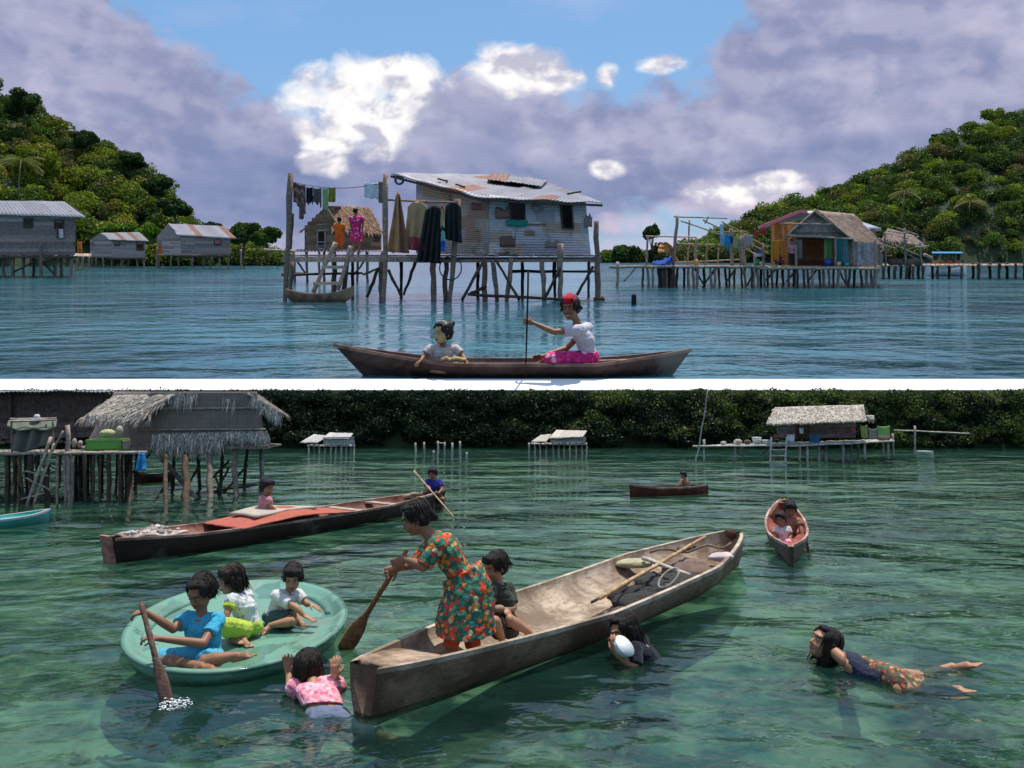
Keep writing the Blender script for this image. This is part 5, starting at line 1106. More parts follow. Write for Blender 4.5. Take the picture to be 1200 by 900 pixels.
# ---- long red and black boat
A = LW(128,659); Bp = LW(520,594)
boat2, bp2 = canoe(ML, A, Bp, .95, (lambda t_: max(.06, min(1, (t_/.16+.12)**.7)*min(1, ((1-t_)/.3)**.7)), lambda t_: .24+.07*abs(2*t_-1)**2+.02*t_, lambda t_: -.1), label='long black sided boat with a red tarp moored behind the green raft', col=(.035,.02,.018), inner=(.30,.14,.10), rim=(.40,.26,.21), th=.05, seats=((.62,.03),(.75,.04),(.88,.03)), name='long_boat', cat='boat')
m = MB(); a0 = bp2(0, 0, 0)
a_, b_ = bp2(0,-1), bp2(0,1); ax = (Bp-A).normalized()
m.box((A+Vector((0,0,.15)))-ax*.03, ax*.03, ax.cross(Vector((0,0,1)))*.10, Vector((0,0,.20))-ax*.05, (.42,.20,.15)); m.build('stem_board', MAT['hull'], boat2)
m = MB(); m.grid(lambda u, v: bp2(.02+.11*u, -.9+1.8*v, .30+.02*math.sin(u*9+v*5)), 10, 8, .03, (.52,.46,.42)); m.build('bow_deck', MAT['hull'], boat2)
t = thing('red_tarp', 'faded red tarp tented over the middle of the long boat', 'tarp', ML, bp2(.45,0,.3))
m = MB(); m.grid(lambda u, v: bp2(.25+.33*u, -1.04+2.08*v, .255+.16*max(0,1-abs(2*u-1.0)**1.1)*(1-.6*abs(2*v-1)**1.8)+.012*mn.noise(Vector((u*9,v*9,1)))), 40, 24, .015, lambda u, v: (.46,.12,.075)); m.build('tarp_sheet', MAT['cloth'], t)
m = MB(); c_ = bp2(.475,.15,.0); m.grid(lambda u, v: bp2(.31+.18*u, -.75+1.3*v, .405+.015*math.sin(u*5+v*3)-.10*abs(u-.5)), 12, 10, .035, (.46,.41,.34)); solo(m, 'woven_mat', 'woven', ML, bp2(.40,0,.40), 'pale woven mat on top of the red tarp under the girl in pink', 'mat')
m = MB()
for k in range(30):
    p = bp2(random.uniform(.03,.12), random.uniform(-.7,.7), .325+random.random()*.03); s = random.uniform(.02,.05); m.ell(p, Vector((s,0,0)), Vector((0,s,0)), Vector((0,0,s*.6)), rc((.70,.66,.66),.12), 7, 5)
solo(m, 'shell_heap', 'hull', ML, bp2(.07,0,.36), 'heap of white shells on the bow of the long boat', 'shells')
m = MB(); m.tube([bp2(.82,.2,.30), bp2(.86,.1,.33), bp2(.89,.3,.31)], .04, 7, (.35,.30,.22)); solo(m, 'rope_roll', 'hull', ML, bp2(.86,.2,.3), 'coil of rope lying in the stern of the long boat', 'rope')
# ---- main dugout
A = LW(424,836); Bp = LW(862,662)
WOODI = (.46,.37,.28)
def wmain(t_): return max(.10, min(1, .22+ (t_/.42)**.75*.85)*min(1, ((1.02-t_)/.30)**.62))
dug, bpd = canoe(ML, A, Bp, 1.22, (wmain, lambda t_: .25+.06*(1-t_)**3+.17*t_**2.4, lambda t_: -.12+.13*max(0,t_-.8)*5*.6), label='large weathered dugout canoe carrying the woman in the flowered dress', col=(.25,.165,.11), inner=WOODI, rim=(.50,.42,.33), th=.045, n=60)
m = MB(); m.grid(lambda u, v: bpd(.012+.115*u, -.9+1.8*v, .285-.12*u**2+.01*mn.noise(Vector((u*6,v*6,3)))), 16, 10, .05, (.42,.31,.22)); m.build('bow_block', MAT['hull'], dug)
e = bpd(.985,0,.40); m = MB(); m.ell(e, Vector((.07,.03,0)), Vector((-.02,.06,0)), Vector((0,0,.07)), (.14,.07,.05), 10, 8); m.build('stern_knob', MAT['hull'], dug)
# contents of the dugout
def inb(tt, s, z): return bpd(tt, -s, z)
solo(MB().stick(inb(.47,-.1,.22), inb(.90,.32,.42), .022, .016, (.46,.32,.18), 10, .3), 'bamboo_spear', 'wood', ML, inb(.6,0,.25), 'long thin pole lying lengthwise inside the large dugout', 'pole')
solo(MB().stick(inb(.47,.05,.17), inb(.60,.15,.2), .016, .014, (.10,.07,.05), 6), 'dark_stick', 'wood', ML, inb(.5,.1,.17), 'short dark stick next to the thin pole inside the large dugout', 'stick')
solo(MB().stick(inb(.70,.45,.34), inb(.66,-.7,.28), .026, .022, (.50,.46,.40), 7), 'cross_stick', 'wood', ML, inb(.68,0,.3), 'pale crosswise stick over the nets in the large dugout', 'stick')
def blob(name, lab, cat, parts, mt='net', col=(.07,.065,.06)):
    m = MB()
    for (tt, s, z, rx, ry, rz) in parts:
        c_ = inb(tt, s, z); b0 = len(m.v); m.ell(c_, Vector((rx,0,0)), Vector((0,ry,0)), Vector((0,0,rz)), rc(col,.2), 22, 14)
        for i in range(b0, len(m.v)):
            p = Vector(m.v[i]); d_ = (p-c_); k = 1+.55*mn.noise(p*5)+.22*mn.noise(p*14)+.08*mn.noise(p*31); m.v[i] = tuple(c_+d_*k)
    return solo(m, name, mt, ML, inb(*parts[0][:3]), lab, cat)
blob('fishing_net', 'dark tangled fishing net heaped in the middle of the large dugout', 'net', [(.575,-.30,.07,.27,.25,.12),(.615,-.0,.07,.30,.25,.10)])
blob('fishing_net', 'second dark net heap farther along the large dugout', 'net', [(.67,-.05,.09,.34,.30,.11),(.715,-.2,.11,.30,.28,.10)], col=(.10,.095,.09))
blob('brown_sack', 'brown cloth sack behind the nets in the large dugout', 'sack', [(.77,-.1,.17,.33,.26,.09),(.80,.1,.19,.26,.2,.07)], 'cloth', (.20,.13,.10))
blob('yellow_cloth', 'crumpled pale yellow cloth against the far side of the large dugout', 'cloth', [(.70,.62,.27,.20,.14,.05)], 'cloth', (.55,.50,.30))
blob('pink_cloth', 'crumpled pink and white cloth on the near gunwale of the large dugout', 'cloth', [(.80,-.72,.33,.17,.12,.05)], 'cloth', (.55,.42,.42))
blob('driftwood', 'piece of dark driftwood near the stern inside the large dugout', 'driftwood', [(.83,.45,.33,.06,.10,.04),(.845,.30,.33,.09,.03,.03)], 'wood', (.15,.11,.09))
blob('brown_rag', 'dark brown rag at the boy\'s feet inside the large dugout', 'rag', [(.50,-.30,.04,.26,.20,.05)], 'cloth', (.12,.07,.055))
c_ = inb(.64,-.4,.30); m = MB(); m.tube([c_+Vector((math.cos(k*.33)*.11, math.sin(k*.33)*.08, -.05+.09*math.sin(k*.33+1))) for k in range(19)], .012, 6, (.38,.35,.30), closed=True); solo(m, 'rope_loop', 'cloth', ML, c_, 'pale loop of rope lying over the dark net', 'rope')
rp = []
for k in range(14): rp.append(inb(.74+.013*k, .55-.09*k, .36+.03*math.sin(k)))
solo(MB().tube(rp, .014, 6, (.30,.24,.18)), 'mooring_rope', 'hull', ML, rp[0], 'brown rope lying across the stern of the large dugout', 'rope')
# ---- far canoe and the canoe pointing at us
canoe(ML, LW(738,582), LW(830,578), .5, (ell_w(2.4), lambda t_: .16+.10*(1-t_)**4+.03*t_, lambda t_: -.07), label='small dark red canoe far off in the middle of the cove', col=(.16,.035,.025), rim=(.38,.33,.28), inner=(.2,.14,.11), th=.03)
A = LW(928,664); Bp = LW(918,612)
canR, bpr = canoe(ML, A, Bp, .62, (lambda t_: max(.1, (1-abs(2*t_-1.05)**2.4)), lambda t_: .20+.04*(1-t_)**3+.40*max(0,t_-.3)**2, lambda t_: -.12+.12*t_**3), label='narrow red lined canoe pointing toward the camera on the right', col=(.10,.06,.05), inner=(.42,.13,.10), rim=(.48,.32,.27), th=.035)
# ---- green raft
cR = LW(268,740); RA = 1.16
E0, E1, T0, T1 = LW(136,742,.09), LW(401,722,.09), LW(285,681,.09), LW(240,788,.09)
cR = (E0+E1)/2; cR.y = (T0.y+T1.y)/2; cR.x = (E0.x+E1.x)/2; cR.z = 0
ua = Vector(((E1.x-E0.x)/2, (E1.y-E0.y)/2*.9, 0)); ub = Vector(((T0.x-T1.x)/2, (T0.y-T1.y)/2, 0))
raft = thing('oval_raft', 'oval sea green tub used as a raft by three children', 'raft', ML, cR)
def rp_(ang, k, z): return cR+ua*math.cos(ang)*k+ub*math.sin(ang)*k+Vector((0,0,z))
prof = [(.0,.03),(.5,.03),(.80,.035),(.86,.04),(.90,.06),(.93,.085),(.955,.10),(.985,.105),(1.0,.095),(1.0,.07),(.98,.02),(.94,-.05),(.0,-.06)]
m = MB(); NS = 72; vs = []
for (k, z) in prof:
    for i in range(NS): vs.append(rp_(2*math.pi*i/NS, k, z))
fs = []
for j in range(len(prof)-1):
    for i in range(NS): fs.append((j*NS+i, j*NS+(i+1)%NS, (j+1)*NS+(i+1)%NS, (j+1)*NS+i))
m.q(vs, fs, (.13,.29,.215), True); m.build('tub_shell', MAT['raft_plastic'], raft)
m = MB(); m.tube([rp_(2*math.pi*i/NS, 1.0, .09) for i in range(NS)], .016, 8, (.07,.19,.14), closed=True); m.build('rolled_rim', MAT['raft_plastic'], raft)
for a0, a1, k in ((2.2,3.4,.83),(.1,1.0,.83)):
    m = MB(); m.tube([rp_(a0+(a1-a0)*i/16, k, .04) for i in range(17)], .028, 8, (.11,.25,.185)); m.build('moulded_rib', MAT['raft_plastic'], raft)
# ================================================================== PEOPLE
TEX = {}
class Blob:
    def __init__(s): s.m = MB()
    def cap(s, a, b, ra, rb, flat=False, n=12):
        a = Vector(a); b = Vector(b); d = b-a; l = d.length
        if l < 1e-5: d = Vector((0,0,1)); l = 1e-3; b = a+d*l
        d.normalize(); pts = []; rr = []
        if flat: pts = [a, b]; rr = [ra, rb]
        else:
            for k in range(5): t = math.pi/2*k/4; pts.append(a-d*ra*math.cos(t)); rr.append(max(.0008, ra*math.sin(t)))
            for k in range(5): t = math.pi/2*(4-k)/4; pts.append(b+d*rb*math.cos(t)); rr.append(max(.0008, rb*math.sin(t)))
        s.m.tube(pts, rr, n); return s
    def ell(s, c, a, b, d): s.m.ell(c, a, b, d, (1,1,1), 16, 10); return s
    def fr(s, c0, x0, y0, c1, x1, y1, n=16):
        """elliptical frustum with flat ends"""
        vs = [c0+x0*math.cos(2*math.pi*k/n)+y0*math.sin(2*math.pi*k/n) for k in range(n)]+[c1+x1*math.cos(2*math.pi*k/n)+y1*math.sin(2*math.pi*k/n) for k in range(n)]
        s.m.q(vs, [(k,(k+1)%n,n+(k+1)%n,n+k) for k in range(n)]+[tuple(range(n-1,-1,-1)), tuple(range(n,2*n))]); return s
    def build(s, name, mt, parent, vox, col=(1,1,1), smooth=3, wrinkle=0., wf=9., colfn=None, **props):
        me0 = bpy.data.meshes.new('tmp'); o0 = ORG[root_of(parent)]
        me0.from_pydata([tuple(Vector(p)-o0) for p in s.m.v], [], s.m.f)
        ob = bpy.data.objects.new('tmp', me0); sc.collection.objects.link(ob)
        md = ob.modifiers.new('r', 'REMESH'); md.mode = 'VOXEL'; md.voxel_size = vox; md.use_smooth_shade = True
        ms = ob.modifiers.new('s', 'SMOOTH'); ms.iterations = smooth; ms.factor = .5
        if wrinkle:
            for q_, (sz, st_) in enumerate(((1/wf, 2.2*wrinkle), (.4/wf, 1.3*wrinkle))):
                tx = TEX.get(round(sz, 3))
                if tx is None: tx = TEX[round(sz, 3)] = bpy.data.textures.new('folds', 'CLOUDS'); tx.noise_scale = sz; tx.noise_depth = 1
                dm = ob.modifiers.new('d', 'DISPLACE'); dm.texture = tx; dm.strength = st_; dm.mid_level = .5; dm.texture_coords = 'LOCAL'
        dg = bpy.context.evaluated_depsgraph_get(); me = bpy.data.meshes.new_from_object(ob.evaluated_get(dg))
        bpy.data.objects.remove(ob); bpy.data.meshes.remove(me0); me.name = name
        nvt = len(me.vertices)
        ca = me.color_attributes.new('tint', 'FLOAT_COLOR', 'POINT'); arr = np.ones((nvt, 4), dtype=np.float32); arr[:, :3] = col
        if colfn:
            for i, v in enumerate(me.vertices): arr[i, :3] = colfn(v.co+o0)
        ca.data.foreach_set('color', arr.ravel()); me.materials.clear(); me.materials.append(MAT[mt])
        me.polygons.foreach_set('use_smooth', [True]*len(me.polygons))
        return place(name, me, parent, o0, None, **props)
SK = (.42,.215,.12); SKD = (.30,.145,.08); SKL = (.40,.23,.14)
HB = (.012,.009,.008)
def head(b, c, f, u, k):
    f = f.normalized(); r = f.cross(u).normalized(); u = r.cross(f).normalized(); k_ = k
    E = lambda off, x, y, z: b.ell(c+(r*off[0]+f*off[1]+u*off[2])*k_, r*x*k_, f*y*k_, u*z*k_)
    E((0,-.012,.028), .073, .092, .083); E((0,.022,-.03), .060, .060, .078); E((0,.05,-.083), .030, .028, .022)
    for s_ in (-1, 1):
        E((s_*.074,-.008,-.012), .010, .017, .030); E((s_*.034,.058,-.03), .022, .020, .026)
    E((0,.070,.032), .050, .020, .018)
    b.cap(c+(f*.078+u*.004)*k_, c+(f*.093-u*.028)*k_, .0075*k_, .0135*k_); 
    for s_ in (-1,1): E((s_*.012,.084,-.034), .008, .009, .007)
    E((0,.072,-.060), .024, .014, .014)
    return r, f, u
def face_bits(t, c, f, u, r, k, gaze=0, smile=0, vox=.004):
    for s_ in (-1, 1):
        m = MB(); p = c+(r*s_*.031+f*.076+u*.004)*k
        m.ell(p, r*.0125*k, f*.008*k, u*.0058*k, (.40,.36,.33), 10, 6); m.ell(p+f*.004*k, r*.0078*k, f*.0055*k, u*.0062*k, (.015,.008,.005), 10, 6)
        m.build('eye', MAT['plastic'], t)
        MB().tube([c+(r*s_*.014+f*.086+u*.024)*k, c+(r*s_*.032+f*.083+u*.031)*k, c+(r*s_*.050+f*.070+u*.024)*k], [.003*k,.0042*k,.002*k], 6, HB).build('eyebrow', MAT['hair'], t)
    m = MB(); m.ell(c+(f*.083-u*.0555)*k, r*.022*k, f*.008*k, u*.0055*k, (.30,.10,.075)); m.ell(c+(f*.082-u*.066)*k, r*.019*k, f*.009*k, u*.0068*k, (.34,.12,.09))
    if smile: m.ell(c+(f*.087-u*.061)*k, r*.018*k, f*.006*k, u*.005*k, (.7,.68,.62))
    m.build('lips', MAT['skin'], t)
def hand(b, w_, d, nrm, k, thumb=1, curl=.5, spread=.12):
    """w_ wrist, d towards the fingertips, nrm out of the palm, thumb = side"""
    d = d.normalized(); s_ = d.cross(nrm).normalized()*thumb; nrm = s_.cross(d).normalized()*thumb
    pe_ = w_+d*.078*k
    b.fr(w_-d*.01*k, s_*.024*k, nrm*.017*k, w_+d*.03*k, s_*.034*k, nrm*.016*k); b.fr(w_+d*.03*k, s_*.034*k, nrm*.016*k, pe_, s_*.037*k, nrm*.012*k)
    for i, (o, l) in enumerate(((.029,.066),(.010,.076),(-.010,.071),(-.028,.056))):
        p = pe_+s_*o*k-d*.006*k; a = 0; dd = (d+s_*(o/.03)*spread).normalized()
        for j, fr_ in enumerate((.45,.32,.25)):
            a += curl*(.8+.15*i*.3)*(1 if j else .7); v = dd*math.cos(a)+nrm*math.sin(a); q = p+v*l*fr_*k
            rr = (.0095,.0088,.0082,.0072); b.cap(p, q, rr[j]*k, rr[j+1]*k, n=8); p = q
    p = w_+d*.022*k+s_*.026*k; v = (d*.55+s_*.75+nrm*.35).normalized(); q = p+v*.036*k; b.cap(p, q, .0135*k, .0105*k, n=8)
    v2 = (d*.9+s_*.25+nrm*(.3+curl*.5)).normalized(); b.cap(q, q+v2*.032*k, .0105*k, .008*k, n=8)
def foot(b, an, toe, k, up=Vector((0,0,1))):
    d = (toe-an); l = d.length or 1e-3; d.normalize(); sd = d.cross(up).normalized(); u = sd.cross(d).normalized()
    b.cap(an-d*.03*k-u*.02*k, an+d*l*.55-u*.01*k, .032*k, .030*k); b.fr(an+d*l*.3-u*.01*k, sd*.030*k, u*.024*k, an+d*l*.85-u*.016*k, sd*.042*k, u*.014*k)
    for i in range(5): b.cap(an+d*l*(.8-.02*i)+sd*(-.034+.016*i)*k-u*.016*k, an+d*l*(1.02-.035*i)+sd*(-.036+.017*i)*k-u*.018*k, (.012 if i == 0 else .0085)*k, (.011 if i == 0 else .0075)*k, n=7)
def limb(b, a, m_, e, r0, r1, r2, r3, bulge=.0):
    b.cap(a, m_, r0, r1); q = m_.lerp(e, .35); b.cap(m_, q, r1, r2); b.cap(q, e, r2, r3)
def V(*a): return Vector(a)
def body(b, J, k, right, fwdc):
    """trunk and limbs from the joints; right = unit vector across the shoulders, fwdc = chest facing"""
    up = (J['chest']-J['pel']).normalized(); f = fwdc
    b.fr(J['pel']-up*.06*k, right*.125*k, f*.085*k, J['pel']+up*.05*k, right*.130*k, f*.088*k)
    w_ = J['pel'].lerp(J['chest'], .5); b.fr(J['pel']+up*.04*k, right*.130*k, f*.088*k, w_, right*.108*k, f*.078*k)
    b.fr(w_, right*.108*k, f*.078*k, J['chest'], right*.132*k, f*.095*k)
    un = (J['neck']-J['chest']).normalized(); b.fr(J['chest'], right*.132*k, f*.095*k, J['neck']-un*.03*k, right*.105*k, f*.07*k)
    b.ell(J['chest'], right*.135*k, f*.097*k, up*.11*k); b.ell(J['pel'], right*.14*k, f*.098*k, up*.10*k)
    b.cap(J['shL'], J['shR'], .050*k, .050*k); b.cap(J['neck']-un*.03*k, J['head'], .047*k, .042*k)
    for s_ in 'LR':
        if 'el'+s_ in J: limb(b, J['sh'+s_], J['el'+s_], J['wr'+s_], .044*k, .035*k, .034*k, .022*k)
        if 'kn'+s_ in J:
            b.cap(J['hip'+s_], J['kn'+s_], .078*k, .052*k); limb(b, J['kn'+s_], J['kn'+s_].lerp(J['an'+s_], .3), J['an'+s_], .050*k, .054*k, .045*k, .029*k)
def hair(t, kind, c, f, u, r, k, vox, col=HB, extra=None):
    b = Blob(); E = lambda off, x, y, z: b.ell(c+(r*off[0]+f*off[1]+u*off[2])*k, r*x*k, f*y*k, u*z*k)
    E((0,-.026,.040), .083, .092, .085); E((0,-.040,.0), .082, .075, .085); E((0,.030,.088), .060, .048, .026)
    for s_ in (-1, 1): E((s_*.062,.005,.045), .022, .062, .050); E((s_*.072,-.030,-.005), .016, .045, .050)
    if kind in ('long', 'bob', 'wet'):
        L_ = {'long': .22, 'bob': .09, 'wet': .20}[kind]
        for a in (-.05,-.025,0,.025,.05): b.cap(c+(r*a*1.2-f*(.075-abs(a)*.5)-u*.0)*k, c+(r*a*1.1-f*(.085-abs(a)*.6)-u*(L_+.02*random.random()))*k, .034*k, .014*k)
        for s_ in (-1, 1): b.cap(c+(r*s_*.075-f*.015+u*.02)*k, c+(r*s_*.080-f*.02-u*(L_*.6))*k, .024*k, .012*k)
    if kind == 'bun': E((0,-.105,.075), .042, .038, .040)
    if kind == 'tail': b.cap(c+(-f*.09+u*.0)*k, c+(-f*.115-u*.05)*k, .040*k, .03*k)
    if kind in ('bob','short'): 
        for a in (-.045,-.02,.005,.03,.05): b.cap(c+(r*a+f*.062+u*.085)*k, c+(r*a*1.1+f*.084+u*(.048+.012*random.random()))*k, .017*k, .009*k)
    if vox < .008 and kind != 'bun':
        ln = {'long': .26, 'bob': .15, 'wet': .25, 'bun': .05, 'tail': .09, 'short': .06}[kind]; m = MB()
        for i in range(150):
            a = random.uniform(.6, 5.68); e0 = random.uniform(.15, 1.1); D = lambda a_, e_: -f*0+(f*math.cos(a_)+r*math.sin(a_))*math.cos(e_)+u*math.sin(e_)
            pts = []
            for j in range(5):
                q = j/4; e_ = e0-q*(e0+.15); d_ = D(a, e_); p = c+(V(0,0,0)-f*.028+u*.035)*k+(f*d_.dot(f)*.096+r*d_.dot(r)*.087+u*d_.dot(u)*.094)*k
                pts.append(p)
            dn = (u*-1).normalized(); l_ = ln*random.uniform(.4,1.); pts.append(pts[-1]+dn*l_*.5*k+V(random.gauss(0,.008),random.gauss(0,.008),0)); pts.append(pts[-1]+dn*l_*.5*k+V(random.gauss(0,.012),random.gauss(0,.012),0))
            if abs(a-3.14) > 2.0 and kind != 'short': pts = pts[:6]
            rr = [.0035*k]*(len(pts)-1)+[.001]; m.tube(pts, rr, 4, rc((.02,.015,.012),.4))
        m.build('loose_strands', MAT['hair'], t)
    if extra: extra(b)
    return b.build('hair', 'hair', t, vox, col, 2, .006*k, 16)
def person(fr, label, J, k, face, hairkind, garments, skin=SK, up=V(0,0,1), hk=None, vox=.0065, hands=None, feet=True, group=None, base=None, chestf=None, bits=True, smile=0, skinfn=None, hcol=HB, hairx=None, hm=1.22, km=1.25):
    base = base or J['pel']; t = thing('person', label, 'person', fr, base, group); hk = (hk or k*1.06)*hm; k = k*km
    right = (J['shR']-J['shL']).normalized(); upv = (J['neck']-J['pel']).normalized()
    fc = chestf or upv.cross(right).normalized()*1; fc = (fc-right*fc.dot(right)).normalized()
    b = Blob(); body(b, J, k, right, fc)
    r, f, u = head(b, J['head'], face, up, hk)
    for s_ in 'LR':
        if hands and s_ in hands and 'wr'+s_ in J: d, n_, th, cu = hands[s_]; hand(b, J['wr'+s_], d, n_, k*1.02, th, cu)
        if feet and 'toe'+s_ in J: foot(b, J['an'+s_], J['toe'+s_], k)
    b.build('body', 'skin', t, vox, skin, 2, colfn=skinfn)
    if bits: face_bits(t, J['head'], f, u, r, hk, smile=smile)
    hair(t, hairkind, J['head'], f, u, r, hk, vox, hcol, hairx)
    for g in garments: g(t, J, k, right, fc, vox)
    return t, (r, f, u)
# garments
def g_shirt(name, mt, col, sleeve=.55, length=1., puff=.014, label=None):
    def g(t, J, k, right, f, vox):
        b = Blob(); up = (J['chest']-J['pel']).normalized(); un = (J['neck']-J['chest']).normalized(); e = puff*1.0
        w_ = J['pel'].lerp(J['chest'], .5); lo = J['pel'].lerp(J['chest'], 1-length)-up*.02*k
        R_ = lambda a: right*(a*k+e); F_ = lambda a: f*(a*k+e)
        if length > .55: b.fr(lo, R_(.135), F_(.098), w_, R_(.115), F_(.085)); b.fr(w_, R_(.115), F_(.085), J['chest'], R_(.135), F_(.098))
        else: b.fr(lo, R_(.122), F_(.09), J['chest'], R_(.135), F_(.098))
        b.fr(J['chest'], R_(.135), F_(.098), J['neck']-un*.035*k, R_(.085), F_(.065)); b.ell(J['chest']+un*.02*k, R_(.132), F_(.095), up*.10*k)
        b.cap(J['shL'], J['shR'], .052*k+e*.7, .052*k+e*.7)
        for s_ in 'LR':
            if sleeve and 'el'+s_ in J:
                a, el = J['sh'+s_], J['el'+s_]
                b.cap(a, a.lerp(el, .15), .050*k+e, .050*k+e)
                if sleeve <= 1: b.cap(a, a.lerp(el, sleeve), .048*k+e, .045*k+e*1.1, True)
                else: b.cap(a, el, .048*k+e, .042*k+e); b.cap(el, el.lerp(J['wr'+s_], sleeve-1), .040*k+e, .036*k+e*1.1, True)
        b.build(name, mt, t, vox, col, 2, .006*k, 14, **({'label': label} if label else {}))
    return g
def g_pants(name, mt, col, reach=1.6, puff=.014, label=None):
    def g(t, J, k, right, f, vox):
        b = Blob(); e = puff; up = (J['chest']-J['pel']).normalized()
        b.fr(J['pel']+up*.07*k, right*(.120*k+e), f*(.088*k+e), J['pel']-up*.03*k, right*(.138*k+e), f*(.1*k+e)); b.ell(J['pel'], right*(.142*k+e), f*(.1*k+e), up*(.095*k+e))
        for s_ in 'LR':
            if 'kn'+s_ not in J: continue
            h, kn, an = J['hip'+s_], J['kn'+s_], J['an'+s_]
            b.cap(h, h.lerp(kn, .3), .080*k+e, .075*k+e)
            if reach <= 1: b.cap(h, h.lerp(kn, reach), .080*k+e, .064*k+e*1.2, True)
            else: b.cap(h, kn, .080*k+e, .056*k+e); b.cap(kn, kn.lerp(an, reach-1), .056*k+e, .046*k+e, True)
        b.build(name, mt, t, vox, col, 2, .006*k, 14, **({'label': label} if label else {}))
    return g
def g_skirt(name, mt, col, rings, label=None, wr=.012):
    """rings: (centre, xvec, yvec)"""
    def g(t, J, k, right, f, vox):
        b = Blob()
        for (c0, x0, y0), (c1, x1, y1) in zip(rings, rings[1:]): b.fr(c0, x0, y0, c1, x1, y1, 24)
        b.build(name, mt, t, vox, col, 3, wr, 8, **({'label': label} if label else {}))
    return g
def paddle(fr, name, label, a, b_, blade, r=.018, bl=.42, bw=.075, col=(.24,.12,.06), flatdir=V(0,1,0)):
    a = V(*a); b_ = V(*b_); d = (b_-a).normalized(); t = thing(name, label, 'paddle' if 'paddle' in name else 'pole', fr, a)
    if blade:
        n0 = b_-d*bl; MB().stick(a, n0+d*.05, r, r*1.1, col, 8, .1, 9).build('shaft', MAT['wood'], t)
        s_ = d.cross(flatdir).normalized(); fl = s_.cross(d).normalized(); m = MB(); vs = []; n = 10
        prof_ = [(0,r*1.1,r*1.1),(.15,bw*.45,.016),(.35,bw*.85,.013),(.6,bw,.011),(.85,bw*.9,.010),(1.,bw*.35,.008)]
        for (q, w_, th) in prof_:
            for i in range(n): an = 2*math.pi*i/n; vs.append(n0+d*bl*q+s_*math.cos(an)*w_+fl*math.sin(an)*th)
        m.q(vs, [(j*n+i, j*n+(i+1)%n, (j+1)*n+(i+1)%n, (j+1)*n+i) for j in range(len(prof_)-1) for i in range(n)]+[tuple(range(n-1,-1,-1)), tuple((len(prof_)-1)*n+i for i in range(n))], rc(col,.1), True); m.build('blade', MAT['wood'], t)
    else: MB().stick(a, b_, r, r*.8, col, 10, .2, 8).build('shaft', MAT['wood'], t)
    return t

# ---- the woman standing in the large dugout
Y0 = LW(530,768,.10)[1]
def P(px, py, d=0.): return L(px, py, Y0+d)
J = dict(pel=P(548,690), chest=P(526,648,-.0), neck=P(503,629,-.0), head=P(487,607,-.0), shL=P(513,640,-.15), shR=P(507,633,.15), elL=P(496,664,-.20), wrL=P(474,655,-.14), elR=P(490,660,.14), wrR=P(466,666,.03),
    hipL=P(548,695,-.09), hipR=P(546,695,.09), knL=P(536,730,-.10), knR=P(548,730,.09), anL=P(526,763,-.11), anR=P(556,762,.10), toeL=P(501,771,-.16), toeR=P(536,770,.10))
fw = V(-1,-.15,-.45)
rg = [(P(541,670), V(.15,0,.08), V(.02,.16,0)), (P(548,690), V(.20,0,.05), V(.02,.215,0)), (P(546,712), V(.235,0,.02), V(.02,.25,0)), (P(545,728), V(.24,0,0), V(.02,.265,0)), (P(546,741), V(.245,0,-.0), V(.02,.275,0))]
person(ML, 'woman in a bright flowered dress bent over her paddle in the large dugout', J, .93, fw, 'tail',
    [g_shirt('dress_bodice', 'floral_dress', (1,1,1), .95, .95, .016), g_skirt('dress_skirt', 'floral_dress', (1,1,1), rg), g_pants('trousers', 'cloth', (.62,.10,.04), 1.85, .012)],
    skin=SKD, up=V(-.35,0,1), base=LW(530,768,.1), chestf=V(-.5,-.1,-.8), hands={'L': (V(-.7,.1,-.35), V(.0,.9,.1), 1, .9), 'R': (V(-.7,-.4,-.2), V(0,-.9,0), -1, .9)})
a = P(476,646,-.06); b_ = LW(399,768,-.08); paddle(ML, 'paddle', 'long reddish wooden paddle held by the woman in the flowered dress', a, b_, True, .021, .62, .075, (.34,.16,.075))
# ---- boy behind her
Y0 = LW(600,757,.06)[1]; 
J = dict(pel=P(592,733,.05), chest=P(588,702,.0), neck=P(585,684,-.0), head=P(581,664,-.0), shL=P(576,690,-.09), shR=P(596,690,.12), elL=P(574,709,-.14), wrL=P(583,716,-.20), elR=P(602,712,.04), wrR=P(588,716,-.16),
    hipL=P(585,738,-.05), hipR=P(598,738,.08), knL=P(580,728,-.36), knR=P(597,726,-.25), anL=P(590,754,-.20), anR=P(622,742,-.18), toeL=P(577,760,-.32), toeR=P(636,747,-.22))
person(ML, 'small boy in a dark olive shirt sitting behind the woman in the flowered dress', J, .70, V(-.75,-.55,-.25), 'short', [g_shirt('shirt', 'cloth', (.045,.05,.035), .8, 1., .014), g_pants('shorts', 'cloth', (.03,.028,.03), .85, .014)],
    skin=SK, hk=.88, hands={'L': (V(.5,-.3,.1), V(0,.3,-1), 1, .6), 'R': (V(-.6,-.3,-.1), V(0,.3,-1), -1, .6)})
solo(MB().ell(P(585,713,-.26), V(.05,0,0), V(0,.04,0), V(0,0,.028), (.50,.36,.25)), 'shellfish', 'hull', ML, P(585,713,-.26), 'small pale shellfish held by the boy in the olive shirt', 'shellfish')
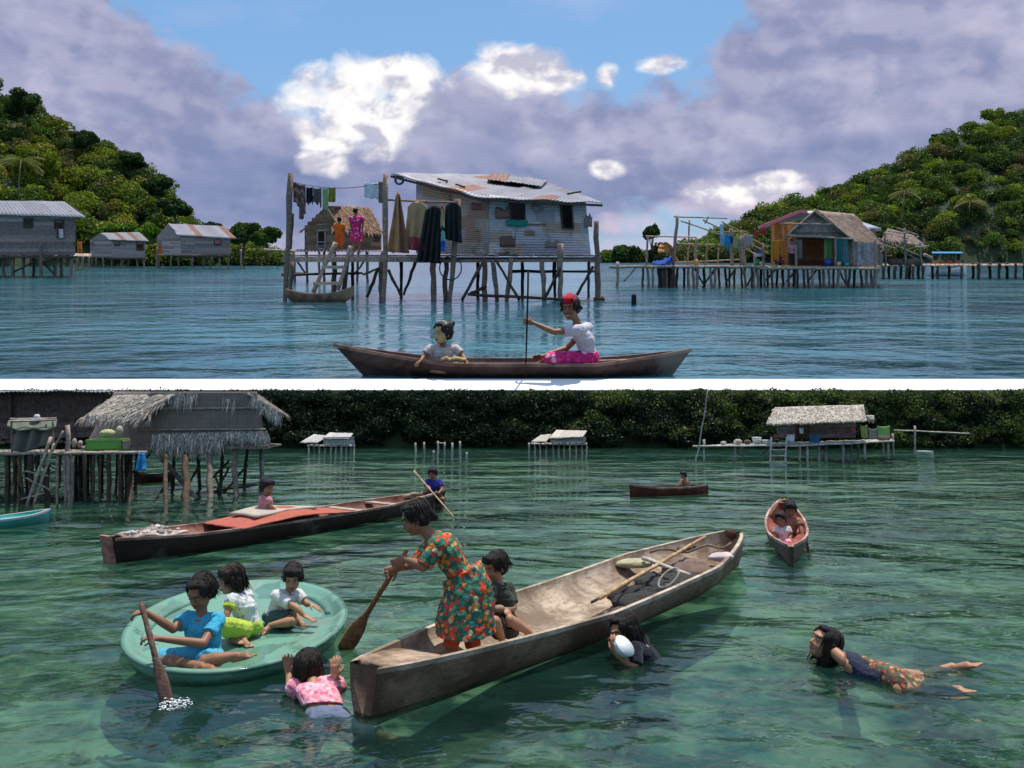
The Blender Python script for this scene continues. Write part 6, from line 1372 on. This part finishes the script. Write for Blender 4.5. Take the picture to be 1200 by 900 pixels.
# ---- three children on the raft
Y0 = LW(235,776,.04)[1]
J = dict(pel=P(240,768,.05), chest=P(238,741,.0), neck=P(236,719,-.01), head=P(236,694,-.03), shL=P(255,727,.02), shR=P(219,725,-.02), elR=P(203,737,-.16), wrR=P(170,717,-.30), elL=P(238,754,-.20), wrL=P(184,748,-.34),
    hipL=P(250,772,.0), hipR=P(230,772,-.04), knR=P(186,773,-.10), knL=P(231,778,-.30), anR=P(236,781,-.32), anL=P(278,768,-.22), toeR=P(258,783,-.34), toeL=P(297,766,-.24))
J['knL'] = P(240,775,-.26)
person(ML, 'girl in a turquoise shirt and shorts paddling at the front of the green raft', J, .80, V(-.35,-.75,-.42), 'tail', [g_shirt('shirt', 'cloth', (.06,.42,.62), .6, 1., .016), g_pants('shorts', 'cloth', (.09,.42,.58), 1.0, .016)],
    skin=SKD, hk=.98, chestf=V(-.3,-.9,-.1), hands={'R': (V(-.8,.0,-.1), V(0,.3,-1), -1, .8), 'L': (V(-.9,0,.1), V(0,.3,-1), 1, .8)})
a = P(165,706,-.33); b_ = LW(199,834,-.05); paddle(ML, 'paddle', 'dark wooden paddle dipped by the girl in turquoise', a, b_, True, .020, .50, .055, (.12,.075,.06))
Y0 = LW(285,748,.04)[1]
J = dict(pel=P(292,733,.05), chest=P(285,710,.0), neck=P(277,695,-.0), head=P(270,679,-.02), shL=P(272,703,-.12), shR=P(290,699,.13), elL=P(266,719,-.20), wrL=P(261,735,-.24), elR=P(284,715,.2), wrR=P(276,728,.1),
    hipL=P(284,738,-.09), hipR=P(292,736,.09), knL=P(264,733,-.30), knR=P(272,736,-.0), anL=P(272,748,-.16), anR=P(287,752,-.20), toeL=P(286,752,-.24), toeR=P(293,756,-.26))
person(ML, 'child in a white patterned shirt and lime trousers on the green raft', J, .72, V(-.9,-.35,-.2), 'bob', [g_shirt('shirt', 'white_print', (1,1,1), .2, 1., .018), g_shirt('sleeves', 'cloth', (.50,.62,.06), .62, .12, .015, 'lime green sleeves'), g_pants('trousers', 'cloth', (.48,.60,.07), 1.55, .018)],
    skin=SK, hk=.9, chestf=V(-.9,-.5,0), hcol=(.03,.016,.010), hands={'L': (V(-.3,-.2,-.9), V(.5,.5,0), 1, .3), 'R': (V(-.5,0,-.6), V(0,.5,0), -1, .3)})
Y0 = LW(340,732,.04)[1]
J = dict(pel=P(322,722,.08), chest=P(332,705,.02), neck=P(339,692,-.02), head=P(343,677,-.04), shR=P(324,698,-.10), shL=P(349,697,.08), elR=P(348,713,-.20), wrR=P(357,722,-.22), elL=P(360,708,.02), wrL=P(364,708,-.0),
    hipR=P(322,725,-.05), hipL=P(328,722,.12), knR=P(343,728,-.22), knL=P(346,722,-.02), anR=P(316,733,-.24), anL=P(352,729,-.08), toeR=P(305,742,-.32), toeL=P(358,732,-.12))
person(ML, 'toddler in a white shirt leaning on one hand on the green raft', J, .66, V(.12,-.8,-.25), 'short', [g_shirt('shirt', 'cloth', (.70,.70,.66), .65, 1., .016), g_pants('shorts', 'cloth', (.05,.10,.09), .75, .014)],
    skin=SK, hk=.88, chestf=V(.5,-.8,-.2), hands={'R': (V(.7,-.2,-.2), V(0,0,-1), 1, .15), 'L': (V(.6,-.2,-.2), V(0,0,-1), -1, .2)})
# ---- swimmer holding on to the raft
Y0 = LW(365,800)[1]
W_ = LW
J = dict(pel=W_(383,838,-.03), chest=W_(372,812,.05), neck=W_(365,799,.09), head=W_(361,783,.15), shL=W_(347,805,.05), shR=W_(390,803,.05), elL=W_(341,812,.02), wrL=W_(338,789,.10), elR=W_(402,806,.0), wrR=W_(393,793,.12),
    hipL=W_(374,845,-.05), hipR=W_(394,843,-.05), knL=W_(368,868,-.12), knR=W_(418,862,-.10), anL=W_(364,880,-.14), anR=W_(447,862,-.05), toeL=W_(362,889,-.06), toeR=W_(464,862,.0))
person(ML, 'child in a pink top swimming by the raft, one hand raised', J, .78, V(-.15,.95,.05), 'wet', [g_shirt('top', 'pink_print', (1,1,1), .5, .5, .026), g_pants('jeans', 'cloth', (.14,.17,.25), 1.9, .016)],
    skin=SK, hk=.98, chestf=V(0,.85,-.5), bits=False, hands={'L': (V(-.12,-.02,1), V(0,-1,.1), 1, .12), 'R': (V(-.1,.1,.9), V(0,1,0), -1, .4)}, base=LW(370,830))
# ---- swimmer with the white bowl
Y0 = LW(745,768)[1]
J = dict(pel=P(772,790,.05), chest=P(757,768,.0), neck=P(743,752,-.0), head=P(731,739,-.02), shL=P(744,762,-.14), shR=P(752,752,.14), elL=P(744,786,-.26), wrL=P(722,766,-.22), elR=P(724,772,.12), wrR=P(718,753,-.04))
J['pel'].z = -.28; J['elL'].z = max(J['elL'].z, -.02)
person(ML, 'swimmer in a dark shirt beside the large dugout lifting a white bowl to her mouth', J, .84, V(-.88,-.42,-.28), 'wet', [g_shirt('shirt', 'cloth', (.012,.014,.022), .9, .8, .018)],
    skin=SK, hk=.98, up=V(-.2,0,1), chestf=V(-.9,-.3,0), hands={'L': (V(-.1,-.1,.9), V(.3,.6,0), 1, .5), 'R': (V(.1,-.3,.9), V(.3,-.6,0), -1, .5)}, base=LW(745,768))
t = thing('bowl', 'white bowl held at the mouth of the swimmer beside the large dugout', 'bowl', ML, P(730,760,-.22)); cc = P(729,760,-.27)
ax_ = V(.55,-.45,.7).normalized(); p_ = [cc-ax_*.045, cc-ax_*.03, cc, cc+ax_*.035]; MB().tube(p_, [.03,.06,.082,.09], 18, (.72,.74,.74)).build('bowl_body', MAT['plastic'], t); MB().tube([cc+ax_*.033, cc+ax_*.041], [.094,.094], 18, (.7,.72,.72)).build('rim', MAT['plastic'], t)
# ---- swimmer stretched out on the right
Y0 = LW(975,776)[1]
J = dict(pel=W_(1050,801,-.01), chest=W_(1006,786,.0), neck=W_(986,772,.08), head=W_(966,754,.15), shL=W_(1000,795,-.04), shR=W_(998,777,-.02), elL=W_(966,802,-.20), wrL=W_(946,796,-.22), elR=W_(988,770,-.22), wrR=W_(960,776,-.24),
    hipL=W_(1058,810,-.03), hipR=W_(1060,797,-.02), knL=W_(1090,811,-.10), knR=W_(1088,795,-.10), anL=W_(1110,805,-.03), anR=W_(1116,781,.0), toeL=W_(1137,808,.02), toeR=W_(1148,776,.07))
rg = [(J['chest'].lerp(J['pel'],.1), V(0,.16,0), V(0,0,.125)), (J['pel'], V(.03,.19,0), V(0,0,.125)), (J['pel'].lerp(J['knL'],.6), V(.05,.21,0), V(0,0,.085)), (J['knL'].lerp(J['knR'],.5), V(.05,.23,0), V(0,0,.09))]
person(ML, 'swimmer in a flowered dress stretched out with bare feet surfacing', J, .86, V(-.85,-.15,.42), 'wet', [g_shirt('shirt', 'cloth', (.03,.035,.06), .8, .5, .016), g_skirt('dress', 'floral_wet', (1,1,1), rg), ],
    skin=SK, hk=.98, up=V(.4,0,.9), chestf=V(-.1,-.1,-1), hands={'L': (V(-1,0,0), V(0,0,-1), 1, .2), 'R': (V(-1,0,0), V(0,0,-1), -1, .2)}, base=LW(1000,790))
m = MB(); c_ = LW(1098,818,-.03); m.grid(lambda u, v: c_+V(-.2+.45*u, -.12+.24*v, .02*math.sin(u*7+v*4))+V(0,.12*u,0), 16, 8, .02, (.015,.02,.035)); solo(m, 'dark_cloth', 'cloth', ML, c_, 'dark wet cloth trailing in the water behind the stretched out swimmer', 'cloth')
# ---- girl in pink on the long boat
Y0 = bp2(.405,.1,0)[1]
J = dict(pel=P(311,601,.02), chest=P(311,589,.0), neck=P(312,581,.0), head=P(313,571,.0), shL=P(307,585,.08), shR=P(315,586,-.10), elR=P(318,594,-.14), wrR=P(325,599,-.12), elL=P(316,593,.14), wrL=P(325,598,.10),
    hipL=P(312,603,.07), hipR=P(314,603,-.07), knL=P(327,600,.10), knR=P(329,601,-.08), anL=P(334,606,.08), anR=P(333,607,-.1), toeL=P(339,607,.06), toeR=P(338,608,-.1))
person(ML, 'little girl in pink sitting on the mat of the long red boat', J, .72, V(.75,-.5,-.15), 'short', [g_shirt('shirt', 'cloth', (.62,.24,.27), .4, 1., .016), g_pants('trousers', 'pink_print', (1,1,1), 1.8, .02)], skin=SKD, vox=.011, hk=.95, chestf=V(.9,-.3,0), hands={'L': (V(1,0,-.2), V(0,0,-1), 1, .3), 'R': (V(1,0,-.2), V(0,0,-1), -1, .3)})
# ---- boy in blue poling
Y0 = bp2(.97,0,0)[1]
J = dict(pel=P(508,583,.02), chest=P(508,570,.0), neck=P(508,562,.0), head=P(507,555,.0), shL=P(501,565,.02), shR=P(515,565,-.02), elR=P(518,574,-.12), wrR=P(513,579,-.22), elL=P(500,572,-.14), wrL=P(502,570,-.24),
    hipL=P(504,585,.0), hipR=P(512,585,.0), knL=P(506,588,-.28), knR=P(519,585,-.25), anL=P(508,597,-.2), anR=P(518,596,-.2), toeL=P(506,600,-.34), toeR=P(520,599,-.34))
person(ML, 'boy in a dark blue shirt holding a pole on the long boat', J, .74, V(-.2,-.9,-.3), 'short', [g_shirt('shirt', 'cloth', (.025,.035,.22), .6, 1., .016), g_pants('shorts', 'cloth', (.02,.02,.025), .9, .016)], skin=SKD, vox=.011, hk=.9, chestf=V(0,-1,-.1), hands={'L': (V(.2,-.3,-.3), V(0,-1,0), 1, .8), 'R': (V(-.2,-.3,.3), V(0,-1,0), -1, .8)})
paddle(ML, 'punt_pole', 'long pale pole held slantwise by the boy in blue', P(485,552,-.30), LW(538,613,-.1), False, .018, col=(.42,.34,.22))
# ---- child in the far red canoe
Y0 = LW(800,580)[1]
J = dict(pel=P(803,572,.0), chest=P(803,566,.0), neck=P(802,562,.0), head=P(801,557,-.0), shL=P(799,563,-.08), shR=P(806,563,.08), elL=P(796,568,-.14), wrL=P(792,571,-.1), elR=P(806,569,.12), wrR=P(800,571,.05),
    hipL=P(802,573,-.06), hipR=P(804,573,.06), knL=P(795,571,-.08), knR=P(796,571,.08), anL=P(790,575,-.06), anR=P(790,575,.06))
person(ML, 'bare chested child sitting in the small red canoe far away', J, .55, V(-.8,-.5,-.1), 'short', [g_pants('shorts', 'cloth', (.10,.06,.05), .9, .014)], skin=SKD, vox=.011, hk=.62, chestf=V(-1,-.2,0), feet=False)
# ---- woman and child in the canoe pointing at the camera
Y0 = bpr(.55,0,0)[1]
J = dict(pel=P(922,636,.1), chest=P(923,617,.08), neck=P(925,606,.05), head=P(926,596,.0), shL=P(936,611,.03), shR=P(913,611,.05), elR=P(903,604,-.10), wrR=P(912,590,-.06), elL=P(940,624,-.10), wrL=P(946,644,-.28),
    hipL=P(930,638,.05), hipR=P(915,638,.05), knL=P(932,636,-.38), knR=P(913,636,-.38), anL=P(929,650,-.42), anR=P(917,650,-.42))
person(ML, 'woman in brown sitting in the narrow red lined canoe', J, .80, V(-.25,-.85,-.4), 'bob', [g_shirt('shirt', 'cloth', (.34,.17,.10), .4, 1., .015), g_skirt('sarong', 'pink_print', (1,1,1), [(P(922,634,.05), V(.15,0,0), V(0,.1,.08)), (P(922,640,-.2), V(.17,0,0), V(0,.04,.13)), (P(922,645,-.42), V(.16,0,0), V(0,.02,.13))])], skin=SKD, vox=.009, hk=.88, feet=False, hands={'L': (V(.1,-.3,-.9), V(-1,0,0), 1, .7), 'R': (V(.7,0,.6), V(.3,0,-1), -1, .5)}, chestf=V(0,-1,-.1))
Y0 -= .25
J = dict(pel=P(918,634,.0), chest=P(918,624,.0), neck=P(917,617,.0), head=P(915,608,.0), shL=P(924,620,.0), shR=P(911,620,.0), elL=P(927,628,-.05), wrL=P(924,634,-.14), elR=P(908,628,-.05), wrR=P(910,634,-.14), hipL=P(922,636,0), hipR=P(914,636,0), knL=P(925,636,-.22), knR=P(911,636,-.22), anL=P(922,644,-.26), anR=P(914,644,-.26))
person(ML, 'small child in white in the narrow red lined canoe', J, .52, V(-.5,-.8,-.2), 'short', [g_shirt('shirt', 'cloth', (.62,.56,.55), .6, 1., .014), g_pants('trousers', 'pink_print', (1,1,1), 1.5, .014)], skin=SKD, vox=.009, hk=.78, feet=False, chestf=V(0,-1,0))
paddle(ML, 'paddle', 'short dark paddle at the right side of the narrow canoe', P(943,622,-.6), P(950,658,-.55), True, .014, .22, .04, (.16,.09,.06))

# ================================================================== upper boat and its people
Yb = 9.4
A = V((428-PX)/FP*Yb, Yb+.05, 0); Bp = V((786-PX)/FP*Yb, Yb+.05, 0)
canU, bpu = canoe(MU, A, Bp, .56, (lambda t_: max(.05, min(1, (t_/.28)**.8, ((1-t_)/.25)**.8)), lambda t_: .155+.19*max(0,1-t_/.33)**1.7+.135*max(0,(t_-.72)/.28)**1.6, lambda t_: -.06+.02*abs(2*t_-1)), label='slender dark dugout with a raised bow carrying two people in front of the tin house', col=(.085,.05,.045), inner=(.16,.10,.08), rim=(.26,.16,.13), th=.025, n=60, rake=lambda t_: -.36*max(0,1-t_/.25)**1.6+.24*max(0,(t_-.8)/.2)**1.6)
MB().beam(bpu(.69,.2,.15), bpu(.86,.3,.17), .08, .025, (.28,.17,.13)).build('thwart', MAT['wood'], canU, label='plank lying in the stern')
Y0 = Yb
def P(px, py, d=0.): return U(px, py, Y0+d)
J = dict(pel=P(520,432,.05), chest=P(519,416,.02), neck=P(519,404,.0), head=P(519,390,-.0), shR=P(504,409,-.01), shL=P(534,409,.05), elR=P(497,418,-.06), wrR=P(494,421,-.14), elL=P(543,418,-.0), wrL=P(545,422,-.12),
    hipL=P(528,434,.05), hipR=P(512,434,.05), knL=P(536,432,-.1), knR=P(504,432,-.1), anL=P(520,436,-.16), anR=P(516,436,-.16))
def paste(p):
    d = p-J['head']; q = (-.02-d.y)/.03+(.05-d.x)/.05*.4+1.2*mn.noise(d*22)-.3; q = min(1, max(0, q))*(1 if -.11 < d.z < .10 else 0)*.85; return tuple(a_*(1-q)+b_*q for a_, b_ in zip(SKD, (.55,.42,.22)))
_, (r, f, u) = person(MU, 'young girl with yellow paste on her face sitting in the raised-bow dugout', J, .62, V(-.75,-.65,-.05), 'bun', [g_shirt('blouse', 'cloth', (.60,.52,.50), .62, 1., .016)], skin=SKD, vox=.006, hk=.92, km=1.25, feet=False, chestf=V(-.1,-1,0), skinfn=paste,
    hands={'L': (V(.3,-.5,-.5), V(0,0,-1), 1, .5), 'R': (V(-.5,-.5,-.4), V(0,0,-1), -1, .5)})
hc = J['head']; hb = thing('hair_band', 'white hair band on the girl with the yellow face paste', 'hair band', MU, hc)
MB().tube([hc+(r*math.cos(a_)*.078+u*(.035+math.sin(a_)*.082)+f*(.0))*1.14 for a_ in [math.pi*i/14 for i in range(15)]], .006, 6, (.7,.7,.7)).build('band', MAT['cloth'], hb)
m = MB(); c0 = P(531,421,-.16); 
for k in range(7): m.ell(c0+V(-.11+.037*k, 0, .008*math.sin(k*2)), V(.035,0,0), V(0,.04,0), V(0,0,.026+.006*math.sin(k*3)), rc((.50,.36,.16),.15), 9, 6)
solo(m, 'cloth_bundle', 'cloth', MU, c0, 'crumpled tan cloth on the gunwale in front of the girl', 'cloth')
J = dict(pel=P(690,418,.05), chest=P(684,395,.0), neck=P(676,377,-.0), head=P(668,361,-.01), shR=P(671,385,-.10), shL=P(688,384,.14), elR=P(649,389,-.20), wrR=P(624,378,-.14), elL=P(668,404,.20), wrL=P(637,417,.0),
    hipR=P(684,422,-.06), hipL=P(688,422,.12), knR=P(646,421,-.14), knL=P(648,419,.14), anR=P(664,430,-.16), anL=P(628,429,.12))
J['elL'] = P(664,408,.14); J['wrL'] = P(634,418,-.02); J['shR'] = P(680,387,-.12)
def scarf(b): 
    c = J['head']
_, (r, f, u) = person(MU, 'smiling woman in a white t-shirt poling the raised-bow dugout', J, .72, V(-.38,-.92,-.04), 'short', [g_shirt('t_shirt', 'cloth', (.66,.60,.66), .62, 1., .018), g_pants('sarong', 'magenta_print', (1,1,1), 1.6, .028)], skin=SKD, vox=.006, hk=.98, km=1.3, feet=False, chestf=V(-.8,-.5,0), smile=1, up=V(-.1,0,1),
    hands={'R': (V(-.9,.0,.15), V(.1,.9,-.2), -1, .95), 'L': (V(-.95,-.1,.0), V(0,-.5,-.5), 1, .9)})
t = thing('headscarf', 'red scarf wrapped over the hair of the woman in the white t-shirt', 'scarf', MU, J['head']); b = Blob(); c = J['head']; kk = 1.2
b.ell(c+(f*.012+u*.062)*kk, r*.080*kk, f*.082*kk, u*.062*kk); b.ell(c+(f*.060+u*.062)*kk, r*.055*kk, f*.032*kk, u*.024*kk); b.ell(c+(u*.105-f*.03)*kk, r*.04*kk, f*.045*kk, u*.03*kk)
b.build('scarf_cloth', 'cloth', t, .006, (.50,.015,.03), 2, .006, 20)
paddle(MU, 'punt_pole', 'thin dark pole held upright by the woman in the white t-shirt', P(619,318,-.17), V(P(616,430,-.2).x, Yb-.17, -.05), False, .011, col=(.035,.03,.03))
# ---- two children on the drying deck, seen from behind
def deck_child(lab, x, yh, yf, k, garments, dx, d, facev, hk):
    global Y0
    Y0 = YH+.6+d; h = (yf-yh)
    def Q(a, b): return P(x+a*h/38, yh+b*h/38)
    J = dict(pel=Q(0,19.5), chest=Q(-.5,12.5), neck=Q(-.8,7.4), head=Q(-1+dx,2.6), shL=Q(-4.8,9.), shR=Q(4.2,9.), elL=Q(-5.5,14.5), wrL=Q(-4,19), elR=Q(5.5,14.5), wrR=Q(4.6,19.5), hipL=Q(-2,21), hipR=Q(2,21), knL=Q(-2.2,29.5), knR=Q(2.2,29.5), anL=Q(-2.2,37.5), anR=Q(2.4,37.5))
    J['toeL'] = J['anL']+V(-.04,.10,-.02); J['toeR'] = J['anR']+V(.04,.10,-.02)
    person(MU, lab, J, k, facev, 'short', garments, skin=SKD, vox=.014, hk=hk, hm=1., bits=False, chestf=V(0,1,0), hands={'L': (V(0,.2,-1), V(1,0,0), 1, .4), 'R': (V(0,.2,-1), V(-1,0,0), -1, .4)})
deck_child('child in an orange shirt and orange shorts standing at the head of the ladder', 398, 255, 294, .66, [g_shirt('shirt', 'cloth', (.80,.16,.02), .6, 1.05, .025), g_pants('shorts', 'cloth', (.75,.13,.02), 1.3, .03)], .5, .0, V(-.4,.9,0), .82)
deck_child('taller child in a magenta striped dress standing right of the child in orange', 418, 244, 295, .80, [g_shirt('dress_top', 'magenta_print', (1,1,1), .6, 1.05, .03), g_pants('dress_bottom', 'magenta_print', (1,1,1), .95, .05)], 0, .2, V(.3,.95,0), .86)
# ---- people at the thatched hut
Y0 = YR+.4
J = dict(pel=P(913,307,.0), chest=P(913,301,.0), neck=P(914,297,0), head=P(915,293,0), shL=P(909,299,0), shR=P(917,299,0), elL=P(907,303,-.1), wrL=P(910,307,-.2), elR=P(920,303,-.1), wrR=P(918,307,-.2), hipL=P(911,309,0), hipR=P(915,309,0), knL=P(909,306,-.4), knR=P(918,306,-.4), anL=P(910,311,-.45), anR=P(917,311,-.45))
person(MU, 'person in dark red sitting in front of the orange curtains', J, .68, V(.3,-.9,-.1), 'short', [g_shirt('shirt', 'cloth', (.35,.03,.04), .6, 1., .025), g_pants('trousers', 'cloth', (.10,.03,.04), 1.8, .02)], skin=SKD, vox=.02, hk=.78, feet=False, bits=False, chestf=V(0,-1,0))
J = dict(pel=P(928,297,.0), chest=P(928,291,0), neck=P(928,286.5,0), head=P(928,283,0), shL=P(924.5,288.5,0), shR=P(931.5,288.5,0), elL=P(924,293,-.1), wrL=P(926,297,-.2), elR=P(932,293,-.1), wrR=P(931,297,-.15), hipL=P(926.5,298,0), hipR=P(929.5,298,0), knL=P(926.5,304.5,0), knR=P(929.8,304.5,0), anL=P(926.3,311,0), anR=P(930,311,0))
person(MU, 'person in pale pink standing at the left edge of the dark hut opening', J, .72, V(-.2,-.9,0), 'short', [g_shirt('shirt', 'cloth', (.62,.30,.38), .5, 1., .025), g_pants('trousers', 'cloth', (.05,.03,.04), 1.9, .02)], skin=SKD, vox=.02, hk=.78, feet=False, bits=False, chestf=V(0,-1,0))
# ---- splashes
def splash(name, lab, c, n_, sp, hgt):
    m = MB()
    for k in range(n_):
        a_ = random.uniform(0, 6.28); q = random.random()**.6*sp; p = c+V(math.cos(a_)*q, math.sin(a_)*q*.8, abs(random.gauss(0,1))*hgt*(1-q/sp*.6)); s_ = random.uniform(.0012,.0042)
        m.ell(p, V(s_*random.uniform(1,3.5),0,s_*random.uniform(-1,1)), V(0,s_*2,0), V(0,0,s_*.6), (.8,.84,.84), 6, 4)
    o = m.build(name, MAT['plastic'], None, c, ML, kind='stuff', label=lab); return o
splash('water_splash', 'white splash where the paddle of the girl in turquoise meets the water', LW(206,828), 170, .12, .035)

# ---- shared groups for the repeats
GR = {('dugout_canoe', 0): 'dugouts on the upper lagoon', ('dugout_canoe', 1): 'boats and canoes in the cove', ('long_boat', 1): 'boats and canoes in the cove', ('far_hut', 1): 'distant huts on the far shore of the cove',
      ('plank_hut', 0): 'plank huts along the left shore', ('thatched_hut', 0): 'thatched huts of the upper lagoon', ('tree', 0): 'trees standing out on the wooded shores', ('palm_tree', 0): 'palms on the hills',
      ('person', 0): 'people of the upper lagoon', ('person', 1): 'people in and around the boats of the cove', ('paddle', 1): 'paddles in use', ('fishing_net', 0): 'black nets hung to dry', ('fishing_net', 1): 'nets heaped in the large dugout',
      ('blanket', 0): 'blankets hung beside the nets', ('orange_curtain', 0): 'curtains of the thatched hut', ('teal_curtain', 0): 'curtains of the thatched hut', ('flowered_curtain', 0): 'curtains of the thatched hut',
      ('white_curtain', 0): 'curtains of the thatched hut', ('grey_curtain', 0): 'curtains of the thatched hut', ('stake', 0): 'lone stakes in the lagoon'}
for o in sc.objects:
    if o.parent is None and 'category' in o and 'group' not in o:
        st_ = o.name.split('.')[0]; lo = 1 if abs(o.matrix_world.to_euler().x) > .01 else 0
        g_ = GR.get((st_, lo))
        if not g_ and 330/1200 and st_.endswith(('towel', 'shirt', 'shorts', 'cloth')) and o['category'] in ('towel', 'shirt', 'shorts', 'cloth') and not lo: g_ = 'washing hung out to dry'
        if not g_ and o['category'] in ('bucket', 'basin', 'bowl', 'drum', 'jar', 'pail') and st_ != 'bowl': g_ = 'buckets and tubs on the far platform' if lo else 'buckets and tubs on the pole platform'
        if not g_ and o['category'] in ('bundle', 'rag') and lo: g_ = 'bundles and rags on the platforms of the cove'
        if not g_ and o['category'] == 'sack' and not lo: g_ = 'sacks under the blue awning'
        if g_: o['group'] = g_
